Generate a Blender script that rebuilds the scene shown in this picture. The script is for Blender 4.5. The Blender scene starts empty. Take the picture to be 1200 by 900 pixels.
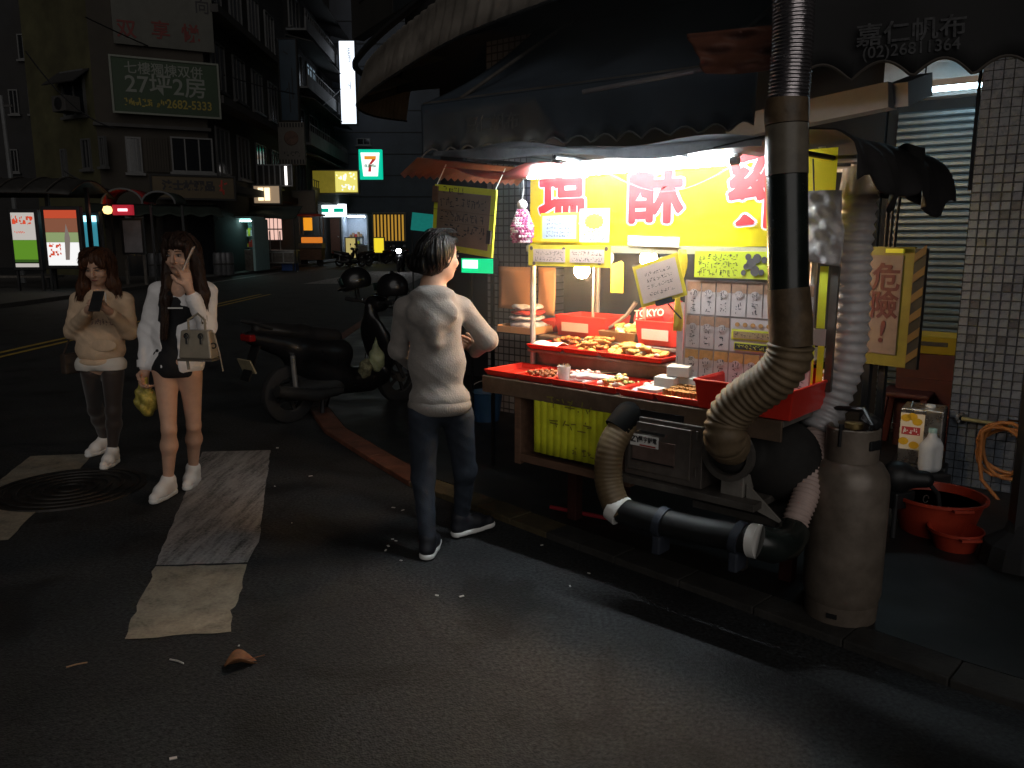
import bpy, bmesh, math, random
import numpy as np
from mathutils import Vector, Matrix, Euler

random.seed(7)
rnd = random.Random(11)
R = math.radians
scene = bpy.context.scene
COL = scene.collection

# ------------------------------------------------------------------ camera, world, moonlight / town glow, exposure
CAM_H = 1.57
FOC = 942.0                      # focal length in photo pixels (photo 1200 wide)
PITCH = math.atan((450 - 279) / FOC)
cam_d = bpy.data.cameras.new('camera')
cam_d.sensor_width = 36.0
cam_d.lens = 36.0 * FOC / 1200.0
cam_d.clip_start = 0.05
cam_d.clip_end = 500
cam = bpy.data.objects.new('camera', cam_d)
COL.objects.link(cam)
cam.location = (0, 0, CAM_H)
cam.rotation_euler = (R(90) - PITCH, 0, 0)
scene.camera = cam

world = bpy.data.worlds.new('World')
scene.world = world
world.use_nodes = True
wn = world.node_tree
sky = wn.nodes.new('ShaderNodeTexSky')
sky.sky_type = 'NISHITA'
sky.sun_disc = False
sky.sun_elevation = R(22)
sky.sun_rotation = R(200)
bgn = wn.nodes['Background']
wn.links.new(sky.outputs[0], bgn.inputs[0])
bgn.inputs[1].default_value = 0.00055

sun_d = bpy.data.lights.new('town_glow', 'SUN')
sun_d.energy = 0.54
sun_d.angle = R(60)
sun_d.color = (1.0, 0.95, 0.90)
sun = bpy.data.objects.new('town_glow', sun_d)
COL.objects.link(sun)
# light travels away from the camera, a little to the left, downward
sun.rotation_euler = Vector((-0.12, 0.90, -0.36)).to_track_quat('-Z', 'Y').to_euler()

scene.view_settings.view_transform = 'Standard'
scene.view_settings.look = 'None'
scene.view_settings.exposure = 0.0
scene.view_settings.gamma = 1.0
scene.render.engine = 'CYCLES'
scene.cycles.use_denoising = True
scene.cycles.max_bounces = 6
scene.cycles.diffuse_bounces = 3
scene.cycles.transparent_max_bounces = 12
scene.cycles.sample_clamp_indirect = 4.0
scene.cycles.caustics_reflective = False
scene.cycles.caustics_refractive = False

# ------------------------------------------------------------------ pixel helpers: where a photographed point stands in the place
SP, CP = math.sin(PITCH), math.cos(PITCH)
def ray(x, y):
    u = (x - 600) / FOC; v = (450 - y) / FOC
    return Vector((u, CP + v * SP, -SP + v * CP))
def G(x, y, z=0.0):
    r = ray(x, y); t = (z - CAM_H) / r.z
    return Vector((r.x * t, r.y * t, z))
def at(x, y, Y):
    r = ray(x, y); t = Y / r.y
    return Vector((r.x * t, Y, CAM_H + r.z * t))

# ------------------------------------------------------------------ materials
MATS = {}
def mat(name, col, rough=0.6, metal=0.0, var=0.12, scale=9.0, bump=0.0, bscale=60.0, spec=0.4,
        emit=None, estr=0.0, transl=0.0, alpha=1.0, coat=0.0, dirt=0.0, sheen=0.0, stretch=None, trans=0.0):
    if name in MATS: return MATS[name]
    m = bpy.data.materials.new(name); m.use_nodes = True
    nt = m.node_tree; n = nt.nodes; l = nt.links
    b = n['Principled BSDF']; out = n['Material Output']
    b.inputs['Roughness'].default_value = rough
    b.inputs['Metallic'].default_value = metal
    b.inputs['Specular IOR Level'].default_value = spec
    b.inputs['Coat Weight'].default_value = coat
    b.inputs['Alpha'].default_value = alpha
    b.inputs['Sheen Weight'].default_value = sheen
    b.inputs['Transmission Weight'].default_value = trans
    c4 = (col[0], col[1], col[2], 1)
    b.inputs['Base Color'].default_value = c4
    tc = n.new('ShaderNodeTexCoord')
    mp = n.new('ShaderNodeMapping'); l.new(tc.outputs['Object'], mp.inputs[0])
    if stretch: mp.inputs['Scale'].default_value = stretch
    if var > 0 or dirt > 0:
        nz = n.new('ShaderNodeTexNoise'); nz.inputs['Scale'].default_value = scale
        nz.inputs['Detail'].default_value = 6; nz.inputs['Roughness'].default_value = 0.65
        l.new(mp.outputs[0], nz.inputs['Vector'])
        ramp = n.new('ShaderNodeValToRGB')
        lo = tuple(max(0, c * (1 - var * 1.6)) for c in col) + (1,)
        hi = tuple(min(1, c * (1 + var * 1.2)) for c in col) + (1,)
        ramp.color_ramp.elements[0].position = 0.3; ramp.color_ramp.elements[0].color = lo
        ramp.color_ramp.elements[1].position = 0.7; ramp.color_ramp.elements[1].color = hi
        l.new(nz.outputs[0], ramp.inputs[0])
        last = ramp.outputs[0]
        rr = n.new('ShaderNodeMapRange'); rr.inputs[3].default_value = max(0.02, rough - 0.12); rr.inputs[4].default_value = min(1, rough + 0.12)
        l.new(nz.outputs[0], rr.inputs[0]); l.new(rr.outputs[0], b.inputs['Roughness'])
        if dirt > 0:
            n2 = n.new('ShaderNodeTexNoise'); n2.inputs['Scale'].default_value = scale * 0.3
            n2.inputs['Detail'].default_value = 8; n2.inputs['Roughness'].default_value = 0.75
            l.new(mp.outputs[0], n2.inputs['Vector'])
            r2 = n.new('ShaderNodeValToRGB')
            r2.color_ramp.elements[0].position = 0.42; r2.color_ramp.elements[0].color = (0, 0, 0, 1)
            r2.color_ramp.elements[1].position = 0.68; r2.color_ramp.elements[1].color = (dirt, dirt, dirt, 1)
            l.new(n2.outputs[0], r2.inputs[0])
            mx = n.new('ShaderNodeMix'); mx.data_type = 'RGBA'
            l.new(r2.outputs[0], mx.inputs[0]); l.new(last, mx.inputs[6])
            mx.inputs[7].default_value = (col[0] * .3 + .01, col[1] * .26 + .008, col[2] * .22 + .006, 1)
            last = mx.outputs[2]
        l.new(last, b.inputs['Base Color'])
    if bump > 0:
        nb = n.new('ShaderNodeTexNoise'); nb.inputs['Scale'].default_value = bscale; nb.inputs['Detail'].default_value = 4
        l.new(mp.outputs[0], nb.inputs['Vector'])
        bp = n.new('ShaderNodeBump'); bp.inputs['Strength'].default_value = bump; bp.inputs['Distance'].default_value = 0.01
        l.new(nb.outputs[0], bp.inputs['Height']); l.new(bp.outputs[0], b.inputs['Normal'])
    if emit is not None:
        b.inputs['Emission Color'].default_value = (emit[0], emit[1], emit[2], 1)
        b.inputs['Emission Strength'].default_value = estr
    if transl > 0:
        tr = n.new('ShaderNodeBsdfTranslucent'); tr.inputs[0].default_value = c4
        if var > 0: l.new(ramp.outputs[0], tr.inputs[0])
        ms = n.new('ShaderNodeMixShader'); ms.inputs[0].default_value = transl
        l.new(b.outputs[0], ms.inputs[1]); l.new(tr.outputs[0], ms.inputs[2])
        l.new(ms.outputs[0], out.inputs['Surface'])
    MATS[name] = m
    return m

def lit(name, col, s):
    return mat(name, (col[0] * .6, col[1] * .6, col[2] * .6), 0.5, var=0, emit=col, estr=s)

BLACK = mat('black_plastic', (0.012, 0.012, 0.013), 0.45, var=.2)
RUBBER = mat('rubber', (0.015, 0.015, 0.016), 0.8, var=.2)
STEEL = mat('stainless_steel', (0.45, 0.44, 0.43), 0.35, 0.85, var=.18, scale=6, dirt=.5)
DSTEEL = mat('dull_steel', (0.16, 0.145, 0.13), 0.5, 0.6, var=.25, scale=7, dirt=.6)
WOOD = mat('brown_board', (0.14, 0.075, 0.045), 0.7, var=.25, scale=5, stretch=(1, 6, 6), dirt=.4)
RED = mat('red_plastic', (0.62, 0.028, 0.016), 0.38, var=.06, coat=.2)
REDDARK = mat('worn_red_plastic', (0.42, 0.035, 0.02), 0.5, var=.15, dirt=.25)
PAPER = mat('paper', (0.74, 0.72, 0.68), 0.75, var=.05)
INK = mat('ink', (0.02, 0.018, 0.02), 0.7, var=0)
REDINK = mat('red_ink', (0.35, 0.03, 0.02), 0.7, var=0)
YELLOW = mat('yellow_card', (0.74, 0.55, 0.03), 0.6, var=.06)
LIME = mat('lime_card', (0.74, 0.77, 0.04), 0.6, var=.08, dirt=.15)
KRAFT = mat('kraft_card', (0.40, 0.24, 0.13), 0.8, var=.1, scale=20, bump=.1)
WHITEP = mat('white_plastic', (0.72, 0.72, 0.70), 0.45, var=.05)
CHROME = mat('chrome', (0.6, 0.6, 0.6), 0.15, 1.0, var=0)
DARKGLASS = mat('dark_glass', (0.01, 0.012, 0.014), 0.08, var=0, spec=.6)
FILM = mat('clear_film', (0.75, 0.76, 0.78), 0.2, var=.1, scale=30, bump=.5, bscale=35, alpha=.55, spec=.6)

# ------------------------------------------------------------------ mesh builder
class MB:
    def __init__(s): s.v = []; s.f = []
    def add(s, vs, fs):
        o = len(s.v); s.v += [tuple(v) for v in vs]; s.f += [tuple(i + o for i in f) for f in fs]; return s
    def box(s, x0, x1, y0, y1, z0, z1):
        vs = [(x, y, z) for z in (z0, z1) for y in (y0, y1) for x in (x0, x1)]
        return s.add(vs, [(0, 2, 3, 1), (4, 5, 7, 6), (0, 1, 5, 4), (2, 6, 7, 3), (0, 4, 6, 2), (1, 3, 7, 5)])
    def obox(s, c, ax, ay, az):
        c, ax, ay, az = Vector(c), Vector(ax), Vector(ay), Vector(az)
        vs = [c + ax * i + ay * j + az * k for k in (-1, 1) for j in (-1, 1) for i in (-1, 1)]
        return s.add(vs, [(0, 2, 3, 1), (4, 5, 7, 6), (0, 1, 5, 4), (2, 6, 7, 3), (0, 4, 6, 2), (1, 3, 7, 5)])
    def bar(s, a, b, w, h=None):
        a, b = Vector(a), Vector(b); d = (b - a); L = d.length; d = d / L
        up = Vector((0, 0, 1)) if abs(d.z) < .95 else Vector((0, 1, 0))
        sd = d.cross(up).normalized(); up = sd.cross(d)
        return s.obox((a + b) / 2, d * L / 2, sd * w / 2, up * (h or w) / 2)
    def tube(s, pts, r, n=10, cap=True):
        pts = [Vector(p) for p in pts]; m = len(pts)
        rs = r if isinstance(r, (list, tuple)) else [r] * m
        vs = []; prev = None
        for i, p in enumerate(pts):
            t = (pts[min(i + 1, m - 1)] - pts[max(i - 1, 0)]).normalized()
            if prev is None:
                u = t.cross(Vector((0, 0, 1)))
                if u.length < .05: u = t.cross(Vector((0, 1, 0)))
            else: u = prev - t * prev.dot(t)
            u.normalize(); prev = u; w = t.cross(u)
            vs += [p + (u * math.cos(2 * math.pi * k / n) + w * math.sin(2 * math.pi * k / n)) * rs[i] for k in range(n)]
        fs = [(i * n + k, i * n + (k + 1) % n, (i + 1) * n + (k + 1) % n, (i + 1) * n + k) for i in range(m - 1) for k in range(n)]
        if cap: fs += [tuple(range(n))[::-1], tuple(range((m - 1) * n, m * n))]
        return s.add(vs, fs)
    def lathe(s, prof, c=(0, 0, 0), n=24, close=False):
        m = len(prof)
        vs = [(c[0] + r * math.cos(2 * math.pi * k / n), c[1] + r * math.sin(2 * math.pi * k / n), c[2] + z) for r, z in prof for k in range(n)]
        fs = [(i * n + k, i * n + (k + 1) % n, (i + 1) * n + (k + 1) % n, (i + 1) * n + k) for i in range(m - 1) for k in range(n)]
        if prof[0][0] > 1e-5 and not close: fs.append(tuple(range(n))[::-1])
        if prof[-1][0] > 1e-5 and not close: fs.append(tuple(range((m - 1) * n, m * n)))
        return s.add(vs, fs)
    def prism(s, poly, z0, z1):
        n = len(poly)
        vs = [(x, y, z0) for x, y in poly] + [(x, y, z1) for x, y in poly]
        return s.add(vs, [tuple(range(n))[::-1], tuple(range(n, 2 * n))] + [(i, (i + 1) % n, n + (i + 1) % n, n + i) for i in range(n)])
    def plate(s, poly, y0, y1):          # polygon in x,z given a thickness along y
        n = len(poly)
        vs = [(x, y0, z) for x, z in poly] + [(x, y1, z) for x, z in poly]
        return s.add(vs, [tuple(range(n)), tuple(range(n, 2 * n))[::-1]] + [((i + 1) % n, i, n + i, n + (i + 1) % n) for i in range(n)])
    def grid(s, fn, nu, nv):
        vs = [fn(i / nu, j / nv) for j in range(nv + 1) for i in range(nu + 1)]
        return s.add(vs, [(j * (nu + 1) + i, j * (nu + 1) + i + 1, (j + 1) * (nu + 1) + i + 1, (j + 1) * (nu + 1) + i) for j in range(nv) for i in range(nu)])
    def mesh(s, name):
        me = bpy.data.meshes.new(name); me.from_pydata([tuple(v) for v in s.v], [], s.f); me.validate(); me.update()
        return me
    def build(s, name, m, parent=None, smooth=False, bevel=0, solid=0, fix=True, loc=None, rot=None):
        return obj(name, s.mesh(name), m, parent, smooth, bevel, solid, fix, loc, rot)

def obj(name, me, m, parent=None, smooth=False, bevel=0, solid=0, fix=True, loc=None, rot=None):
    if fix:
        bm = bmesh.new(); bm.from_mesh(me); bmesh.ops.recalc_face_normals(bm, faces=bm.faces); bm.to_mesh(me); bm.free()
    o = bpy.data.objects.new(name, me); COL.objects.link(o)
    if m and not me.materials: me.materials.append(m)
    if parent: o.parent = parent
    if loc is not None: o.location = loc
    if rot is not None: o.rotation_euler = rot
    if smooth:
        me.polygons.foreach_set('use_smooth', [True] * len(me.polygons))
        if smooth != 'all': me.set_sharp_from_angle(angle=R(38))
    if solid:
        md = o.modifiers.new('solid', 'SOLIDIFY'); md.thickness = solid; md.offset = 0
    if bevel:
        md = o.modifiers.new('bevel', 'BEVEL'); md.width = bevel; md.segments = 2; md.limit_method = 'ANGLE'
    return o

def tag(o, label=None, cat=None, group=None, kind=None):
    if label: o['label'] = label
    if cat: o['category'] = cat
    if group: o['group'] = group
    if kind: o['kind'] = kind
    return o
def thing(name, label, cat, loc=(0, 0, 0), rz=0, group=None):
    o = bpy.data.objects.new(name, None); COL.objects.link(o)
    o.empty_display_size = .1; o.location = loc; o.rotation_euler = (0, 0, rz)
    return tag(o, label, cat, group)
def copy_tree(o, parent=None):
    c = o.copy(); COL.objects.link(c)
    if parent: c.parent = parent
    for ch in list(o.children): copy_tree(ch, c)
    return c

def text(name, body, size, m, parent=None, loc=(0, 0, 0), rot=(0, 0, 0), depth=0.002, bold=0.0, align='CENTER', sx=1.0):
    cu = bpy.data.curves.new('txt', 'FONT'); cu.body = body; cu.size = size
    cu.align_x = align; cu.align_y = 'CENTER'; cu.extrude = depth; cu.offset = bold; cu.resolution_u = 3
    t = bpy.data.objects.new('txt', cu); COL.objects.link(t)
    me = bpy.data.meshes.new_from_object(t)
    bpy.data.objects.remove(t); bpy.data.curves.remove(cu)
    me.materials.clear(); me.materials.append(m)
    me.transform(Matrix.Diagonal((sx, 1, 1, 1)))
    o = bpy.data.objects.new(name, me); COL.objects.link(o)
    o.parent = parent; o.location = loc; o.rotation_euler = rot
    return o

def scrawl(mb, x0, x1, z0, z1, y, r, n, th=0.004):
    """a row of illegible hand-drawn strokes, n marks, on the plane y (front face)"""
    w = (x1 - x0) / n
    for i in range(n):
        cx = x0 + w * (i + .5)
        for k in range(r.randint(4, 6)):
            ax = cx + r.uniform(-.38, .38) * w; az = r.uniform(z0, z1)
            if r.random() < .55: bx, bz = ax + r.uniform(.25, .6) * w * r.choice((-1, 1)), az + r.uniform(-.1, .1) * (z1 - z0)
            else: bx, bz = ax + r.uniform(-.15, .15) * w, az + r.uniform(.3, .7) * (z1 - z0) * r.choice((-1, 1))
            bx = min(max(bx, cx - .45 * w), cx + .45 * w); bz = min(max(bz, z0), z1)
            d = math.hypot(bx - ax, bz - az)
            if d < 1e-4: continue
            px, pz = -(bz - az) / d * th / 2, (bx - ax) / d * th / 2
            mb.add([(ax + px, y, az + pz), (ax - px, y, az - pz), (bx - px, y, bz - pz), (bx + px, y, bz + pz)], [(0, 1, 2, 3)])
    return mb
# ------------------------------------------------------------------ smooth solids (signed distance -> surface nets)
def smin(a, b, k):
    if k <= 0: return np.minimum(a, b)
    h = np.clip(0.5 + 0.5 * (b - a) / k, 0, 1)
    return b * (1 - h) + a * h - k * h * (1 - h)
def cone(a, b, ra, rb=None, k=.02): return ('c', np.array(a, float), np.array(b, float), ra, ra if rb is None else rb, k)
def ell(c, r, k=.02, rot=None): return ('e', np.array(c, float), np.array(r, float), np.array(rot.to_matrix()) if rot else np.eye(3), k)
def cutp(p, nrm): return ('p', np.array(p, float), np.array(nrm, float) / np.linalg.norm(nrm))
def sube(c, r, k=.004, rot=None): return ('s', np.array(c, float), np.array(r, float), np.array(rot.to_matrix()) if rot else np.eye(3), k)
def chain(pts, rs, k=.02): return [cone(pts[i], pts[i + 1], rs[i], rs[i + 1], k) for i in range(len(pts) - 1)]
def solid(name, prims, h, m, parent=None, wob=None):
    lo = np.full(3, 1e9); hi = -lo
    for p in prims:
        if p[0] == 'c':
            r = max(p[3], p[4]); lo = np.minimum(lo, np.minimum(p[1], p[2]) - r); hi = np.maximum(hi, np.maximum(p[1], p[2]) + r)
        elif p[0] == 'e':
            r = max(p[2]); lo = np.minimum(lo, p[1] - r); hi = np.maximum(hi, p[1] + r)
    lo -= 4 * h; hi += 4 * h
    N = np.ceil((hi - lo) / h).astype(int) + 1
    X = [lo[i] + h * np.arange(N[i]) for i in range(3)]
    f = np.full(tuple(N), 0.5, dtype=np.float64)
    def sl(a, b):
        i0 = np.maximum(0, ((a - lo) / h).astype(int)); i1 = np.minimum(N, ((b - lo) / h).astype(int) + 2)
        return tuple(slice(i0[i], max(i0[i], i1[i])) for i in range(3))
    for p in prims:
        if p[0] == 'p':
            d = (X[0][:, None, None] - p[1][0]) * p[2][0] + (X[1][None, :, None] - p[1][1]) * p[2][1] + (X[2][None, None, :] - p[1][2]) * p[2][2]
            f = np.maximum(f, d); continue
        if p[0] == 'c':
            pad = max(p[3], p[4]) + p[5] * 1.5 + 3 * h; s = sl(np.minimum(p[1], p[2]) - pad, np.maximum(p[1], p[2]) + pad)
        else:
            pad = max(p[2]) * 1.1 + p[4] * 1.5 + 3 * h; s = sl(p[1] - pad, p[1] + pad)
        if min(f[s].shape) == 0: continue
        P = np.stack(np.meshgrid(X[0][s[0]], X[1][s[1]], X[2][s[2]], indexing='ij'), -1)
        if p[0] == 'c':
            ab = p[2] - p[1]; t = np.clip(((P - p[1]) @ ab) / max(1e-9, ab @ ab), 0, 1)
            d = np.linalg.norm(P - p[1] - t[..., None] * ab, axis=-1) - (p[3] + (p[4] - p[3]) * t)
            f[s] = smin(f[s], d, p[5])
        else:
            q = (P - p[1]) @ p[3]; k0 = np.linalg.norm(q / p[2], axis=-1); k1 = np.linalg.norm(q / p[2] ** 2, axis=-1) + 1e-9
            d = k0 * (k0 - 1) / k1
            if p[0] == 'e': f[s] = smin(f[s], d, p[4])
            else: f[s] = -smin(-f[s], d, p[4])
    if wob is not None:
        f = f + wob(X[0][:, None, None], X[1][None, :, None], X[2][None, None, :])
    f[0] = f[-1] = .5; f[:, 0] = f[:, -1] = .5; f[:, :, 0] = f[:, :, -1] = .5
    s = f < 0
    n = N - 1
    corners = [(i, j, k) for i in (0, 1) for j in (0, 1) for k in (0, 1)]
    cnt = sum(s[i:i + n[0], j:j + n[1], k:k + n[2]].astype(np.int8) for i, j, k in corners)
    act = (cnt > 0) & (cnt < 8)
    idx = np.argwhere(act)
    vid = np.full(tuple(n), -1, dtype=np.int64); vid[act] = np.arange(len(idx))
    acc = np.zeros((len(idx), 3)); num = np.zeros(len(idx))
    for a in corners:
        for ax in range(3):
            if a[ax]: continue
            b = list(a); b[ax] = 1
            fa = f[idx[:, 0] + a[0], idx[:, 1] + a[1], idx[:, 2] + a[2]]; fb = f[idx[:, 0] + b[0], idx[:, 1] + b[1], idx[:, 2] + b[2]]
            c = (fa < 0) != (fb < 0)
            t = np.where(c, fa / np.where(c, fa - fb, 1), 0)
            pt = np.tile(np.array(a, float), (len(idx), 1)); pt[:, ax] += t
            acc[c] += pt[c]; num[c] += 1
    V = (idx + acc / num[:, None]) * h + lo
    F = []
    for ax in range(3):
        u, w = (ax + 1) % 3, (ax + 2) % 3
        sa = [slice(None)] * 3; sb = [slice(None)] * 3; sa[ax] = slice(0, -1); sb[ax] = slice(1, None)
        e = np.argwhere(s[tuple(sa)] != s[tuple(sb)])
        ok = (e[:, u] > 0) & (e[:, w] > 0); e = e[ok]
        flip = ~s[tuple(e.T)]
        du = np.zeros(3, int); du[u] = 1; dw = np.zeros(3, int); dw[w] = 1
        q = np.stack([vid[tuple((e - du - dw).T)], vid[tuple((e - dw).T)], vid[tuple(e.T)], vid[tuple((e - du).T)]], 1)
        q[flip] = q[flip][:, ::-1]
        F.append(q)
    F = np.concatenate(F)
    F = F[(F >= 0).all(1)]
    me = bpy.data.meshes.new(name)
    me.from_pydata(V.tolist(), [], F.tolist()); me.validate(); me.update()
    return obj(name, me, m, parent, smooth='all', fix=False)
# ================================================================== THE SETTING: road, markings, kerb, pavement
def asphalt():
    m = bpy.data.materials.new('asphalt'); m.use_nodes = True
    nt = m.node_tree; n = nt.nodes; l = nt.links; b = n['Principled BSDF']
    tc = n.new('ShaderNodeTexCoord')
    big = n.new('ShaderNodeTexNoise'); big.inputs['Scale'].default_value = .55; big.inputs['Detail'].default_value = 7; big.inputs['Roughness'].default_value = .7
    fine = n.new('ShaderNodeTexNoise'); fine.inputs['Scale'].default_value = 62; fine.inputs['Detail'].default_value = 3
    vor = n.new('ShaderNodeTexVoronoi'); vor.inputs['Scale'].default_value = 130
    crack = n.new('ShaderNodeTexVoronoi'); crack.feature = 'DISTANCE_TO_EDGE'; crack.inputs['Scale'].default_value = .27
    dist = n.new('ShaderNodeTexNoise'); dist.inputs['Scale'].default_value = 2.2; dist.inputs['Detail'].default_value = 5
    mxv = n.new('ShaderNodeVectorMath'); mxv.operation = 'MULTIPLY_ADD'; mxv.inputs[1].default_value = (.6, .6, .6)
    l.new(tc.outputs['Object'], dist.inputs['Vector']); l.new(dist.outputs['Color'], mxv.inputs[0]); l.new(tc.outputs['Object'], mxv.inputs[2])
    l.new(mxv.outputs[0], crack.inputs['Vector'])
    for t in (big, fine, vor): l.new(tc.outputs['Object'], t.inputs['Vector'])
    r1 = n.new('ShaderNodeValToRGB')
    r1.color_ramp.elements[0].position = .32; r1.color_ramp.elements[0].color = (.008, .0087, .0095, 1)
    r1.color_ramp.elements[1].position = .7; r1.color_ramp.elements[1].color = (.027, .028, .0295, 1)
    l.new(big.outputs[0], r1.inputs[0])
    r2 = n.new('ShaderNodeValToRGB')
    r2.color_ramp.elements[0].position = .3; r2.color_ramp.elements[0].color = (.25, .25, .25, 1)
    r2.color_ramp.elements[1].position = .72; r2.color_ramp.elements[1].color = (2.3, 2.3, 2.3, 1)
    l.new(fine.outputs[0], r2.inputs[0])
    mul = n.new('ShaderNodeMix'); mul.data_type = 'RGBA'; mul.blend_type = 'MULTIPLY'; mul.inputs[0].default_value = 1
    l.new(r1.outputs[0], mul.inputs[6]); l.new(r2.outputs[0], mul.inputs[7])
    rc = n.new('ShaderNodeValToRGB'); rc.color_ramp.elements[0].position = 0; rc.color_ramp.elements[0].color = (.35, .35, .35, 1)
    rc.color_ramp.elements[1].position = .012; rc.color_ramp.elements[1].color = (1, 1, 1, 1)
    l.new(crack.outputs['Distance'], rc.inputs[0])
    mu2 = n.new('ShaderNodeMix'); mu2.data_type = 'RGBA'; mu2.blend_type = 'MULTIPLY'; mu2.inputs[0].default_value = .45
    l.new(mul.outputs[2], mu2.inputs[6]); l.new(rc.outputs[0], mu2.inputs[7])
    st = n.new('ShaderNodeTexNoise'); st.inputs['Scale'].default_value = 1.7; st.inputs['Detail'].default_value = 9; st.inputs['Roughness'].default_value = .6; st.inputs['Distortion'].default_value = .6
    l.new(tc.outputs['Object'], st.inputs['Vector'])
    rs_ = n.new('ShaderNodeValToRGB'); rs_.color_ramp.elements[0].position = .36; rs_.color_ramp.elements[0].color = (.42, .40, .38, 1)
    e = rs_.color_ramp.elements.new(.46); e.color = (1, 1, 1, 1); rs_.color_ramp.elements[-1].position = .72; rs_.color_ramp.elements[-1].color = (1.35, 1.33, 1.3, 1)
    l.new(st.outputs[0], rs_.inputs[0])
    mu3 = n.new('ShaderNodeMix'); mu3.data_type = 'RGBA'; mu3.blend_type = 'MULTIPLY'; mu3.inputs[0].default_value = 1
    l.new(mu2.outputs[2], mu3.inputs[6]); l.new(rs_.outputs[0], mu3.inputs[7]); l.new(mu3.outputs[2], b.inputs['Base Color'])
    rr = n.new('ShaderNodeMapRange'); rr.inputs[3].default_value = .55; rr.inputs[4].default_value = .9
    l.new(big.outputs[0], rr.inputs[0]); l.new(rr.outputs[0], b.inputs['Roughness'])
    b.inputs['Specular IOR Level'].default_value = .35
    bp = n.new('ShaderNodeBump'); bp.inputs['Strength'].default_value = .4; bp.inputs['Distance'].default_value = .005
    l.new(vor.outputs['Distance'], bp.inputs['Height']); l.new(bp.outputs[0], b.inputs['Normal'])
    return m
ASPHALT = asphalt()
o = MB().add([(-150, -20, 0), (120, -20, 0), (120, 260, 0), (-150, 260, 0)], [(0, 1, 2, 3)]).build('road', ASPHALT)
tag(o, 'dark patched asphalt road surface', 'road', kind='structure')

def worn(name, col, thr=.52, under=(.05, .047, .044), sc=6.0, stretch=(1, 1, 1)):
    m = bpy.data.materials.new(name); m.use_nodes = True
    nt = m.node_tree; n = nt.nodes; l = nt.links; b = n['Principled BSDF']
    tc = n.new('ShaderNodeTexCoord'); mp = n.new('ShaderNodeMapping'); mp.inputs['Scale'].default_value = stretch
    l.new(tc.outputs['Object'], mp.inputs[0])
    a = n.new('ShaderNodeTexNoise'); a.inputs['Scale'].default_value = sc; a.inputs['Detail'].default_value = 9; a.inputs['Roughness'].default_value = .72
    f = n.new('ShaderNodeTexNoise'); f.inputs['Scale'].default_value = 70; f.inputs['Detail'].default_value = 4
    l.new(mp.outputs[0], a.inputs['Vector']); l.new(tc.outputs['Object'], f.inputs['Vector'])
    ad = n.new('ShaderNodeMath'); ad.operation = 'MULTIPLY_ADD'; ad.inputs[1].default_value = .35
    l.new(f.outputs[0], ad.inputs[0]); l.new(a.outputs[0], ad.inputs[2])
    r = n.new('ShaderNodeValToRGB')
    r.color_ramp.elements[0].position = thr - .1; r.color_ramp.elements[0].color = under + (1,)
    e = r.color_ramp.elements.new(thr + .1); e.color = tuple(c * .62 for c in col) + (1,)
    r.color_ramp.elements[-1].position = min(1, thr + .34); r.color_ramp.elements[-1].color = col + (1,)
    l.new(ad.outputs[0], r.inputs[0]); l.new(r.outputs[0], b.inputs['Base Color'])
    b.inputs['Roughness'].default_value = .75
    bp = n.new('ShaderNodeBump'); bp.inputs['Strength'].default_value = .4; bp.inputs['Distance'].default_value = .004
    l.new(f.outputs[0], bp.inputs['Height']); l.new(bp.outputs[0], b.inputs['Normal'])
    return m
W_NEW = worn('road_paint_cream', (.34, .295, .225), .50)
W_OLD = worn('road_paint_grey', (.40, .375, .365), .60, under=(.03, .029, .028), sc=2.2, stretch=(6, .7, 1))
W_YEL = worn('road_paint_yellow', (.55, .36, .05), .5)

def ragged(pts, step, amp, rng):
    out = []
    for i, a in enumerate(pts):
        b = pts[(i + 1) % len(pts)]; d = (b - a); n = max(1, int(d.length / step)); nr = Vector((-d.y, d.x, 0)).normalized()
        for k in range(n):
            out.append(a + d * (k / n) + nr * rng.uniform(-amp, amp))
    return out
def marking(px, m, label, z=.004, step=.06, amp=.004, wpts=None):
    pts = wpts or [G(x, y) for x, y in px]
    pts = ragged([Vector((p.x, p.y, 0)) for p in pts], step, amp, rnd)
    o = MB().add([(p.x, p.y, z) for p in pts], [tuple(range(len(pts)))]).build('road_marking', m, fix=False)
    o.data.flip_normals() if o.data.polygons[0].normal.z < 0 else None
    return tag(o, label, 'road marking', kind='structure')
marking([(237, 530), (317, 528), (311, 575), (303, 636), (290, 660), (182, 663)], W_OLD, 'worn grey upper half of the crossing stripe beside the white jacket woman')
marking([(182, 665), (290, 662), (284, 690), (276, 712), (270, 716), (271, 741), (205, 746), (145, 750)], W_NEW, 'cream painted lower half of the crossing stripe', amp=.008)
marking([(36, 535), (110, 532), (88, 556), (42, 600), (10, 633), (-60, 640), (-60, 592), (0, 563)], W_NEW, 'cream crossing stripe running under the manhole cover')
for x in (-7.12, -6.86):
    marking(None, W_YEL, 'thin yellow centre line of a double line', wpts=[Vector((x - .05, 5, 0)), Vector((x + .05, 5, 0)), Vector((x + .05, 22.9, 0)), Vector((x - .05, 22.9, 0))], step=.5, amp=.006)['group'] = 'double yellow centre lines'
marking(None, W_OLD, 'white edge line along the far shops', wpts=[Vector((-10.85, 24, 0)), Vector((-10.65, 24, 0)), Vector((-10.65, 38, 0)), Vector((-10.85, 38, 0))], step=.5, amp=.008)
marking(None, W_OLD, 'broad pale worn patch of far crossing paint', wpts=[Vector((-7.3, 28.2, 0)), Vector((-3.6, 28.2, 0)), Vector((-3.6, 39, 0)), Vector((-6.7, 39, 0))], step=.5, amp=.03)

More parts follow.
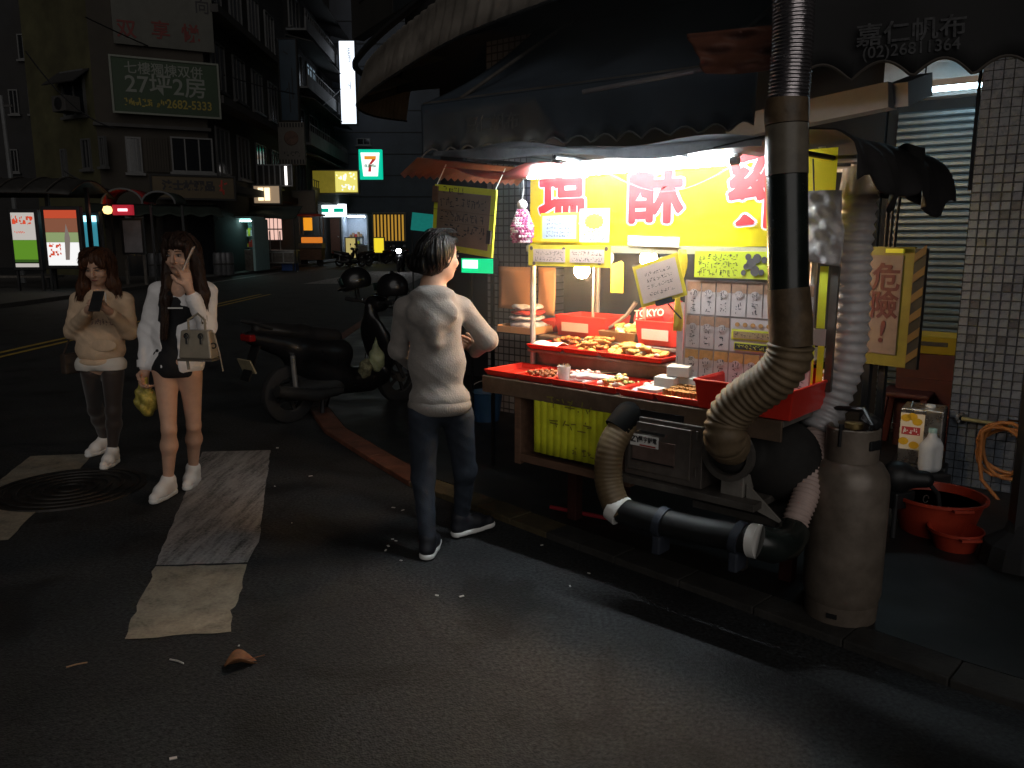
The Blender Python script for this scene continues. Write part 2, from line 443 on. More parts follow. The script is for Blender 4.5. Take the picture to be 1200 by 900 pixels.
# manhole
mh_c = G(82, 573); mh_c.z = 0
CASTIRON = mat('cast_iron', (.035, .032, .03), .55, .6, var=.3, scale=14, dirt=.4)
mh = thing('manhole_cover', 'round cast iron manhole cover with concentric rings lying on the road', 'manhole cover', mh_c)
MB().lathe([(0, .008), (.405, .008), (.405, 0)], n=48).build('cover', CASTIRON, mh)
MB().lathe([(.415, 0), (.415, .012), (.445, .012), (.45, 0)], n=48, close=True).build('rim', CASTIRON, mh)
for r in (.08, .155, .23, .305, .375):
    MB().lathe([(r - .014, .008), (r - .01, .015), (r + .01, .015), (r + .014, .008)], n=48, close=True).build('ring', CASTIRON, mh)

# kerb and arcade pavement
KP = [(-2.9, 16), (-2.75, 11.5), (-2.2, 8.1), (-1.53, 6.39), (-1.04, 5.57), (-.66, 4.96), (-.2, 4.47), (.18, 4.06), (.5, 3.72), (1.02, 3.18), (1.55, 2.62), (2.15, 2.1), (2.9, 1.6), (3.9, 1.2)]
KP = [Vector((x, y, 0)) for x, y in KP]
def off(i, d):
    t = (KP[min(i + 1, len(KP) - 1)] - KP[max(i - 1, 0)]).normalized()
    return KP[i] + Vector((-t.y, t.x, 0)) * d
KERB_R = mat('kerb_red_paint', (.17, .062, .035), .7, var=.3, scale=8, dirt=.7, bump=.3)
KERB_Y = mat('kerb_yellow_concrete', (.085, .066, .032), .75, var=.3, scale=8, dirt=.8, bump=.3)
KERB_SHADE = mat('kerb_shaded_concrete', (.035, .033, .03), .85, var=.3, scale=8, dirt=.6, bump=.3)  # shade of the stall put into the colour of the right-hand stones
KH = .035
kerb = thing('kerb', 'low kerb curving round the corner, painted red then yellow', 'kerb')
kerb['kind'] = 'structure'
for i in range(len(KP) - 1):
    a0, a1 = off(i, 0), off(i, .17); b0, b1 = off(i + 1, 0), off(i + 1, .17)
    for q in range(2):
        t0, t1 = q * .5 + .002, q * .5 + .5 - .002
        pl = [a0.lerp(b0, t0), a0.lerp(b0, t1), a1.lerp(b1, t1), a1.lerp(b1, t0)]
        MB().prism([(p.x, p.y) for p in pl], -.05, KH + rnd.uniform(-.003, .003)).build('kerb_stone', KERB_R if i < 5 else KERB_Y if i < 7 else KERB_SHADE, kerb, bevel=.006)
pv = [off(i, .175) for i in range(len(KP))]
poly = [(p.x, p.y) for p in pv] + [(14, 1.2), (14, 16)]
def tilefloor():
    m = bpy.data.materials.new('pavement_tile'); m.use_nodes = True
    nt = m.node_tree; n = nt.nodes; l = nt.links; b = n['Principled BSDF']
    tc = n.new('ShaderNodeTexCoord'); br = n.new('ShaderNodeTexBrick'); br.offset = 0
    br.inputs['Color1'].default_value = (.026, .025, .024, 1); br.inputs['Color2'].default_value = (.019, .019, .018, 1); br.inputs['Mortar'].default_value = (.02, .02, .02, 1)
    br.inputs['Scale'].default_value = 1; br.inputs['Mortar Size'].default_value = .006; br.inputs['Brick Width'].default_value = .3; br.inputs['Row Height'].default_value = .3
    nz = n.new('ShaderNodeTexNoise'); nz.inputs['Scale'].default_value = 3; nz.inputs['Detail'].default_value = 8
    mx = n.new('ShaderNodeMix'); mx.data_type = 'RGBA'; mx.blend_type = 'MULTIPLY'; mx.inputs[0].default_value = .8
    l.new(tc.outputs['Object'], br.inputs['Vector']); l.new(tc.outputs['Object'], nz.inputs['Vector'])
    l.new(br.outputs[0], mx.inputs[6]); l.new(nz.outputs[0], mx.inputs[7]); l.new(mx.outputs[2], b.inputs['Base Color'])
    rr = n.new('ShaderNodeMapRange'); rr.inputs[3].default_value = .3; rr.inputs[4].default_value = .8
    l.new(nz.outputs[0], rr.inputs[0]); l.new(rr.outputs[0], b.inputs['Roughness'])
    return m
o = MB().prism(poly, -.05, KH - .004).build('pavement', tilefloor())
tag(o, 'dark grimy tiled pavement under the arcade', 'pavement', kind='structure')

# far-side pavement
o = MB().prism([(-20, 14), (-11.6, 14), (-11.6, 80), (-20, 80)], -.05, .1).build('far_pavement', mat('far_paving', (.07, .065, .06), .8, var=.2))
tag(o, 'narrow pavement before the far shops', 'pavement', kind='structure')

# ================================================================== BUILDINGS ACROSS THE STREET
def face(p0, p1):
    p0 = Vector((p0[0], p0[1], 0)); p1 = Vector((p1[0], p1[1], 0)); d = (p1 - p0)
    return p0, d.length, math.atan2(d.y, d.x)
def onface(F, x, y):
    p0, L, a = F; u = Vector((math.cos(a), math.sin(a), 0)); w = Vector((-u.y, u.x, 0))
    r = ray(x, y); t = p0.dot(w) / r.dot(w)
    P = Vector((0, 0, CAM_H)) + r * t
    return (P - p0).dot(u), P.z
def fpos(F, x, z=0, d=0):       # point of a face: x along, z up, d in front of it
    p0, L, a = F; u = Vector((math.cos(a), math.sin(a), 0)); w = Vector((u.y, -u.x, 0))
    return p0 + u * x + w * d + Vector((0, 0, z))

WINF = mat('window_frame', (.10, .10, .10), .5, .3, var=.1)
PANE = mat('dark_pane', (.008, .009, .011), .12, var=0, spec=.5)
def window(parent, F, x0, x1, z0, z1, pane=PANE, bars=1, d=0.0, frame=WINF):
    w = MB(); t = .06
    w.box(x0, x1, -.09 - d, .02 - d, z1 - t, z1).box(x0, x1, -.09 - d, .02 - d, z0, z0 + t)
    w.box(x0, x0 + t, -.09 - d, .02 - d, z0 + t, z1 - t).box(x1 - t, x1, -.09 - d, .02 - d, z0 + t, z1 - t)
    for b in range(bars):
        xm = x0 + (x1 - x0) * (b + 1) / (bars + 1); w.box(xm - .025, xm + .025, -.07 - d, 0 - d, z0 + t, z1 - t)
    o = w.build('window', frame, parent, loc=F[0], rot=(0, 0, F[2]))
    MB().box(x0 + t, x1 - t, -.03 - d, -.012 - d, z0 + t, z1 - t).build('pane', pane, o)
    MB().box(x0 - .08, x1 + .08, -.18 - d, -.0 - d, z0 - .1, z0 - .004).build('sill', frame, o)
    return o
def wall(parent, F, z0, z1, m, thick=.4, name='wall', x0=0, x1=None):
    return MB().box(x0, F[1] if x1 is None else x1, .0, thick, z0, z1).build(name, m, parent, loc=F[0], rot=(0, 0, F[2]))
def fbox(parent, F, x0, x1, d0, d1, z0, z1, m, name, bevel=0):
    return MB().box(x0, x1, -d1, -d0, z0, z1).build(name, m, parent, loc=F[0], rot=(0, 0, F[2]), bevel=bevel)

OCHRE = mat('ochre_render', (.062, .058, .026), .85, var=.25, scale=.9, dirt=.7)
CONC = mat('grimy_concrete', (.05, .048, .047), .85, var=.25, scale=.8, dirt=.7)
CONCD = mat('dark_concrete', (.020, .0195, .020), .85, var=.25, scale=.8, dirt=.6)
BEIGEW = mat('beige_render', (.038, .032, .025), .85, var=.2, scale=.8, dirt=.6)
W_ORANGE = lit('window_lit_orange', (1.0, .32, .12), .22)
W_BLUE = lit('window_lit_blue', (.45, .62, .75), .22)
W_TEAL = lit('window_lit_teal', (.2, .45, .42), .18)
W_YEL2 = lit('window_lit_yellow', (.8, .75, .3), .4)

# --- ochre corner building
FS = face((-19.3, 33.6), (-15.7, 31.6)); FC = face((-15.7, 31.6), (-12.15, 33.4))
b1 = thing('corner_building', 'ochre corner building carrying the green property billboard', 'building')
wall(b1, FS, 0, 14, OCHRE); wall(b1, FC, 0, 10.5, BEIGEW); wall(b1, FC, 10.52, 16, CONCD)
for (xa, ya, xb, yb, pn) in ((72, 175, 81, 208, PANE), (96, 163, 109, 198, PANE), (117, 160, 127, 195, PANE), (72, 85, 103, 135, PANE)):
    x0, z1 = onface(FS, xa, ya); x1, z0 = onface(FS, xb, yb); window(b1, FS, x0, x1, z0, z1, pn)
x0, z1 = onface(FS, 68, 86); x1, z0 = onface(FS, 106, 98)
MB().add([(x0, 0, z1), (x1, 0, z1), (x1, -.7, z0), (x0, -.7, z0)], [(0, 1, 2, 3)]).build('window_hood', CONCD, b1, solid=.04, loc=FS[0], rot=(0, 0, FS[2]))
for (xa, ya, xb, yb) in ((146, 160, 168, 203), (199, 160, 251, 203)):
    x0, z1 = onface(FC, xa, ya); x1, z0 = onface(FC, xb, yb); window(b1, FC, x0, x1, z0, z1, PANE, bars=2)
x0, z1 = onface(FC, 168, 160); x1, z0 = onface(FC, 199, 203)
rs = MB().box(x0, x1, -.05, 0, z0, z1).build('roller_shutter', BEIGEW, b1, loc=FC[0], rot=(0, 0, FC[2]))
for k in range(9): MB().box(x0 + (x1 - x0) * (k + .12) / 9, x0 + (x1 - x0) * (k + .88) / 9, -.09, -.052, z0 + .03, z1 - .03).build('shutter_panel', BEIGEW, rs)
zt = onface(FC, 190, 148)[1]; fbox(b1, FC, -.1, FC[1] + .1, .0, .25, zt - .12, zt, CONC, 'ledge')
ac = at(86, 125, 31.6)
a = thing('air_conditioner', 'boxy air conditioner under the hooded window of the ochre wall', 'air conditioner', (ac.x, ac.y - .5, ac.z), FS[2])
MB().box(-.4, .4, -.3, .3, -.28, .28).build('casing', CONC, a, bevel=.02)
MB().lathe([(.2, 0), (.22, .02), (.02, .03), (0, .03)], n=20).build('fan_grille', BLACK, a, loc=(0, -.301, 0), rot=(R(90), 0, 0))

def signboard(name, label, cat, F, px, m, d0=.12, d1=.3, frame=None, group=None):
    (xa, ya), (xb, yb) = px
    x0, z1 = onface(F, xa, ya); x1, z0 = onface(F, xb, yb)
    base = fpos(F, (x0 + x1) / 2, (z0 + z1) / 2, d0)
    t = thing(name, label, cat, base, F[2], group)
    w, h = (x1 - x0) / 2, (z1 - z0) / 2
    MB().box(-w, w, -(d1 - d0), 0, -h, h).build('panel', m, t, bevel=.01)
    if frame:
        f = MB(); q = .07; y0, y1 = -(d1 - d0) - .04, -(d1 - d0) + .05
        f.box(-w - q, w + q, y0, y1, h, h + q).box(-w - q, w + q, y0, y1, -h - q, -h).box(-w - q, -w, y0, y1, -h, h).box(w, w + q, y0, y1, -h, h)
        f.build('frame', frame, t)
    return t, w, h, -(d1 - d0)
GREENB = mat('billboard_green', (.012, .030, .010), .6, var=.2, scale=1.2)
t, w, h, yf = signboard('billboard', 'green property billboard with white and yellow characters on ochre building', 'billboard', FC, ((129, 68), (256, 139)), GREENB, .15, .35, mat('billboard_frame', (.13, .14, .115), .6, var=.1))
WPRINT = mat('white_print', (.13, .14, .12), .6, var=.05); YPRINT = mat('yellow_print', (.19, .15, .02), .6, var=.1)
text('lettering', '七樓獨棟双併', h * .48, WPRINT, t, (-.05, yf - .01, h * .62), (R(90), 0, 0), .005, .004)
text('lettering', '27坪2房', h * .86, WPRINT, t, (0, yf - .01, h * .02), (R(90), 0, 0), .005, .01)
text('lettering', '2682-5333', h * .46, YPRINT, t, (w * .42, yf - .01, -h * .62), (R(90), 0, 0), .005, .008, sx=.86)
mb = scrawl(MB(), -w * .86, -w * .02, -h * .76, -h * .48, yf - .008, random.Random(3), 7, .05); mb.build('handwriting', YPRINT, t, fix=False)
t, w, h, yf = signboard('banner', 'tall pale banner with faded red characters above the green billboard', 'banner', FC, ((124, -60), (251, 63)), mat('pale_banner', (.07, .07, .06), .7, var=.2, scale=.7, dirt=.4), .1, .16)
FADERED = mat('faded_red_print', (.10, .016, .013), .7, var=.2)
for k, c in enumerate('双享悦'):
    xx, zz = onface(FC, (140 + 50 * k, 188, 223)[k] if k != 0 else 148, (36, 38, 42)[k]); p = fpos(FC, xx, zz)
    loc = t.matrix_basis.inverted() @ Vector((p.x, p.y, p.z))
    text('lettering', c, h * .42, FADERED, t, (loc.x, yf - .01, loc.z), (R(90), 0, 0), .003, .012)
xx, zz = onface(FC, 236, 10); loc = t.matrix_basis.inverted() @ fpos(FC, xx, zz)
text('lettering', '向', h * .34, INK, t, (loc.x, yf - .01, loc.z), (R(90), 0, 0), .003, .006)
t, w, h, yf = signboard('shop_sign', 'long brown shop sign with five dark characters under the ochre building', 'sign', FC, ((176, 207), (272, 234)), mat('shop_sign_brown', (.075, .055, .03), .7, var=.12, scale=2), .5, .66, CONCD)
text('lettering', '法士林粥品', h * .95, INK, t, (-w * .12, yf - .01, h * .1), (R(90), 0, 0), .003, .02)
mb = scrawl(MB(), w * .62, w * .9, -h * .6, h * .8, yf - .008, random.Random(5), 1, .06); mb.build('handwriting', REDINK, t, fix=False)
# ground-floor awning of the corner building
AWN = mat('dark_green_canvas', (.02, .028, .022), .8, var=.2)
z1 = onface(FC, 200, 240)[1]
aw = thing('shop_awning', 'dark green canvas awning over the unlit corner shop', 'awning', FC[0], FC[2])
MB().grid(lambda u, v: (-.6 + u * (FC[1] + .8), -.1 - v * 1.5, z1 - v * .45 - .05 * math.sin(u * 40) * v), 40, 4).build('canvas', AWN, aw, smooth=True, solid=.02)
for xx in (0, FC[1]): MB().tube([(xx, -1.55, z1 - .5), (xx, -.05, z1 - .9)], .02, 6).build('strut', BLACK, aw)
# dark openings, goods under the awning
for (xa, xb) in ((150, 172), (186, 214), (222, 252)):
    x0 = onface(FC, xa, 300)[0]; x1 = onface(FC, xb, 300)[0]
    fbox(b1, FC, x0, x1, 0.01, .06, .1, 2.5, PANE, 'shop_door')
for k, xa in enumerate((178, 190, 252, 258, 263)):
    p = fpos(FC, onface(FC, xa, 300)[0], .1, 1.0)
    t = thing('gas_bottle' if k < 2 else 'drum', ('pale steel drum standing before the unlit corner shop', 'slim pale drum standing before the unlit corner shop')[k % 2], 'drum', p, group='drums before the corner shop')
    MB().lathe([(.0, 0), (.2, 0), (.22, .05), (.21, .4), (.22, .45), (.21, .85), (.18, .9), (0, .9)], n=16).build('barrel', mat('drum_grey', (.10, .10, .105), .5, .4, var=.2), t, smooth=True)
    MB().lathe([(.22, .42), (.235, .44), (.235, .47), (.22, .49)], n=16, close=True).build('hoop', CONC, t)
    t.name = 'drum'
# orange window building behind and the dark one at the left edge
FB = face((-34, 44), (-14.5, 44))
b0 = thing('apartment_block', 'tall unlit apartment block rising behind the ochre building', 'building')
wall(b0, FB, 0, 24, CONCD)
for (xa, ya, xb, yb, pn) in ((86, 22, 100, 47, W_ORANGE), (33, 103, 44, 134, W_BLUE), (45, 174, 54, 200, W_TEAL), (20, 40, 36, 70, PANE), (56, 28, 70, 58, PANE), (10, 105, 24, 134, PANE), (12, 175, 24, 202, PANE)):
    x0, z1 = onface(FB, xa, ya); x1, z0 = onface(FB, xb, yb); window(b0, FB, x0, x1, z0, z1, pn)
# --- terrace along the street
FT = face((-12.15, 33.4), (-12.7, 47.5)); FT2 = face((-12.7, 47.5), (-13.2, 62.0))
b2 = thing('terrace_house', 'dark terrace house between the ochre corner and the balcony block', 'building')
wall(b2, FT, 0, 20, CONCD, 1.0)
for zf in (4.2, 7.6, 11.0):
    for k in range(4):
        window(b2, FT, .8 + k * 3.0, 2.6 + k * 3.0, zf, zf + 1.9, PANE, bars=2)
    fbox(b2, FT, 0, FT[1], 0, .7, zf - .75, zf - .45, CONC, 'ledge')
b3 = thing('balcony_block', 'narrow block with stacked pale balconies beside the tall lit sign', 'building')
wall(b3, FT2, 0, 20, CONC, 1.0)
PALEB = mat('pale_balcony', (.13, .135, .14), .7, var=.2, scale=1.5, dirt=.5)
for k, zf in enumerate((3.9, 7.0, 10.1, 13.2)):
    bal = fbox(b3, FT2, .5, 13.5, 0, 1.15, zf - .12, zf, PALEB, 'balcony')
    MB().box(.5, 13.5, -1.15, -1.06, zf + .004, zf + .62).build('parapet', PALEB, bal)
    for q in range(22): MB().box(.52 + q * .6, .56 + q * .6, -1.13, -1.09, zf + .62, zf + 1.0).build('rail_bar', WINF, bal)
    MB().box(.5, 13.5, -1.14, -1.08, zf + 1.0, zf + 1.05).build('handrail', WINF, bal)
    for q in range(3): window(b3, FT2, 1.2 + q * 4.2, 4.0 + q * 4.2, zf + .3, zf + 2.3, W_BLUE if (k == 2 and q == 1) else PANE, bars=2)
    MB().add([(.3, 0, zf + 2.7), (13.7, 0, zf + 2.7), (13.7, -1.5, zf + 2.35), (.3, -1.5, zf + 2.35)], [(0, 1, 2, 3)]).build('canopy', CONC, b3, solid=.05, loc=FT2[0], rot=(0, 0, FT2[2]))
# shops on the ground floor of the terrace: real lit rooms with something in them
def frontal(name, label, cat, px, Y, m, th=.2, frame=None, rz=0, group=None):
    (xa, ya), (xb, yb) = px
    a = at(xa, ya, Y); b = at(xb, yb, Y)
    t = thing(name, label, cat, ((a.x + b.x) / 2, Y, (a.z + b.z) / 2), rz, group)
    w, h = (b.x - a.x) / 2, (a.z - b.z) / 2
    MB().box(-w, w, 0, th, -h, h).build('panel', m, t, bevel=.01)
    if frame:
        q = .06; f = MB().box(-w - q, w + q, -.03, th, h, h + q).box(-w - q, w + q, -.03, th, -h - q, -h).box(-w - q, -w, -.03, th, -h, h).box(w, w + q, -.03, th, -h, h)
        f.build('frame', frame, t)
    return t, w, h
def shop_room(name, label, px, Y, wallm, lampm, rng):
    (xa, ya), (xb, yb) = px
    a = at(xa, ya, Y); b = at(xb, yb, Y); zb = .12; zt = a.z
    t = thing(name, label, 'shop', ((a.x + b.x) / 2, Y, zb)); w = (b.x - a.x) / 2; H = zt - zb
    MB().box(-w, w, 2.0, 2.1, 0, H).build('back_wall', wallm, t)
    MB().box(-w - .1, -w, 0, 2.1, 0, H).build('side_wall', wallm, t); MB().box(w, w + .1, 0, 2.1, 0, H).build('side_wall', wallm, t)
    MB().box(-w, w, 0, 2.0, H + .004, H + .1).build('ceiling', wallm, t)
    MB().box(-w * .7, w * .7, .7, .85, H - .12, H - .06).build('lamp', lampm, t)
    for k in range(3):
        z = .5 + k * .5; MB().box(-w * .9, w * .3, 1.7, 2.0, z, z + .04).build('shelf', WINF, t)
        for q in range(5):
            x = -w * .85 + q * w * .22; MB().box(x, x + w * .16, 1.72, 1.95, z + .042, z + .042 + rng.uniform(.15, .38)).build('package', rng.choice((PAPER, REDDARK, BLACK, KRAFT, LIME)), t)
    MB().box(w * .1, w * .95, .25, .7, 0, .95).build('counter', DSTEEL, t, bevel=.01)
    return t
rg = random.Random(21)
TEALW = mat('teal_wall', (.35, .55, .55), .7, var=.1); PINKW = mat('pink_wall', (.6, .4, .36), .7, var=.1)
shop_room('shop', 'small shop lit cyan inside with shelves of goods', ((267, 256), (297, 306)), 36.3, TEALW, lit('lamp_cyan', (.6, 1, .95), 18), rg)
# pink lit kitchen window with glazing bars and stall counter before it
t, w, h = frontal('lit_window', 'pink lit kitchen window with glazing bars beside the cyan shop', 'window', ((311, 256), (331, 281)), 41.3, lit('pink_glow', (1, .62, .52), .9), .05, WINF)
for k in range(3): MB().box(-w + (k + 1) * w / 2 - .015, -w + (k + 1) * w / 2 + .015, -.03, -.002, -h, h).build('glazing_bar', WINF, t)
MB().box(-w, w, -.035, -.005, -.03, .03).build('glazing_bar', WINF, t)
a = at(292, 288, 39.5); b = at(345, 306, 39.5)
st = thing('steel_counter', 'long steel serving counter standing before the pink lit window', 'counter', ((a.x + b.x) / 2, 39.5, 0))
w = (b.x - a.x) / 2
MB().box(-w, w, 0, .7, .35, .95).build('cabinet', STEEL, st, bevel=.02)
for k in range(4): MB().box(-w + .05 + k * w / 2, -w + w / 2 - .02 + k * w / 2, -.025, -.002, .42, .86).build('door', DSTEEL, st)
MB().box(-w - .1, w + .1, -.1, .75, .952, 1.0).build('worktop', STEEL, st)
for sx in (-1, 1):
    for sy in (.05, .6): MB().box(sx * w * .92 - .04, sx * w * .92 + .04, sy, sy + .08, 0, .348).build('leg', BLACK, st)
for k in range(3): MB().tube([(-w * .6 + k * .5, .3, 1.0), (-w * .6 + k * .5, .3, 1.9)], .03, 8).build('rack_post', STEEL, st)
a = at(372, 298, 40)
t = thing('plastic_crate', 'blue plastic crate on the far road edge before steel counter', 'crate', at(340, 309, 40) * 1.0); t.location.z = 0
BLUEP = mat('blue_plastic', (.02, .06, .22), .5, var=.1)
c = MB().box(-.35, .35, -.25, .25, 0, .03).box(-.35, -.32, -.25, .25, .03, .35).box(.32, .35, -.25, .25, .03, .35).box(-.32, .32, -.25, -.22, .03, .35).box(-.32, .32, .22, .25, .03, .35).build('shell', BLUEP, t)
MB().box(-.37, .37, -.27, -.252, .3, .36).build('rim', BLUEP, t)
# green awning over these shops
p = at(300, 250, 38.6)
aw = thing('shop_awning', 'long sagging dark awning over the cyan and pink lit shops', 'awning', (p.x, 38.6, p.z))
MB().grid(lambda u, v: (-1.6 + u * 3.6, -v * 1.4 + .8, .35 - v * .55 - .08 * math.sin(u * 9) * v), 30, 4).build('canvas', AWN, aw, smooth=True, solid=.03)
for k in range(3): MB().tube([(-1.5 + k * 1.7, -.55, -.2), (-1.5 + k * 1.7, -.5, -p.z)], .03, 6).build('post', BLACK, aw)
t, w, h = frontal('lit_sign', 'small warm lit shop sign with two bright strips above the awning', 'sign', ((297, 218), (328, 238)), 38.8, lit('warm_sign', (.85, .6, .38), .28), .25, WINF)
for xx in (-.45, .05): MB().box(w * xx - .12, w * xx + .12, -.04, -.005, -h * .7, h * .8).build('light_strip', lit('warm_strip', (1, .85, .55), 1.6), t)
t, w, h = frontal('sign_box', 'blank beige sign box above the orange cart', 'sign', ((343, 224), (369, 249)), 46, mat('sign_beige', (.17, .15, .12), .6, var=.1), .5, WINF)
t, w, h = frontal('lattice_panel', 'pale lattice panel on the terrace over the warm sign', 'panel', ((302, 194), (342, 217)), 39.6, CONCD, .1, PALEB)
for k in range(5): MB().box(-w + (k + 1) * w / 3 - .03, -w + (k + 1) * w / 3 + .03, -.04, -.002, -h, h).build('slat', PALEB, t)
MB().tube([(w * .72, -.15, -h), (w * .72, -.15, h * .9)], .06, 8).build('neon_tube', lit('lamp_tube_far', (.95, .9, .85), 2.2), t)
# hanging signs on the terrace
t, w, h = frontal('hanging_sign', 'tall dark blue hanging sign on the terrace house', 'sign', ((326, 46), (350, 141)), 43, mat('sign_navy', (.012, .028, .045), .5, var=.2, scale=1), .3, CONCD)
scrawl(MB(), -w * .6, w * .6, -h * .8, h * .8, -.005, random.Random(8), 1, .05).build('handwriting', CONCD, t, fix=False)
t, w, h = frontal('hanging_sign', 'square beige hanging sign with striped edges and a dark emblem', 'sign', ((325, 143), (358, 193)), 42, mat('sign_stone', (.09, .08, .068), .6, var=.1), .3)
for k in range(9):
    for zz in (-h * .86, h * .86): MB().box(-w + (k * 2 + .3) * w / 9, -w + (k * 2 + 1.2) * w / 9, -.03, -.002, zz - h * .1, zz + h * .1).build('stripe', CONCD, t)
MB().lathe([(0, 0), (w * .55, 0), (w * .5, .03), (0, .03)], n=24).build('emblem', mat('sign_emblem', (.09, .05, .035), .7, var=.3, scale=4), t, loc=(0, 0, h * .25), rot=(R(90), 0, 0))
scrawl(MB(), -w * .65, w * .65, -h * .62, -h * .38, -.006, random.Random(9), 3, .04).build('handwriting', INK, t, fix=False)
# --- closing block at the end of the street
FE = face((-16, 62), (6, 62))
b4 = thing('tower_block', 'tall slate tower block closing the far end of the street', 'building')
wall(b4, FE, 0, 26, mat('slate_cladding', (.04, .046, .058), .75, var=.2, scale=.5), 1)
for k in range(9):
    z = 4.6 + k * 1.55; fbox(b4, FE, 2.2, 12.5, 0, .04, z, z + .06, CONCD, 'cladding_joint')
for (xa, ya, xb, yb) in ((418, 162, 434, 170), (447, 120, 463, 134), (447, 90, 463, 104)):
    x0, z1 = onface(FE, xa, ya); x1, z0 = onface(FE, xb, yb); window(b4, FE, x0, x1, z0, z1)
t, w, h = frontal('light_box_sign', 'tall narrow white lit sign with HAPPY written down it', 'sign', ((397, 48), (418, 145)), 57, lit('white_sign', (.80, .88, 1.0), 1.6), .4, WINF)
text('lettering', 'HAPPY', w * .62, mat('sign_letter_grey', (.05, .05, .06), .6, var=0), t, (w * .25, -.02, h * .66), (R(90), R(90), 0), .006, .0)
scrawl(MB(), -w * .1, w * .45, -h * .75, h * .05, -.01, random.Random(4), 1, .05).build('handwriting', mat('sign_letter_pale', (.3, .32, .36), .6, var=0, emit=(.35, .4, .5), estr=.5), t, fix=False)
# square sign with the red and green seven
t, w, h = frontal('light_box_sign', 'square green bordered lit sign with a red striped seven', 'sign', ((420, 175), (448, 210)), 54, lit('seven_green', (0.0, .62, .38), .9), .4)
WHITE_L = lit('seven_white', (1, 1, 1), 1.3)
MB().plate([(-w * .82, h * .78), (w * .82, h * .78), (w * .62, -h * .8), (-w * .62, -h * .8)], -.04, -.002).build('white_field', WHITE_L, t)
SR = lit('seven_red', (.75, .05, .05), .55); SO = lit('seven_orange', (.95, .35, .03), .8); SG = lit('seven_dark_green', (0, .3, .15), .5)
MB().plate([(-w * .5, h * .55), (w * .52, h * .55), (w * .5, h * .32), (-w * .5, h * .32)], -.06, -.042).build('numeral_top', SO, t)
MB().plate([(w * .5, h * .33), (w * .18, h * .33), (-w * .12, -h * .0), (w * .12, -h * .0)], -.066, -.044).build('numeral_stem', SR, t)
MB().plate([(w * .1, -h * .02), (-w * .12, -h * .02), (-w * .2, -h * .5), (w * .06, -h * .5)], -.066, -.044).build('numeral_foot', SR, t)
text('lettering', 'ELEVEn', h * .26, SG, t, (0, -.075, -h * .12), (R(90), 0, 0), .004, .01)
t, w, h = frontal('light_box_sign', 'wide yellow lit sign with mottled picture at its end', 'sign', ((366, 200), (420, 226)), 50, mat('yellow_sign', (.35, .3, .05), .5, var=.4, scale=.9, emit=(.62, .50, .05), estr=.18), .4, WINF)
MB().box(0, w * .97, -.03, -.003, -h * .92, h * .92).build('bright_panel', lit('yellow_glow', (.95, .85, .2), .85), t)
scrawl(MB(), w * .25, w * .85, -h * .8, -h * .1, -.04, random.Random(14), 2, .09).build('handwriting', lit('white_letter', (.9, .95, 1), 1.0), t, fix=False)
scrawl(MB(), w * .05, w * .9, h * .1, h * .8, -.04, random.Random(15), 3, .09).build('handwriting', lit('cream_letter', (1, .95, .7), 1.3), t, fix=False)
# convenience store fascia and front
t, w, h = frontal('store_fascia', 'white lit store fascia with green stripes under the yellow sign', 'sign', ((373, 239), (404, 254)), 56, lit('fascia_white', (.85, .95, 1), 2.2), .5, rz=R(-14))
MB().box(-w, -w * .25, -.03, -.003, -h * .3, h * .3).build('stripe', lit('fascia_green', (0, .5, .33), .8), t)
MB().box(w * .2, w, -.03, -.003, -h * .3, h * .3).build('stripe', MATS['fascia_green'], t)
BLUW = mat('blue_white_wall', (.5, .55, .62), .6, var=.1)
shop_room('shop', 'bright blue white store interior at the end of the street', ((401, 252), (431, 302)), 58, BLUW, lit('lamp_store', (.75, .88, 1), 30), rg)
# orange barred shop front
OR = mat('orange_shutter', (.55, .3, .08), .6, var=.2, emit=(.85, .42, .05), estr=.10)
t, w, h = frontal('barred_shopfront', 'shop front of orange lit upright bars at the street end', 'shop', ((437, 250), (475, 282)), 57, BLACK, .2, WINF)
for k in range(9): MB().box(-w + (k + .2) * w / 4.5, -w + (k + .65) * w / 4.5, -.12, -.03, -h, h * .9).build('bar', lit('orange_bar', (.95, .5, .06), .38 if 0 else .4), t)
t, w, h = frontal('sale_sign', 'small yellow lit standing sign beside the parked scooters', 'sign', ((438, 279), (450, 296)), 50, lit('yellow_small', (.95, .75, .03), .9), .2, WINF)
MB().box(-.05, .05, .05, .15, -h - at(444, 290, 50).z + h + .0, -h).build('post', BLACK, t)
t, w, h = frontal('sale_sign', 'pale yellow lit standing sign between the far scooters', 'sign', ((405, 279), (417, 302)), 51, lit('yellow_pale', (.75, .62, .22), .55), .2, WINF)
# orange food cart
oc = thing('food_cart', 'far food cart with orange lit glass and a wooden counter', 'food cart', (at(364, 300, 46).x, 46, 0))
MB().box(-.62, .62, 0, .9, .35, 1.0).build('cabinet', WOOD, oc, bevel=.02)
MB().box(-.5, .5, .05, .9, 1.3, 1.62).build('glass_case', lit('orange_case', (1, .28, .03), .6), oc)
MB().box(-.66, .66, -.05, .95, 1.004, 1.276).build('worktop', DSTEEL, oc)
MB().box(-.4, .05, .3, .5, 2.0, 2.7).build('light_panel', lit('orange_panel', (1, .38, .02), .8), oc)
MB().box(-.7, .7, -.1, 1.0, 2.8, 2.9).build('roof', REDDARK, oc)
for sx in (-.6, .56):
    for sy in (.02, .84): MB().box(sx, sx + .05, sy, sy + .05, 1.75, 2.8).build('post', DSTEEL, oc)
for sx in (-.45, .45): MB().lathe([(.05, -.04), (.2, -.04), (.2, .04), (.05, .04)], n=16).build('wheel', RUBBER, oc, loc=(sx, .3, .2), rot=(R(90), 0, 0))
for sx in (-.5, .5): MB().box(sx - .03, sx + .03, .75, .81, 0, .348).build('leg', BLACK, oc)
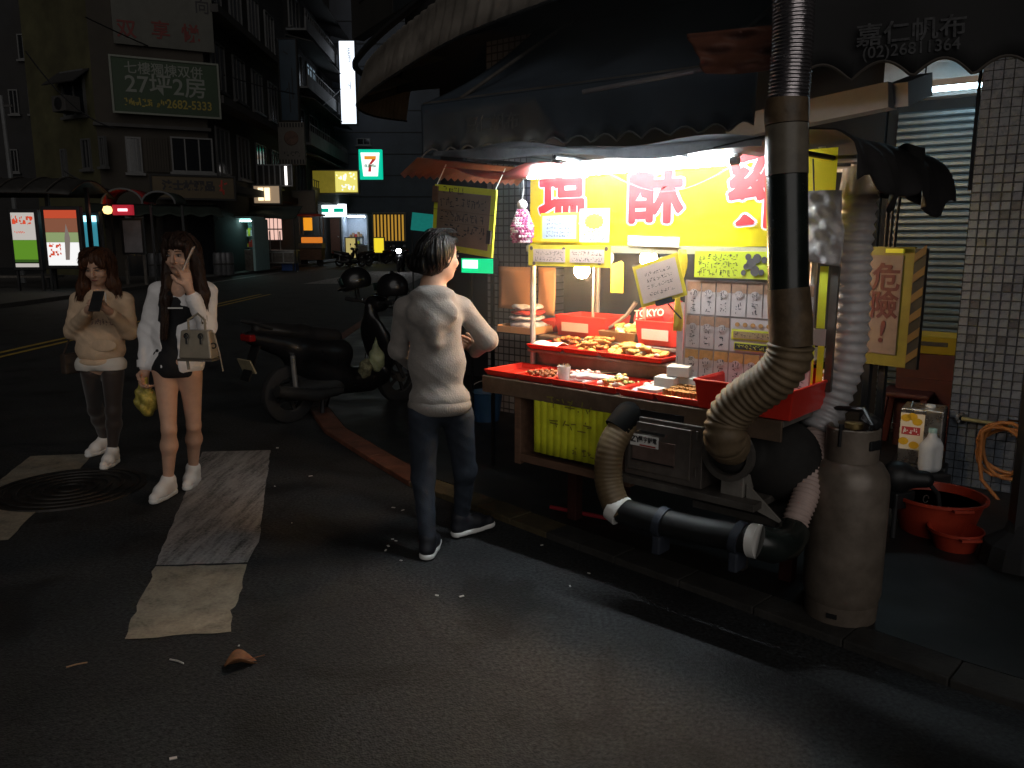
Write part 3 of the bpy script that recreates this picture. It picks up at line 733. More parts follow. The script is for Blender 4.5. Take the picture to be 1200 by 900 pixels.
# brown lit doorway panel beside the cart
t, w, h = frontal('door_panel', 'dim pinkish brown door panel between orange cart and store', 'door', ((378, 256), (399, 296)), 59, mat('door_brown', (.22, .10, .075), .6, var=.15), .1, WINF)
MB().lathe([(0, 0), (.05, 0), (.05, .06), (0, .07)], n=12).build('handle', CHROME, t, loc=(w * .8, 0, -.1), rot=(R(90), 0, 0))
# teal awning by the woman; glow put into its canvas, no light box
p = at(497, 258, 24)
aw = thing('light_box_sign', 'plain teal shop awning with added glow hung beyond the corner', 'sign', (p.x, 24, p.z))
MB().grid(lambda u, v: (-.34 + u * .75, -v * .5, .22 - v * .5 - u * .08), 6, 4).build('lit_sheet', mat('teal_canvas', (.03, .40, .36), .6, var=.1, emit=(.02, .40, .34), estr=.25), aw, solid=.02)
for sx in (-.3, .38): MB().tube([(sx, -.48, -.3), (sx, -.48, -p.z)], .02, 6).build('post', BLACK, aw)

# ------------------------------------------------------------------ bus stop with lit posters, left
def lightbox(label, px, Y, bands, rng):
    (xa, ya), (xb, yb) = px; a = at(xa, ya, Y); b = at(xb, yb, Y)
    t = thing('poster_box', label, 'poster', ((a.x + b.x) / 2, Y, 0)); w = (b.x - a.x) / 2; z1, z0 = a.z, b.z
    MB().box(-w - .09, w + .09, 0, .2, z0 - .1, z1 + .1).build('housing', BLACK, t, bevel=.02)
    for (f0, f1, m) in bands: MB().box(-w, w, -.012, -.003, z0 + (z1 - z0) * f0, z0 + (z1 - z0) * f1 - .004).build('poster', m, t)
    for sx in (-w - .04, w + .0): MB().box(sx, sx + .05, .05, .12, 0, z0 - .1).build('leg', BLACK, t)
    return t, w, z0, z1
WP = lit('poster_white', (.85, .80, .74), .5); GP = lit('poster_green', (.17, .42, .03), .5); OP = lit('poster_red', (.75, .10, .04), .6)
DGP = lit('poster_dark_green', (.06, .16, .02), .4); BR = lit('poster_brown', (.42, .16, .09), .42); LG = lit('poster_pale_green', (.42, .55, .25), .5); WP2 = lit('poster_bright_white', (.95, .95, .95), .9)
t, w, z0, z1 = lightbox('lit poster, white above green field with red characters', ((12, 249), (46, 313)), 22.8, [(0, .07, WP), (.09, .14, DGP), (.14, .5, GP), (.5, 1, WP)], rg)
H = z1 - z0
for k in range(3): scrawl(MB(), -w * .95 + k * w * .64, -w * .95 + k * w * .64 + w * .58, z0 + H * .79, z0 + H * .93, -.016, random.Random(30 + k), 2, .06).build('handwriting', OP, t, fix=False)
scrawl(MB(), -w * .8, w * .1, z0 + H * .62, z0 + H * .66, -.016, random.Random(40), 7, .015).build('handwriting', OP, t, fix=False)
t, w, z0, z1 = lightbox('lit poster, brown top and white foot with red block characters', ((51, 246), (95, 311)), 22.8, [(0, .42, WP2), (.42, .6, LG), (.6, .85, BR), (.85, 1, OP)], rg)
H = z1 - z0
for k in range(2):
    for q in range(2): scrawl(MB(), -w * .9 + k * w * .42, -w * .9 + k * w * .42 + w * .36, z0 + H * (.15 + q * .13), z0 + H * (.26 + q * .13), -.016, random.Random(50 + k + q * 2), 1, .055).build('handwriting', OP, t, fix=False)
MB().plate([(w * .1, z0 + H * .1), (w * .35, z0 + H * .1), (w * .5, z0 + H * .5), (w * .3, z0 + H * .75), (w * .15, z0 + H * .5)], -.018, -.013).build('printed_figure', lit('poster_figure', (.4, .33, .3), .4), t)
t, w, z0, z1 = lightbox('narrow cyan lit panel with bright lamp strip at its top', ((95, 252), (116, 290)), 24.5, [(0, .88, lit('cyan_panel', (.06, .36, .46), .6))], rg)
MB().box(-w - .15, w, -.1, -.014, z1 - .2, z1 - .02).build('lamp_strip', lit('cyan_lamp', (.45, .9, 1), 2.2), t)
bs = thing('bus_shelter', 'dark bus shelter with a ribbed barrel roof over lit posters', 'shelter', (-14.2, 23.5, 0))
zr = at(60, 232, 23.5).z
MB().grid(lambda u, v: (-3.5 + u * 5.6, -1.0 + v * 2.6, zr + .1 + .45 * math.sin(math.pi * v) - (.25 * max(0, u - .8) * 5) ** 2), 18, 10).build('roof', mat('shelter_roof', (.03, .028, .026), .6, var=.2), bs, smooth=True, solid=.04)
for k in range(8): MB().tube([(-3.4 + k * .7, -1.02 + v * .26, zr + .14 + .45 * math.sin(math.pi * v / 10)) for v in range(11)], .025, 6).build('roof_rib', DSTEEL, bs)
for sx in (-3.2, -1.15, .75, 1.9): MB().box(sx, sx + .1, .2, .3, 0, zr + .3).build('post', BLACK, bs)
MB().box(-3.3, .8, .35, .75, .42, .48).build('bench', DSTEEL, bs)
for sx in (-3.0, -1.3, .4): MB().box(sx, sx + .06, .5, .56, 0, .418).build('bench_leg', BLACK, bs)
# red arched awning + red led sign + warm lamp
p = at(147, 240, 25)
ra = thing('arched_awning', 'red scalloped arch awning above the red lit sign', 'awning', (p.x, 25, p.z))
REDC = mat('red_canvas', (.30, .02, .02), .7, var=.2)
for k, (cx, rr) in enumerate(((0, .62), (1.1, .5))):
    MB().grid(lambda u, v: (cx + rr * math.cos(math.pi * (1 - u)), -.2 + v * .9, .02 + rr * .72 * math.sin(math.pi * u)), 16, 2).build('canvas', REDC if k == 0 else AWN, ra, smooth=True, solid=.02)
    MB().tube([(cx + rr * math.cos(math.pi * (1 - u / 16)), -.22, .02 + rr * .72 * math.sin(math.pi * u / 16)) for u in range(17)], .03, 6).build('piping', PALEB, ra)
for sx in (-.62, .62, 1.58): MB().box(sx - .03, sx + .03, .3, .36, -p.z, .0).build('post', BLACK, ra)
t, w, h = frontal('lit_sign', 'red lit sign with glowing white bar under the red arch', 'sign', ((131, 240), (155, 252)), 24.6, lit('red_sign', (.55, .02, .04), .55), .15)
MB().box(-w * .4, w * .55, -.03, -.003, -h * .25, h * .25).build('light_bar', lit('red_hot', (1, .55, .6), 2.6), t)
t = thing('lantern', 'small warm glowing lantern beside the red lit sign', 'lamp', at(126, 246, 24.6))
MB().lathe([(0, -.13), (.1, -.1), (.14, 0), (.1, .1), (0, .12)], n=14).build('shade', lit('warm_lantern', (1, .62, .22), 2.4), t, smooth=True)
MB().tube([(0, 0, .1), (0, 0, .45)], .01, 5).build('cord', BLACK, t)
t, w, h = frontal('notice_panel', 'dim grey notice panel standing behind the red lit sign', 'panel', ((143, 258), (168, 296)), 26, mat('notice_grey', (.22, .22, .24), .5, var=.2, scale=2), .1, BLACK)
for sx in (-w, w): MB().box(sx - .04, sx + .04, .02, .1, -at(150, 277, 26).z, -h - .06).build('leg', DSTEEL, t)
# utility pole and cables
p = G(17, 345)
up = thing('utility_pole', 'thin pale utility pole at the bus shelter end', 'pole', (at(14, 200, 27).x, 27, 0))
MB().tube([(0, 0, 0), (-.1, 0, at(10, 112, 27).z)], [.09, .06], 8).build('shaft', PALEB, up)
MB().box(-.45, .25, -.04, .04, at(10, 112, 27).z - .35, at(10, 112, 27).z - .28).build('crossarm', CONC, up)
def cable(label, a, b, sag, r=.025):
    pts = [a.lerp(b, i / 16) - Vector((0, 0, sag * 4 * (i / 16) * (1 - i / 16))) for i in range(17)]
    return tag(MB().tube(pts, r, 5).build('cable', BLACK), label, 'cable')
cable('black cable crossing the pale banner above the green billboard', at(100, 20, 30), at(345, 110, 40), .3)
cable('black cable running under the green billboard along ochre wall', at(30, 60, 30), at(135, 150, 30.5), .5)
cable('thin cable from bus shelter roof up to the ochre corner', at(75, 200, 28), at(128, 222, 28), .1)
cable('thin cable strung from terrace to the tall white sign', at(300, 150, 42), at(400, 104, 56.5), .6, .02)
# ================================================================== ARCADE BUILDING ON THE NEAR CORNER
def tiles_mat(name, c1, c2, grout, bw, rh, ms):
    m = bpy.data.materials.new(name); m.use_nodes = True
    nt = m.node_tree; n = nt.nodes; l = nt.links; b = n['Principled BSDF']
    tc = n.new('ShaderNodeTexCoord'); sx = n.new('ShaderNodeSeparateXYZ'); cx = n.new('ShaderNodeCombineXYZ')
    l.new(tc.outputs['Object'], sx.inputs[0]); l.new(sx.outputs[0], cx.inputs[0]); l.new(sx.outputs[2], cx.inputs[1])
    br = n.new('ShaderNodeTexBrick'); br.offset = 0; l.new(cx.outputs[0], br.inputs['Vector'])
    br.inputs['Color1'].default_value = c1 + (1,); br.inputs['Color2'].default_value = c2 + (1,); br.inputs['Mortar'].default_value = grout + (1,)
    br.inputs['Scale'].default_value = 1; br.inputs['Mortar Size'].default_value = ms; br.inputs['Brick Width'].default_value = bw; br.inputs['Row Height'].default_value = rh
    l.new(br.outputs[0], b.inputs['Base Color']); b.inputs['Roughness'].default_value = .35
    bp = n.new('ShaderNodeBump'); bp.inputs['Strength'].default_value = .6; bp.inputs['Distance'].default_value = .004; bp.invert = True
    l.new(br.outputs['Fac'], bp.inputs['Height']); l.new(bp.outputs[0], b.inputs['Normal'])
    return m
PZ = KH - .004
arc = thing('arcade_building', 'corner building with tiled pillars and roller shutter behind the snack stall', 'building')
DARKW = mat('arcade_dark_wall', (.022, .021, .022), .85, var=.3, scale=1.2, dirt=.5)
FSH = face((1.3, 7.6), (5.3, 4.6))
FBK = face((-.80, 9.3), (1.3, 7.6))
wall(arc, FBK, 0, 3.3, DARKW, .2, 'back_wall')
FSD = face((-1.3, 60), (-1.3, 9.6))
MB().box(-.80, -.4, 9.4, 60, 0, 16).build('street_wall', DARKW, arc)
for k in range(9): MB().box(-.86, -.802, 11 + k * 5, 13.6 + k * 5, .1, 2.8).build('shop_shutter', mat('far_shutter', (.05, .045, .04), .6, .3, var=.2), arc)
MB().prism([(-1.3, 9.6), (-.95, 7.7), (-.1, 6.1), (1.2, 4.7), (2.6, 3.7), (6.5, 2.0), (8, 4), (4, 7), (1.2, 8.2)], 3.2, 3.35).build('ceiling', DARKW, arc)
MB().prism([(-1.2, 9.6), (-.5, 7.5), (.5, 6.1), (2.6, 4.4), (7, 2.4), (9, 6), (4, 9), (0, 10)], 3.36, 14).build('upper_wall', DARKW, arc)
# shutter with slats
x0 = onface(FSH, 1040, 300)[0]; x1 = onface(FSH, 1190, 300)[0]; zt = onface(FSH, 1105, 117)[1]
SLAT = mat('shutter_slat', (.15, .19, .21), .38, .45, var=.15, scale=5, dirt=.35)
sh = MB().box(x0 - .08, x1 + .1, .03, .1, PZ, zt + .5).build('roller_shutter', DARKW, arc, loc=FSH[0], rot=(0, 0, FSH[2]))
pitch = .052; me = MB().add([(x0, 0, 0), (x1, 0, 0), (x0, -.016, .012), (x1, -.016, .012), (x0, -.018, .034), (x1, -.018, .034), (x0, -.002, .049), (x1, -.002, .049)],
    [(0, 1, 3, 2), (2, 3, 5, 4), (4, 5, 7, 6), (0, 2, 4, 6), (1, 7, 5, 3), (0, 6, 7, 1)]).mesh('slat'); me.materials.append(SLAT)
for k in range(int((zt - PZ - .05) / pitch)):
    s = bpy.data.objects.new('slat', me); COL.objects.link(s); s.parent = sh; s.location = (0, 0.0, PZ + .03 + k * pitch)
MB().box(x0 - .1, x1 + .1, -.12, .02, zt + .01, zt + .35).build('shutter_housing', mat('white_soffit', (.55, .56, .56), .7, var=.08, dirt=.2), sh)
MB().box(0, x0 - .09, 0, .2, PZ, 3.2).build('back_wall', DARKW, arc, loc=FSH[0], rot=(0, 0, FSH[2]))
# white tiled pillar: tiles are pieces of their own
pa = G(1104, 566, PZ)
FP = face((pa.x, pa.y), (pa.x + .8 * .66, pa.y - .6 * .66))
GROUT = mat('dark_grout', (.02, .022, .026), .9, var=.2)
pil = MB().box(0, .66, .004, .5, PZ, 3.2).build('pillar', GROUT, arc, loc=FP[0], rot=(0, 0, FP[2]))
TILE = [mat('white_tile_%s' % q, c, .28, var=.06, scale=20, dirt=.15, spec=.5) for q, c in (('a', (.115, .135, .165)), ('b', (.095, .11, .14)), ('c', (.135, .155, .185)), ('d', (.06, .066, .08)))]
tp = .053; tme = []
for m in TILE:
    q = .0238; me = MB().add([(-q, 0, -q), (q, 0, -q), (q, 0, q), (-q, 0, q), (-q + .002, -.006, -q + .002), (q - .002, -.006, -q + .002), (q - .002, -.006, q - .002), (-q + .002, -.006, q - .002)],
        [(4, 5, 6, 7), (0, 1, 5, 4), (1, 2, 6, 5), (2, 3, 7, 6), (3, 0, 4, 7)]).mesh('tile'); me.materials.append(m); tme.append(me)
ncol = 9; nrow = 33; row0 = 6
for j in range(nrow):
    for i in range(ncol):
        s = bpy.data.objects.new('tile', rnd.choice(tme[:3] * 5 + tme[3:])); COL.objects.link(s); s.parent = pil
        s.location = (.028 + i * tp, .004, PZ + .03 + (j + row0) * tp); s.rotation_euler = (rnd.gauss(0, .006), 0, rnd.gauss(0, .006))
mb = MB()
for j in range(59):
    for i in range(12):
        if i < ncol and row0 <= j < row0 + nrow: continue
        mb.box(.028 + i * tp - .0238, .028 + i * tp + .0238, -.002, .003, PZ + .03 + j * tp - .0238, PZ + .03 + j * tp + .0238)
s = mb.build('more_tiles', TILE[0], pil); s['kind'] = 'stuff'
# second pillar, grey, behind the stall
FP2 = face((-.22, 7.2), (.16, 6.9))
TG = tiles_mat('grey_wall_tile', (.20, .20, .22), (.16, .16, .18), (.03, .03, .035), .062, .062, .006)
MB().box(0, .48, 0, .5, PZ, 3.2).build('pillar', TG, arc, loc=FP2[0], rot=(0, 0, FP2[2]))
# white beam
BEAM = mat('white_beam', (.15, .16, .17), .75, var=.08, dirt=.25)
a = at(856, 152, 5.5); b = at(1046, 112, 4.75)
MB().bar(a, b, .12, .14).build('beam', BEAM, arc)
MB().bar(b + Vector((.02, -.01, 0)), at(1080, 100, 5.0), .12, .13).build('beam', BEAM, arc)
# fluorescent lamp over the shutter
lp = fpos(FSH, (x0 + x1) / 2 + .1, zt - .02, .62)
lm = thing('ceiling_lamp', 'cold white tube lamp hung before the roller shutter', 'lamp', lp, FSH[2])
MB().tube([(-.3, 0, 0), (.3, 0, 0)], .014, 10).build('tube', lit('cold_tube', (.58, .86, 1.0), 45), lm)
MB().box(-.34, .34, -.03, .03, .016, .06).build('fitting', WHITEP, lm)
for sx in (-.25, .25): MB().tube([(sx, 0, .06), (sx, 0, 3.18 - lp.z)], .006, 5).build('hanger', BLACK, lm)

# ------------------------------------------------------------------ corrugated canopy round the corner
CANM = mat('corrugated_brown', (.34, .30, .26), .4, .1, var=.25, scale=3, dirt=.4)
RIM = mat('canopy_rim', (.02, .02, .021), .7, var=.2)
path = [(2.6, 3.3), (1.1, 4.45), (-.20, 6.05), (-1.0, 7.6), (-1.55, 8.9), (-1.78, 9.7), (-1.68, 10.35), (-1.35, 10.75)]
def spl(pts, n):
    out = []
    for i in range(len(pts) - 1):
        p0, p1, p2, p3 = (Vector(pts[max(0, min(len(pts) - 1, i + k))]) for k in (-1, 0, 1, 2))
        for k in range(n):
            t = k / n
            out.append(.5 * ((2 * p1) + (p2 - p0) * t + (2 * p0 - 5 * p1 + 4 * p2 - p3) * t * t + (3 * p1 - p0 - 3 * p2 + p3) * t ** 3))
    out.append(Vector(pts[-1])); return out
cp = spl([(x, y, 0) for x, y in path], 26)
def nin(i):
    t = (cp[min(i + 1, len(cp) - 1)] - cp[max(i - 1, 0)]).normalized(); return Vector((t.y, -t.x, 0))
can = thing('canopy', 'brown corrugated canopy curving round the building corner', 'canopy')
N = len(cp) - 1
def cpt(u, v):
    i = min(N, int(round(u * N))); q = .018 * math.sin(i * 2.1)
    if v < .5:   # fascia leaning outward as it drops
        f = v * 2; return cp[i] + nin(i) * (.10 * f + q) + Vector((0, 0, 3.05 + .42 * f))
    f = v * 2 - 1; return cp[i] + nin(i) * (.10 + 1.3 * f) + Vector((0, 0, 3.47 + .55 * f + q))
MB().grid(cpt, N, 6).build('sheet', CANM, can, smooth='all', solid=.006)
MB().tube([cp[i] + nin(i) * -.01 + Vector((0, 0, 3.49)) for i in range(N + 1)], .035, 7).build('top_rim', RIM, can)
MB().tube([cp[i] + Vector((0, 0, 3.045)) for i in range(N + 1)], .012, 6).build('bottom_rim', RIM, can)
SKYL = mat('green_translucent_sheet', (.25, .5, .42), .4, var=.1, transl=.5)
for (i0, i1, d0, d1) in ((62, 92, .35, .5), (70, 88, .75, .9)):
    MB().grid(lambda u, v: cp[int(i0 + u * (i1 - i0))] + nin(int(i0 + u * (i1 - i0))) * (d0 + (d1 - d0) * v) + Vector((0, 0, 3.36 + .2 * (d0 + (d1 - d0) * v) + .008 * math.sin(u * 60))), 40, 2).build('clear_sheet', SKYL, can, smooth='all', solid=.004)
for i in (58, 78, 100, 124): MB().bar(cp[i] + nin(i) * .06 + Vector((0, 0, 3.1)), cp[i] + nin(i) * 1.3 + Vector((0, 0, 3.5)), .05, .07).build('rafter', RIM, can)
# signboard on top of the canopy
FSG = face((-1.95, 10.4), (.6, 5.9))
sb = thing('signboard', 'row of dull grey sign panels above the corrugated canopy', 'signboard', FSG[0], FSG[2])
for k, (xa, xb, c) in enumerate(((0, 1.35, (.03, .028, .025)), (1.37, 2.9, (.016, .022, .026)), (2.92, 5.1, (.05, .05, .048)))):
    MB().box(xa, xb, 0, .15, 3.95, 6.6).build('panel', mat('sign_panel_%d' % k, c, .7, var=.2, scale=1.2, dirt=.3), sb)
scrawl(MB(), 3.0, 3.9, 4.32, 4.55, -.006, random.Random(12), 4, .03).build('handwriting', INK, sb, fix=False)
MB().box(.3, .85, -.01, -.002, 4.3, 4.5).build('plate', INK, sb)

# ------------------------------------------------------------------ blue awning behind the stall
FA = face((-.62, 5.75), (1.26, 4.34))
BLUEC = mat('slate_blue_canvas', (.036, .050, .068), .65, var=.15, scale=2.5, dirt=.3, bump=.15, bscale=12)
zb = 2.12
ba = thing('awning', 'slate blue canvas awning with scalloped edge behind the stall', 'awning', FA[0], FA[2])
def scal(x, w): return .05 * abs(math.sin(math.pi * x / w))
MB().grid(lambda u, v: (u * FA[1], .02 * math.sin(u * 23) * (1 - v), zb + scal(u * FA[1], .17) * (1 - v) + v * .34), 160, 4).build('valance', BLUEC, ba, smooth='all', solid=.004)
MB().tube([(u / 80 * FA[1], .02 * math.sin(u / 80 * 23) - .006, zb + scal(u / 80 * FA[1], .17)) for u in range(81)], .006, 5).build('edge_piping', mat('grey_piping', (.09, .095, .105), .7, var=0), ba)
MB().grid(lambda u, v: (u * FA[1], v * 1.5, zb + .344 + v * .85 - .07 * math.sin(math.pi * v) - .03 * math.sin(u * 18) * math.sin(math.pi * v)), 60, 10).build('canvas', BLUEC, ba, smooth='all', solid=.004)
MB().tube([(.0, .03, zb + .35), (FA[1], .03, zb + .35)], .016, 8).build('rail', DSTEEL, ba)
a = at(683, 108, 4.3); b = at(830, 80, 4.0)
mi = ba.matrix_basis.inverted()
MB().tube([mi @ a, mi @ b], .012, 8).build('spreader_bar', mat('grey_tube', (.3, .28, .29), .4, .6, var=.1), ba)
text('lettering', '嘉仁帆布', .11, mat('faint_print', (.045, .058, .07), .7, var=.2), ba, (.62, -.016, zb + .17), (R(90), 0, 0), .001, .001)
for xx in (.3, FA[1] - .3): MB().tube([(xx, .03, zb + .35), (xx + .1, 1.3, zb + 1.1)], .014, 8).build('strut', DSTEEL, ba)
# orange tarpaulin tucked under the canopy
a = [at(805, 40, 3.9), at(975, 22, 3.55), at(972, 62, 3.45), at(826, 86, 3.75)]
def otp(u, v):
    p = a[0].lerp(a[1], u).lerp(a[3].lerp(a[2], u), v)
    return p + Vector((0, 1, .2)) * (.025 * math.sin(u * 13 + v * 9) + .02 * math.sin(v * 17 - u * 5)) + Vector((0, 0, -.03 * math.sin(math.pi * u) * v))
tag(MB().grid(otp, 40, 14).build('tarpaulin', mat('orange_tarp', (.16, .055, .03), .6, var=.15, scale=8), smooth='all', solid=.004), 'crumpled orange tarpaulin slung below the canopy behind the duct', 'tarpaulin')
tag(MB().grid(lambda u, v: Vector((u * .16, -u * .14, v * -.1 - u * v * .02 + .015 * math.sin(u * 9))) + at(958, 22, 3.4), 10, 6).build('tarpaulin', mat('orange_tarp', ()), smooth='all', solid=.004), 'small orange tarpaulin end showing right of the silver duct', 'tarpaulin') if 0 else None

# ------------------------------------------------------------------ near black awning with painted name
FN = face((.98, 2.86), (2.35, 2.5))
BLKC = mat('black_canvas', (.010, .010, .011), .8, var=.25, scale=4, dirt=.2, bump=.15, bscale=15)
zn = onface(FN, 1050, 92)[1]
na = thing('awning', 'black canvas awning with scalloped edge and painted shop name', 'awning', FN[0], FN[2])
MB().grid(lambda u, v: (u * FN[1], .012 * math.sin(u * 19), zn + .055 * abs(math.sin(math.pi * (u * FN[1] + .03) / .185)) * (1 - v) + v * .30), 120, 4).build('valance', BLKC, na, smooth='all', solid=.004)
MB().tube([(u / 90 * FN[1], .012 * math.sin(u / 90 * 19) - .004, zn + .055 * abs(math.sin(math.pi * (u / 90 * FN[1] + .03) / .185))) for u in range(91)], .005, 5).build('edge_piping', mat('brown_piping', (.06, .05, .042), .7, var=0), na)
MB().grid(lambda u, v: (u * FN[1], v * 1.6, zn + .304 + v * .75 - .05 * math.sin(math.pi * v)), 30, 8).build('canvas', BLKC, na, smooth='all', solid=.004)
NP = mat('worn_white_print', (.055, .055, .058), .8, var=.5, scale=40)
xm, zm = onface(FN, 1066, 39); text('lettering', '嘉仁帆布', .074, NP, na, (xm, -.016, zm), (R(90), R(-3), 0), .001, .001, sx=1.12)
xm, zm = onface(FN, 1066, 57); text('lettering', '(02)26811364', .052, NP, na, (xm, -.016, zm - .004), (R(90), R(-3), 0), .001, .0005, sx=1.0)
pb = G(1192, 660, PZ)
q = mi = na.matrix_basis.inverted() @ Vector((pb.x, pb.y, 0))
MB().box(q.x - .045, q.x + .06, q.y - .05, q.y + .05, PZ + .14, zn + .3).build('post', BLACK, na)
MB().lathe([(0, 0), (.17, 0), (.15, .1), (.07, .16), (.06, .2)], c=(q.x, q.y, PZ), n=14).build('post_foot', RUBBER, na)
MB().tube([(FN[1] * .42, .2, zn + .3), (FN[1] * .43, .25, zn - .35)], .006, 6).build('hanging_cord', BLACK, na)
p = na.matrix_basis @ Vector((q.x, q.y - .08, onface(FN, 1190, 355)[1]))
t = thing('switch_box', 'small brown wooden switch box on the black awning post', 'box', (p.x, p.y, p.z + .02), FN[2])
MB().box(-.055, .075, -.05, .028, -.065, .065).build('case', mat('varnished_wood', (.12, .06, .03), .5, var=.2), t, bevel=.006)
MB().box(-.03, .05, -.058, -.051, -.035, .035).build('cover_plate', WOOD, t)
# ================================================================== THE SNACK STALL
CA = math.atan2(-1.07, 1.20); CO = Vector((-.124, 4.12, 0))
CU = Vector((math.cos(CA), math.sin(CA), 0)); CW = Vector((-CU.y, CU.x, 0))
def C(x, y, w):
    r = ray(x, y); t = (CO.dot(CW) + w) / r.dot(CW); P = Vector((0, 0, CAM_H)) + r * t - CO
    return P.dot(CU), P.z
def CV(x, y, w): s, z = C(x, y, w); return Vector((s, w, z))
def cw(s, w, z): return CO + CU * s + CW * w + Vector((0, 0, z))     # stall coordinates -> world
def sthing(name, label, cat, s, w, z, group=None, rz=0): return thing(name, label, cat, cw(s, w, z), CA + rz, group)

BENCH = mat('bench_steel', (.30, .27, .24), .42, .6, var=.2, scale=8, dirt=.6)
TARP = mat('roof_tarp', (.28, .29, .31), .6, var=.25, scale=5, bump=.3, bscale=9, transl=.6)
REDT = mat('red_tarp', (.30, .035, .025), .6, var=.2, scale=6, transl=.3)
stall = thing('snack_stall', 'lit fried snack stall with yellow banner, tarp roof and steel counter', 'stall', CO, CA)
# counter: front shelf, stepped shelf, back bench
MB().box(0, 1.6, -.03, .34, .845, .872).build('front_shelf', BENCH, stall, bevel=.004)
MB().box(.0, 1.6, -.045, -.031, .79, .874).build('front_rail', mat('rail_brown', (.16, .11, .075), .6, .3, var=.25, scale=9, dirt=.5), stall, bevel=.003)
MB().box(.06, 1.0, .24, .50, .975, .99).build('upper_shelf', BENCH, stall, bevel=.003)
MB().box(.06, 1.0, .30, .315, .874, .974).build('shelf_riser', BENCH, stall)
MB().box(-.02, 1.5, .42, .95, 1.02, 1.04).build('back_bench', BENCH, stall, bevel=.004)
MB().box(-.02, 1.5, .44, .455, .6, 1.018).build('bench_front', BENCH, stall)
MB().box(0, 1.5, .36, .90, .45, .48).build('bottom_shelf', WOOD, stall)
MB().box(.2, .24, -.02, .42, .44, .843).build('side_frame', WOOD, stall, bevel=.003)
MB().box(.24, .90, -.02, .03, .455, .495).build('lower_rail', WOOD, stall, bevel=.003)
MB().box(.81, .88, -.018, .03, .497, .788).build('upright_board', WOOD, stall, bevel=.003)
MB().box(.0, 1.5, .92, .945, .48, 1.02).build('back_panel', DARKW, stall)
LEGM = mat('red_brown_leg', (.05, .012, .009), .6, var=.2, dirt=.4)
for s in (.22, 1.44):
    for w in (.40, .88): MB().box(s, s + .06, w, w + .06, PZ + .002, .449).build('leg', LEGM, stall, bevel=.003)
# posts and roof
PALEPOST = mat('pale_post', (.42, .38, .34), .5, .3, var=.2, scale=12, dirt=.3)
for s, w, z0 in ((.075, .27, .875), (1.55, .30, .875), (.02, .93, 1.042), (1.46, .93, 1.042)):
    MB().tube([(s, w, z0), (s, w, 1.93)], .015, 10).build('post', PALEPOST, stall)
MB().tube([(.30, .5, 1.042), (.30, .5, 1.56)], .007, 8).build('thin_post', PALEPOST, stall)
MB().tube([(.62, .5, 1.042), (.62, .5, 1.56)], .009, 8).build('thin_post', PALEPOST, stall)
MB().tube([(-.02, .27, 1.925), (1.72, .27, 1.87)], .014, 8).build('roof_rail', PALEPOST, stall)
MB().tube([(-.02, .93, 1.935), (1.6, .93, 1.88)], .014, 8).build('roof_rail', PALEPOST, stall)
for s in (.0, .55, 1.1, 1.62): MB().tube([(s, -.15, 1.945 - .045 * s), (s, .98, 1.955 - .045 * s)], .010, 8).build('roof_rib', BLACK, stall)
def roofp(u, v):
    s = -.2 + u * 1.72; w = -.17 + v * 1.24
    z = 1.985 - .05 * s + .03 * math.sin(s * 5.7 + 1) * .5 + .012 * math.sin(w * 11 + s * 6) + .05 * math.sin(math.pi * v)
    return (s, w, z)
MB().grid(roofp, 70, 24).build('roof_tarp', TARP, stall, smooth='all', solid=.004)
def valp(u, v):
    s = -.2 + u * 1.72; b = roofp(u, 0)
    return (s, -.175 - .012 * math.sin(s * 21) * v, b[2] - .002 - v * (.035 + .014 * math.sin(s * 7.3)))
MB().grid(valp, 120, 4).build('tarp_hem', TARP, stall, smooth='all', solid=.004)
# right end of the tarp draped down and tucked under
PRF = [(1.32, 1.90), (1.50, 1.925), (1.68, 1.94), (1.78, 1.925), (1.84, 1.88), (1.865, 1.83), (1.878, 1.775), (1.885, 1.725)]
def tend(u, v):
    f = u * (len(PRF) - 1); i = min(len(PRF) - 2, int(f)); f -= i
    x = PRF[i][0] * (1 - f) + PRF[i + 1][0] * f; z = PRF[i][1] * (1 - f) + PRF[i + 1][1] * f
    k = max(0, u - .2); return (x + .03 * k * math.sin(v * 17 + u * 5) + .014 * k * math.sin(v * 41), -.18 + v * 1.1, z + (.02 * k + .05 * k ** 3) * math.sin(v * 13 + 1) + .03 * k ** 3 * math.sin(v * 37) - .03 * k * v)
MB().grid(tend, 24, 40).build('tarp_end', mat('tarp_black', (.014, .012, .012), .8, var=.3), stall, smooth='all', solid=.005)
MB().grid(lambda u, v: (1.63 + u * .235, .52 + .02 * math.sin(u * 14) + .01 * math.sin(v * 9), 1.93 - v * (.22 - .05 * (1 - u)) + .01 * math.sin(u * 11)), 16, 8).build('tarp_flap', mat('tarp_black', ()), stall, smooth='all', solid=.004)
# red tarp under the left of the roof and red side curtain
MB().grid(lambda u, v: (-.16 + u * .62, -.14 + v * .7, 1.915 - .06 * math.sin(math.pi * u) * math.sin(math.pi * min(1, v + .25)) + .008 * math.sin(u * 17)), 20, 14).build('red_tarp', REDT, stall, smooth='all', solid=.003)
MB().grid(lambda u, v: (.0 - .015 * math.sin(u * 16) + .01, .62 + u * .3, 1.92 - v * .27), 20, 6).build('side_curtain', mat('orange_red_curtain', (.55, .10, .04), .7, var=.15, transl=.3), stall, smooth='all', solid=.003)
MB().grid(lambda u, v: (-.02 + u * .10, .5 + .012 * math.sin(u * 14), 1.9 - v * .24), 10, 6).build('side_curtain', MATS['orange_red_curtain'], stall, smooth='all', solid=.003)
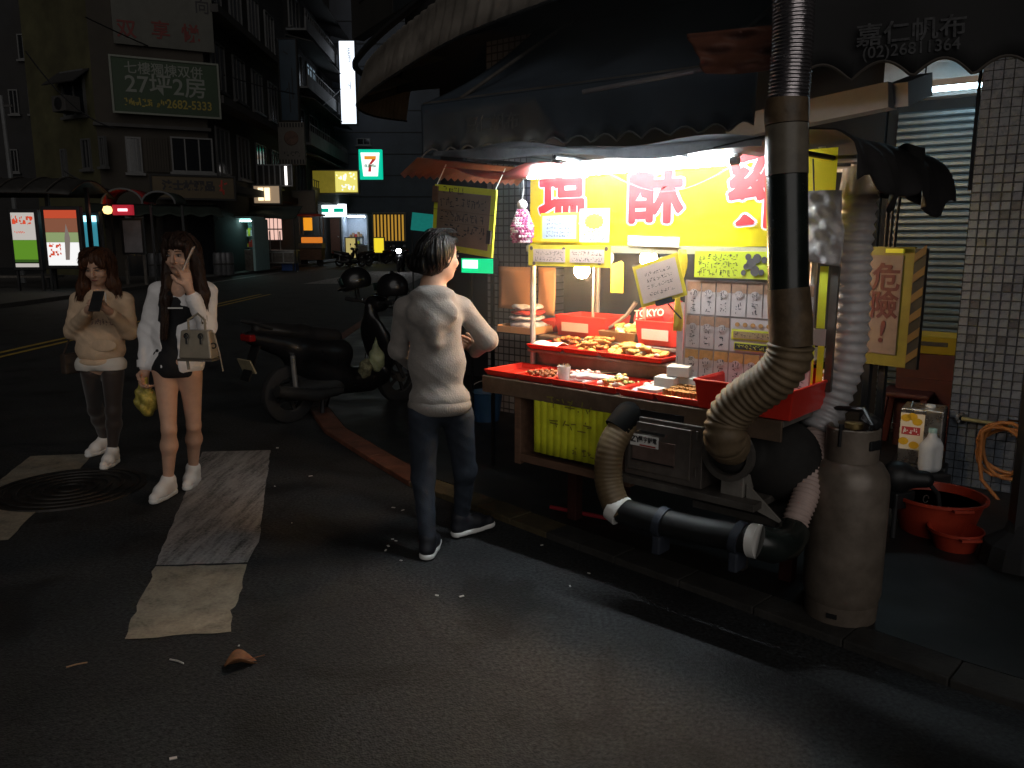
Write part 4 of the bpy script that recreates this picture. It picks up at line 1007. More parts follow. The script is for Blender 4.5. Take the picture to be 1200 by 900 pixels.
# fringe of the left eave
FR = mat('pink_fringe', (.26, .12, .09), .6, var=.15, transl=.3)
def frp(u, v):
    i = int(round(u * 36)); return (-.20 - .13 * (1 - v) , -.28 + u * .9, 1.955 - .07 * (1 - v) - (.018 if i % 2 and v == 0 else 0))
MB().grid(frp, 36, 3).build('eave_fringe', FR, stall, solid=.003)
# banner: translucent, lit from the front tube and from a second tube behind its lower half
BY = mat('banner_yellow', (.86, .70, .002), .55, var=.03, transl=.6)
bs0, bz0 = C(622, 287, .25); bs1, _ = C(976, 281, .25); bz1 = 1.915
MB().grid(lambda u, v: (bs0 + u * (bs1 - bs0), .245 + .004 * math.sin(u * 11), bz0 + v * (bz1 - bz0)), 24, 6).build('banner', BY, stall, smooth='all')
BR_ = mat('banner_red', (.52, .012, .014), .6, var=0); BWH = mat('banner_white', (.85, .82, .75), .6, var=0)
def bold_text(ch, sz, m, loc, rad, n):
    """thick brush-like glyph: the character fattened by layered copies"""
    bm = bmesh.new()
    for k in range(n + 1):
        o = text('tmp', ch, sz, m, None, (0, 0, 0), (0, 0, 0), .0, .002)
        dx, dy = (0, 0) if k == n else (rad * math.cos(2 * math.pi * k / n), rad * .8 * math.sin(2 * math.pi * k / n))
        o.data.transform(Matrix.Translation((dx, dy, k * .00022))); bm.from_mesh(o.data); bpy.data.objects.remove(o)
    me = bpy.data.meshes.new('lettering'); bm.to_mesh(me); bm.free(); me.materials.append(m)
    o = bpy.data.objects.new('lettering', me); COL.objects.link(o); o.parent = stall; o.location = loc; o.rotation_euler = (R(90), 0, 0)
    return o
for ch, px, py, sz in (('塩', 660, 233, .31), ('酥', 768, 230, .30), ('雞', 895, 228, .34)):
    s, z = C(px, py, .24)
    bold_text(ch, sz, BWH, (s, .2392, z), .019, 12); bold_text(ch, sz, BR_, (s, .2350, z), .009, 8)
MB().box(bs0 - .02, bs1 + .03, .235, .265, bz0 - .035, bz0 - .003).build('banner_rail', mat('banner_rail', (.45, .40, .25), .5, .2, var=.15), stall)
# front tube lamp and the one behind
TUBE = lit('tube_white', (.86, .96, 1.0), 190)
a = CV(620, 206, .02); b = CV(856, 189, .02)
tl = sthing('tube_lamp', 'bare white fluorescent tube hung before the yellow banner', 'lamp', 0, 0, 0)
MB().tube([a, b], .0145, 12).build('tube', TUBE, tl, smooth=True)
for p, q in ((a, -1), (b, 1)): MB().tube([p, p + Vector((.035 * q, 0, .002))], .017, 12).build('end_cap', WHITEP, tl)
MB().bar(a + Vector((-.03, .02, .035)), b + Vector((.03, .02, .035)), .03, .03).build('batten', WHITEP, tl)
for f in (.12, .88): MB().tube([a.lerp(b, f) + Vector((0, .02, .04)), a.lerp(b, f) + Vector((0, .02, .1))], .003, 5).build('wire', BLACK, tl)
MB().tube([a.lerp(b, .45 + i * .05) + Vector((0, .01, -.02 - .085 * math.sin(math.pi * i / 11))) for i in range(12)], .0018, 5).build('cord', BLACK, tl)
tl2 = sthing('tube_lamp', 'second tube glowing through the lower edge of the yellow banner', 'lamp', 0, 0, 0)
a2 = CV(700, 277, .30); b2 = CV(868, 276, .30)
MB().tube([a2, b2], .013, 12).build('tube', lit('tube_white_back', (.95, .97, 1.0), 110), tl2, smooth=True)
for p, q in ((a2, -1), (b2, 1)): MB().tube([p, p + Vector((.03 * q, 0, 0))], .015, 10).build('end_cap', WHITEP, tl2)

def bulb(label, px, py, w, L):
    s, z = C(px, py, w); t = sthing('light_bulb', label, 'lamp', s, w, z)
    MB().lathe([(0, -.046), (.022, -.041), (.038, -.022), (.042, .0), (.034, .020), (.018, .036), (.013, .042)], n=18).build('glass', lit('bulb_warm', (1, .58, .25), L), t, smooth=True)
    MB().lathe([(.014, .043), (.017, .046), (.017, .085), (.008, .095), (0, .095)], n=14).build('socket', WHITEP, t, smooth=True)
    MB().tube([(0, 0, .09), (.004, 0, .2), (0, .0, 1.92 - z)], .003, 5).build('cord', BLACK, t)
    return t
bulb('bare warm bulb glowing below the small pink menu strip', 682, 316, .36, 330)
bulb('bare warm bulb glowing above the tilted clip-on menu', 760, 302, .33, 330)

# ------------------------------------------------------------------ signs and papers hung on the stall
def card(name, label, px, w, m, th=.004, tilt=0, cat='sign', frame=None, fw=.012, group=None):
    (xa, ya), (xb, yb) = px
    s0, z1 = C(xa, ya, w); s1, z0 = C(xb, yb, w)
    t = sthing(name, label, cat, (s0 + s1) / 2, w, (z0 + z1) / 2, group); t.rotation_euler = (0, tilt, CA)
    hw, hh = (s1 - s0) / 2, (z1 - z0) / 2
    MB().box(-hw, hw, -th, 0, -hh, hh).build('sheet', m, t, bevel=.001)
    if frame: MB().box(-hw + fw, hw - fw, -th - .002, -th - .0005, -hh + fw, hh - fw).build('inner_sheet', frame, t)
    return t, hw, hh, -th - (.003 if frame else .001)
NOTEB = mat('blue_note', (.50, .56, .66), .7, var=.05); NOTEP = mat('pink_note', (.62, .44, .36), .7, var=.06); TAN = mat('tan_board', (.22, .145, .10), .7, var=.12, scale=10)
HANDRND = random.Random(77)
def rows(t, y, m, x0, x1, zs, hgt, n, th=.003):
    for z in zs: scrawl(MB(), x0, x1, z - hgt / 2, z + hgt / 2, y, HANDRND, n, th).build('handwriting', m, t, fix=False)
t, w, h, y = card('menu_board', 'hanging lime framed menu board with three rows of handwriting', ((509, 221), (581, 297)), -.12, LIME, .012, R(6), 'menu', TAN, .03)
for o in t.children: o.name = 'frame_board' if o.name.startswith('sheet') else 'inner_board'
rows(t, y, INK, -w * .78, w * .74, (h * .50, h * .08), .045, 9, .004); rows(t, y, INK, -w * .6, w * .76, (-h * .33,), .055, 7, .006); rows(t, y, INK, -w * .7, w * .0, (h * .86,), .03, 5, .004)
MB().box(-w, w, y - .003, y - .001, h * .24, h * .252).build('ruled_line', WOOD, t); MB().box(-w * .75, w * .75, y - .003, y - .001, -h * .12, -h * .108).build('ruled_line', WOOD, t)
for sx in (-.95, .95): MB().tube([(w * sx, -.006, h), (w * sx + .03, 0.02, h + .10)], .0025, 5).build('string', PAPER, t)
MB().box(w * .86, w * .98, y - .012, y - .001, -h * .6, -h * .2).build('clip', BLACK, t); MB().box(-w * 1.0, -w * .84, y - .012, y - .001, h * .45, h * .95).build('clip', WOOD, t)
t, w, h, y = card('menu_strip', 'wide yellow strip with two pink handwritten panels under the banner', ((620, 287), (716, 314)), .22, YELLOW, .005, 0, 'menu')
for sx in (-1, 1):
    MB().box(sx * w * .46 - w * .40, sx * w * .46 + w * .40, y - .003, y - .0005, -h * .6, h * .62).build('panel', NOTEP, t)
    rows(t, y - .004, INK, sx * w * .46 - w * .36, sx * w * .46 + w * .36, (h * .25, -h * .3), .02, 8, .002)
for (fx, fz) in ((-.92, .7), (-.1, .62), (.9, .7), (-.85, -.75), (.75, -.55)): MB().lathe([(0, 0), (.011, 0), (.009, .002), (0, .002)], n=10).build('sticker', WOOD, t, loc=(w * fx, y, h * fz), rot=(R(90), 0, 0))
t, w, h, y = card('price_note', 'blue price note with lime border stuck on the banner', ((634, 250), (678, 283)), .232, LIME, .003, 0, 'note', NOTEB, .014)
rows(t, y, INK, -w * .7, w * .7, (h * .55, h * .25, -.05 * h, -h * .35, -h * .6), .012, 10, .0018)
t, w, h, y = card('paper_notice', 'white notice with a lime starburst stuck on the banner', ((680, 245), (714, 284)), .232, PAPER, .003, 0, 'note')
n = 14; MB().plate([(.062 * (1 if k % 2 else .84) * math.cos(2 * math.pi * k / (2 * n)), h * .25 + .040 * (1 if k % 2 else .84) * math.sin(2 * math.pi * k / (2 * n))) for k in range(2 * n)], y - .002, y - .0003).build('starburst', LIME, t)
rows(t, y - .003, INK, -.04, .04, (h * .4, h * .12), .02, 5, .002); rows(t, y - .001, KRAFT, -w * .9, w * .9, (-h * .45,), .03, 5, .006); rows(t, y - .001, INK, -w * .9, w * .9, (-h * .8,), .018, 9, .003)
card('paper_strip', 'white paper strip hanging from the banner rail over the second bulb', ((736, 277), (796, 289)), .228, PAPER, .002, R(2), 'note')
# green blinking sign beyond
gp = at(563, 311, 5.4)
t = thing('led_sign', 'green glowing led sign behind the hanging menu board', 'sign', gp, CA)
MB().box(-.16, .14, -.02, .03, -.055, .05).build('case', BLACK, t)
MB().box(-.155, .135, -.024, -.021, -.05, .045).build('led_face', lit('led_green', (.0, .75, .28), .9), t)
MB().box(-.14, .0, -.028, -.025, -.02, .035).build('led_text', lit('led_white', (.7, 1, .85), 1.6), t)
for sx in (-.1, .1): MB().box(sx - .01, sx + .01, .0, .02, -gp.z + PZ, -.056).build('post', BLACK, t)
# ornament
s, z = C(612, 240, .05)
t = sthing('hanging_ornament', 'pink and white beaded skirt ornament hanging beside the banner', 'ornament', s, .05, z)
solid('head', [ell((0, 0, 0), (.027, .024, .026))], .004, mat('knit_white', (.75, .70, .70), .8, var=.05, bump=.4, bscale=90), t)
MB().tube([(0, 0, .026), (.01, 0, .075), (.005, .0, .13)], .002, 5).build('string', PAPER, t)
PK = [mat('bead_pink', (.55, .10, .24), .5, var=.1), mat('bead_pale', (.80, .62, .66), .5, var=.1)]
bm_ = [MB().lathe([(0, -.008), (.0075, -.003), (.008, .003), (0, .008)], n=6).mesh('bead') for _ in PK]
for me, m in zip(bm_, PK): me.materials.append(m)
k = 0
for j in range(13):
    zz = -.028 - j * .0125; rr = .022 + .030 * min(1, j / 6) - (.008 if j > 10 else 0); n = int(2 * math.pi * rr / .014)
    for i in range(n):
        if j > 8 and abs(math.cos(2 * math.pi * i / n)) < .25: continue
        o = bpy.data.objects.new('bead', bm_[(i + j * 2 + rnd.randint(0, 1)) % 2]); COL.objects.link(o); o.parent = t
        o.location = (rr * math.cos(2 * math.pi * (i + .5 * (j % 2)) / n), rr * math.sin(2 * math.pi * (i + .5 * (j % 2)) / n), zz); o.rotation_euler = (rnd.uniform(-.6, .6), rnd.uniform(-.6, .6), 0)
solid('core', chain([(0, 0, -.02), (0, 0, -.10), (0, 0, -.15)], [.014, .034, .034]), .006, PK[0], t)
# tilted clip-on menu
t, w, h, y = card('clip_menu', 'tilted yellow edged handwritten menu held by a black clamp', ((747, 303), (800, 356)), .12, YELLOW, .005, R(-17), 'menu', NOTEP, .016)
rows(t, y, INK, -w * .55, w * .6, (h * .45, h * .15, -h * .15, -h * .5), .016, 7, .002)
MB().box(-.035, .045, y - .012, .012, -h - .012, -h + .012).build('clamp', BLACK, t); MB().tube([(.01, .0, -h), (.025, .02, -h - .05), (.03, .06, -h - .09)], .004, 6).build('clamp_arm', BLACK, t)
# bag and papers behind
s, z = C(722, 322, .42)
t = sthing('paper_slip', 'small yellow paper slip with rounded green tab behind the pole', 'note', s, .42, z)
MB().plate([(-.03, -.09), (.045, -.09), (.045, .06), (.03, .07), (-.03, .05)], -.002, 0).build('sheet', YELLOW, t); MB().plate([(-.035 + .02 * math.cos(k * .5), .085 + .03 * math.sin(k * .5)) for k in range(13)], -.004, -.0025).build('tab', mat('pale_green_tab', (.45, .58, .42), .6, var=0), t)
# kraft paper sheets hanging at the left
for (xa, ya, xb, yb, w_, lb) in ((584, 312, 626, 364, .46, 'kraft paper sheet hanging over the stacked bags'), (630, 313, 650, 370, .55, 'narrow kraft paper strip hanging beside the thin pole')):
    s0, z1 = C(xa, ya, w_); s1, z0 = C(xb, yb, w_)
    tag(MB().grid(lambda u, v: cw(s0 + u * (s1 - s0), w_ + .006 * math.sin(u * 6 + v * 3), z0 + v * (z1 - z0)), 10, 8).build('kraft_sheet', mat('kraft_orange', (.50, .25, .12), .75, var=.08), smooth='all', solid=.002), lb, 'paper')
# stack of plastic bags on cardboard
s0, z0 = C(588, 386, .40); s1, _ = C(622, 386, .40)
t = sthing('cardboard_tray', 'shallow orange cardboard tray under the stacked plastic packs', 'tray', (s0 + s1) / 2, .5, 1.042)
MB().box(-.13, .13, -.11, .1, 0, .012).box(-.13, .13, -.115, -.108, 0, .035).box(-.136, -.13, -.11, .1, 0, .04).box(.13, .136, -.11, .1, 0, .04).build('board', MATS['kraft_orange'], t)
BAGS = [mat('bag_white_blue', (.62, .64, .72), .35, var=.15, scale=14, bump=.4), mat('bag_red', (.50, .06, .06), .35, var=.1, bump=.4), mat('bag_lilac', (.45, .46, .58), .35, var=.15, scale=14, bump=.4)]
labs = ['grey lilac plastic pack at the bottom of the pack stack', 'white plastic pack second in the pack stack', 'red plastic pack in the middle of the pack stack', 'white plastic pack topmost of the pack stack']
zz = 1.056
for k in range(4):
    hgt = (.05, .032, .028, .035)[k]; q = random.Random(k)
    o = solid('plastic_pack', [ell((0, 0, hgt / 2), (.115 - .006 * k, .085, hgt * .62), .01)], .009, BAGS[(2, 0, 1, 0)[k]], None, wob=lambda x, y, z: .005 * np.sin(x * 70 + k) * np.sin(y * 60 + z * 90))
    o.location = cw((s0 + s1) / 2 + q.uniform(-.008, .008), .5, zz); o.rotation_euler = (0, 0, CA + q.uniform(-.15, .15)); zz += hgt
    tag(o, labs[k], 'bag')

# ------------------------------------------------------------------ trays, food
def tray_mesh(w, d, h, m, name='tray'):
    t = .004; f = .014
    v = []; 
    def ring(iw, id_, z): return [(-iw, -id_, z), (iw, -id_, z), (iw, id_, z), (-iw, id_, z)]
    W, D = w / 2, d / 2
    v = ring(W - f, D - f, 0) + ring(W - .006, D - .006, h) + ring(W, D, h) + ring(W, D, h - .005) + ring(W - f - t, D - f - t, t) + ring(W - .006 - t, D - .006 - t, h)
    q = lambda a, b: [(a + i, a + (i + 1) % 4, b + (i + 1) % 4, b + i) for i in range(4)]
    fs = [(3, 2, 1, 0), (16, 17, 18, 19)] + q(0, 12) + q(12, 8) + q(8, 20) + q(20, 16)
    me = MB().add(v, fs).mesh(name); me.materials.append(m); return me
FX = [0.0, .215, .43, .64, .825, 1.02, 1.265]
FRONTL = ['empty red tray at the left end of the front counter row', 'red tray of dark meat skewers on the front counter row', 'red tray of white sausages beside the clear cup', 'red tray of pale green and yellow vegetables', 'red tray of pink slices and wrapped white balls', 'red tray of brown tofu blocks at the right of the row']
FT_ = []
for k in range(6):
    w = FX[k + 1] - FX[k] - .004
    o = obj('food_tray', tray_mesh(w, .30, .032, RED), None, bevel=.003)
    o.location = cw((FX[k] + FX[k + 1]) / 2, .115, .8755); o.rotation_euler = (0, 0, CA); tag(o, FRONTL[k], 'tray', 'red food trays on the counter'); FT_.append(((FX[k] + FX[k + 1]) / 2, w))
UX = [.065, .30, .53, .90]
UPL = ['red tray of dark fried pieces beside white paper on the upper shelf', 'red tray of orange fried strips on the upper shelf', 'red tray of yellow fried cutlets on the upper shelf']
for k in range(3):
    w = UX[k + 1] - UX[k] - .004
    o = obj('food_tray', tray_mesh(w, .25, .026, RED), None, bevel=.003); o.location = cw((UX[k] + UX[k + 1]) / 2, .35, .9925); o.rotation_euler = (0, 0, CA)
    tag(o, UPL[k], 'tray', 'red food trays on the upper shelf')
# reusable food shapes
def lump(name, r, m, amp, seed, sub=2):
    bm = bmesh.new(); bmesh.ops.create_icosphere(bm, subdivisions=sub, radius=1); q = random.Random(seed)
    ph = [Vector((q.uniform(-4, 4), q.uniform(-4, 4), q.uniform(-4, 4))) for _ in range(4)]
    for v in bm.verts:
        d = sum(math.sin(v.co.dot(p) + i) for i, p in enumerate(ph)) / 4
        v.co = Vector((v.co.x * r[0], v.co.y * r[1], v.co.z * r[2])) * (1 + amp * d)
    me = bpy.data.meshes.new(name); bm.to_mesh(me); bm.free(); me.materials.append(m)
    me.polygons.foreach_set('use_smooth', [True] * len(me.polygons)); return me
FRY_Y = mat('fried_yellow', (.62, .36, .09), .6, var=.3, scale=40, bump=.8, bscale=90)
FRY_O = mat('fried_orange', (.50, .19, .045), .55, var=.3, scale=40, bump=.8, bscale=90)
FRY_D = mat('fried_dark', (.22, .075, .03), .5, var=.4, scale=40, bump=.6, bscale=90)
PALEF = mat('pale_food', (.72, .62, .38), .6, var=.2, scale=40, bump=.6, bscale=80)
WHITEF = mat('white_food', (.72, .68, .62), .5, var=.12, scale=30, bump=.3)
PINKF = mat('pink_food', (.60, .34, .32), .5, var=.15, scale=30)
GREENF = mat('green_food', (.40, .50, .16), .5, var=.25, scale=40)
TOFU = mat('tofu_brown', (.42, .20, .055), .6, var=.25, scale=30, bump=.5)
def scatter(name, meshes, n, s0, s1, w0, w1, z0, label, cat, group, layers=1, q=random.Random(5), dz=.016, flat=.3):
    for i in range(n):
        o = bpy.data.objects.new(name, q.choice(meshes)); COL.objects.link(o)
        lay = i * layers // n; sh = lay * .012
        o.location = cw(q.uniform(s0 + sh, s1 - sh), q.uniform(w0 + sh, w1 - sh), z0 + lay * dz + q.uniform(0, .004))
        o.rotation_euler = (q.uniform(-flat, flat), q.uniform(-flat, flat), q.uniform(0, 6.28)); k = q.uniform(.8, 1.2); o.scale = (k, k, k)
        tag(o, label, cat, group)
def skewers(n, s0, s1, w, z, ang, group, label, m, q):
    me_s = MB().tube([(-.12, 0, 0), (.12, 0, 0)], .0022, 6).mesh('stick'); me_s.materials.append(mat('bamboo', (.55, .40, .20), .6, var=.1))
    me_m = lump('meat', (.017, .013, .012), m, .25, 3, 1)
    for i in range(n):
        t = thing('skewer', label, 'skewer', cw(s0 + (s1 - s0) * (i + .5) / n, w + q.uniform(-.012, .012), z + (i % 2) * .014), CA + ang + q.uniform(-.12, .12), group)
        a = bpy.data.objects.new('stick', me_s); COL.objects.link(a); a.parent = t
        for k in range(5):
            b = bpy.data.objects.new('meat_piece', me_m); COL.objects.link(b); b.parent = t; b.location = (-.10 + k * .03, 0, 0); b.rotation_euler = (q.uniform(0, 6), 0, q.uniform(-.3, .3))
Q = random.Random(99)
skewers(7, FX[1] + .04, FX[2] + .02, .13, .895, R(62), 'dark meat skewers on the front row', 'bamboo skewer of dark meat lying in the front row tray', FRY_D, Q)
skewers(5, FX[2] + .02, FX[3] - .05, .17, .905, R(55), 'pale meat skewers on the front row', 'bamboo skewer of pale meat lying beside the dark ones', PINKF, Q)
saus = [solid('sausage_proto', chain([(-.07, 0, 0), (-.02, .004, .004), (.07, 0, 0)], [.011, .013, .011], .01), .004, WHITEF).data for _ in (0,)]
bpy.data.objects.remove(bpy.data.objects['sausage_proto'])
for i in range(7):
    o = bpy.data.objects.new('sausage', saus[0]); COL.objects.link(o); o.location = cw(FX[2] + .10 + i * .026, .08 + .018 * (i % 3), .892 + .022 * (i % 2)); o.rotation_euler = (0, 0, CA + R(28) + Q.uniform(-.2, .2))
    tag(o, 'pale sausage lying in the front row tray beside the clear cup', 'sausage', 'pale sausages in the tray')
t = sthing('plastic_cup', 'clear plastic cup of sticks standing among the skewers', 'cup', FX[2] + .045, .03, .888)
MB().lathe([(.024, 0), (.034, .075), (.0325, .075), (.0225, .003), (0, .003)], n=20).build('cup_wall', FILM, t, smooth=True)
for k in range(8): MB().tube([(Q.uniform(-.012, .012), Q.uniform(-.012, .012), .004), (Q.uniform(-.024, .024), Q.uniform(-.024, .024), .085)], .002, 5).build('stick', mat('bamboo', ()), t)
vegm = [lump('veg', (.022, .011, .010), GREENF, .3, 1, 1), lump('veg', (.02, .013, .011), PALEF, .3, 2, 1), lump('veg', (.024, .01, .009), FRY_Y, .3, 8, 1)]
scatter('vegetable_piece', vegm, 34, FX[3] + .03, FX[4] - .03, .0, .22, .892, 'small pale vegetable piece in the front row tray', 'vegetable', 'vegetable pieces in the tray', 3)
me = MB().box(-.045, .045, -.022, .022, 0, .004).mesh('slice'); me.materials.append(PINKF)
for i in range(9):
    o = bpy.data.objects.new('meat_slice', me); COL.objects.link(o); o.location = cw(FX[4] + .05 + i * .011, .19 - .004 * i, .889 + .005 * i); o.rotation_euler = (.25, 0, CA + Q.uniform(-.15, .15))
    tag(o, 'thin pink slice overlapping others in the front row tray', 'slice', 'pink slices in the tray')
ballm = lump('ball', (.019, .019, .018), WHITEF, .03, 4, 2)
for i in range(9):
    o = bpy.data.objects.new('white_ball', ballm); COL.objects.link(o); o.location = cw(FX[4] + .075 + (i % 3) * .036, .03 + (i // 3) * .035, .897 + .012 * (i // 6)); tag(o, 'round white fish ball wrapped beside the pink slices', 'ball', 'white fish balls in the tray')
tag(MB().grid(lambda u, v: cw(FX[4] + .04 + u * .12, -.01 + v * .08, .897 + .018 * math.sin(3.14 * u) * math.sin(3.14 * v) + .004 * math.sin(u * 22 + v * 13)), 14, 10).build('plastic_wrap', mat('blue_wrap', (.35, .45, .62), .25, var=.2, bump=.5), smooth='all', solid=.001), 'crumpled blue plastic wrap in the tray of fish balls', 'wrap')
# white boxes stack
me = MB().box(-.05, .05, -.045, .045, 0, .05).mesh('box'); me.materials.append(mat('foam_white', (.70, .68, .62), .6, var=.06))
for i, (ds, dw, dz, rz, lb) in enumerate(((.02, .10, 0, .1, 'white foam block at the foot of the stack by the tofu'), (.115, .15, 0, -.1, 'white foam block beside the foot of the stack'), (.06, .13, .052, .3, 'white foam block topmost on the stack by the tofu'), (.0, -.0, -.018, 0, 'low white foam block at the tray rim'))):
    o = bpy.data.objects.new('foam_block', me.copy()); COL.objects.link(o); o.location = cw(FX[5] - .05 + ds, dw + .03, .91 + dz); o.rotation_euler = (0, 0, CA + rz); tag(o, lb, 'block', 'white foam blocks on the counter')
    o.scale = (1, 1, (1, 1, .95, .55)[i])
    b = o.modifiers.new('bevel', 'BEVEL'); b.width = .004; b.segments = 2
me = MB().box(-.024, .024, -.009, .009, -.022, .022).mesh('tofu'); me.materials.append(TOFU)
for r_ in range(3):
    for i in range(9):
        o = bpy.data.objects.new('tofu_block', me); COL.objects.link(o); o.location = cw(FX[5] + .035 + i * .0225, .02 + r_ * .062, .903 + r_ * .004); o.rotation_euler = (Q.uniform(-.1, .1), Q.uniform(-.1, .1), CA + R(80) + Q.uniform(-.12, .12)); tag(o, 'brown fried tofu block standing in the right hand tray', 'tofu', 'brown tofu blocks in rows')
# upper shelf food
tag(MB().grid(lambda u, v: cw(UX[0] + .02 + u * .17, .25 + v * .10, 1.012 + .016 * math.sin(3.14 * v) + .004 * math.sin(u * 9)), 12, 8).build('paper_parcel', PAPER, smooth='all', solid=.003), 'long white paper parcel on the upper shelf tray', 'parcel')
dk = [lump('fried', (.026, .014, .012), FRY_D, .3, 5, 1), lump('fried', (.022, .015, .012), FRY_O, .3, 6, 1)]
scatter('fried_piece', dk, 30, UX[0] + .07, UX[1] + .02, .36, .46, 1.008, 'dark fried piece piled behind the white paper parcel', 'fried food', 'dark fried pieces', 3)
ostr = [lump('fried', (.036, .010, .010), FRY_O, .25, 7, 1), lump('fried', (.03, .012, .010), FRY_Y, .25, 9, 1)]
scatter('fried_strip', ostr, 44, UX[1] + .03, UX[2] + .02, .27, .46, 1.008, 'orange fried strip piled in the middle upper tray', 'fried food', 'orange fried strips', 4)
yc = [lump('fried', (.034, .026, .012), FRY_Y, .3, 11, 2), lump('fried', (.03, .022, .014), PALEF, .3, 12, 2)]
scatter('fried_cutlet', yc, 34, UX[2] + .03, UX[2] + .27, .25, .42, 1.01, 'yellow fried cutlet piled in the right upper tray', 'fried food', 'yellow fried cutlets', 3)
# red bins with paper labels
def bin_(label, px, w, dpt, hgt):
    (xa, ya), (xb, yb) = px; s0, z1 = C(xa, ya, w); s1, z0 = C(xb, yb, w)
    t = sthing('red_bin', label, 'bin', (s0 + s1) / 2, w + dpt / 2, 1.043); hw = (s1 - s0) / 2
    obj('body', tray_mesh(hw * 2, dpt, hgt, RED), None, t, bevel=.004)
    MB().box(-hw * .7, hw * .35, -dpt / 2 + .0005, -dpt / 2 + .003, hgt * .3, hgt * .72).build('paper_label', NOTEP, t, rot=(R(3), 0, 0))
    scrawl(MB(), -hw * .6, hw * .25, hgt * .38, hgt * .64, -dpt / 2 - .0015, HANDRND, 8, .003).build('handwriting', KRAFT, t, fix=False)
    return t
bin_('red plastic bin with paper label standing behind the fried strips', ((650, 364), (709, 392)), .46, .24, .115)
bin_('red plastic bin with paper label standing before the red bag', ((744, 372), (803, 402)), .42, .26, .125)
t = bin_('small red plastic bin behind the thin white pole', ((632, 372), (650, 388)), .55, .2, .07)
s, z = C(771, 366, .72)
t = sthing('carrier_bag', 'red carrier bag lettered TOKYO ATOM behind the red bin', 'bag', s + .02, .72, 1.045)
solid('bag_body', [ell((0, 0, .09), (.17, .055, .09), .03), ell((.06, 0, .15), (.10, .04, .06), .04)], .01, mat('red_bag', (.45, .03, .035), .5, var=.1, bump=.3), t, wob=lambda x, y, z: .006 * np.sin(x * 40) * np.sin(z * 35))
for k, b_ in enumerate(('TOKYO', 'ATOM')): text('lettering', b_, .052, PAPER, t, (-.03 - .02 * k, -.072, .135 - k * .047), (R(80), R(-6), 0), .001, .001)
for sx in (-.06, .06): MB().tube([(sx - .03, 0, .17), (sx, 0, .24), (sx + .03, 0, .17)], .005, 6).build('handle', mat('red_bag', ()), t)
# steel pan of pale fried food with tongs
s, z = C(726, 388, .45)
t = sthing('steel_pan', 'square steel pan heaped with pale fried food', 'pan', s, .52, 1.043)
obj('pan_body', tray_mesh(.23, .2, .055, mat('pan_brass', (.50, .38, .22), .35, .8, var=.15)), None, t, bevel=.003)
MB().tube([(-.1, -.02, .06), (-.02, .02, .13), (.03, .03, .20)], [.008, .009, .012], 8).build('tongs', STEEL, t)
scatter('fried_puff', [lump('puff', (.024, .022, .018), PALEF, .3, 21, 2), lump('puff', (.02, .024, .016), FRY_Y, .3, 22, 2)], 34, s - .085, s + .085, .45, .59, 1.06, 'pale fried puff heaped in the square steel pan', 'fried food', 'pale fried puffs in the pan', 4, dz=.018)
for k, (px, c, nm) in enumerate(((806, LIME, 'lime'), (822, mat('bag_pink', (.55, .10, .16), .35, var=.2, bump=.5), 'pink'), (843, mat('bag_blue', (.22, .32, .62), .35, var=.2, bump=.5), 'blue'))):
    s, z = C(px, 440, .12)
    o = solid('plastic_packet', [ell((0, 0, .035), (.035 + .008 * k, .03, .04), .01)], .008, c, None, wob=lambda x, y, z: .005 * np.sin(x * 110) * np.sin(z * 90 + y * 50))
    o.location = cw(s, .215, .885); o.rotation_euler = (0, 0, CA); tag(o, 'crumpled %s plastic packet under the wall of menu cards' % nm, 'packet')

# ------------------------------------------------------------------ wall of menu cards
ms0, mz1 = C(806, 328, .2); ms1 = 1.60; mz0 = .93
mb_ = sthing('menu_wall', 'upright board covered with rows of handwritten menu cards', 'menu', 0, 0, 0)
wv = .20
MB().box(ms0 - .01, ms1, wv, wv + .01, mz0, mz1).build('board', mat('menu_backing', (.34, .28, .26), .7, var=.1), mb_)
CARDM = mat('menu_card', (.56, .48, .46), .5, var=.08, scale=15, spec=.5); CARDT = mat('card_top', (.36, .20, .12), .6, var=.2, scale=30); CARDK = mat('card_orange', (.50, .26, .08), .6, var=.2, scale=30)
hgts = (mz1 - mz0 - .01) / 3
for r_ in range(3):
    z1 = mz1 - .006 - r_ * hgts; z0 = z1 - hgts + .008; n = 8
    for i in range(n):
        x0 = ms0 + i * (ms1 - ms0) / n + .003; x1 = x0 + (ms1 - ms0) / n - .006
        if r_ == 1 and i >= 3: continue
        c = MB().box(x0, x1, wv - .003, wv - .0005, z0, z1).build('menu_card', CARDM, mb_)
        MB().box(x0, x1, wv - .0045, wv - .0032, z1 - hgts * .28, z1).build('card_heading', CARDT if r_ < 2 else CARDK, c)
        xm = (x0 + x1) / 2; zc = z1 - hgts * .32
        MB().plate([(xm + .020 * math.cos(k * .524), zc + .016 * math.sin(k * .524)) for k in range(12)], wv - .006, wv - .0047).build('round_print', CARDM, c)
        scrawl(MB(), xm - .016, xm + .016, zc - .012, zc + .014, wv - .0066, HANDRND, 3, .0022).build('doodle', INK, c, fix=False)
        for q in range(3): scrawl(MB(), xm - .015, xm + .015, z0 + .012 + q * .027, z0 + .034 + q * .027, wv - .004, HANDRND, 1, .003).build('handwriting', INK, c, fix=False)
z1 = mz1 - .006 - hgts; x0 = ms0 + 3 * (ms1 - ms0) / 8 + .004
MB().box(x0, ms1, wv - .003, wv - .0005, z1 - hgts + .008, z1).build('notice_card', CARDM, mb_)
for k in range(6): MB().plate([(x0 + .03 + k * .035 + .011 * math.cos(q * .785), z1 - .025 + .010 * math.sin(q * .785)) for q in range(8)], wv - .005, wv - .0032).build('stamp', CARDK, mb_)
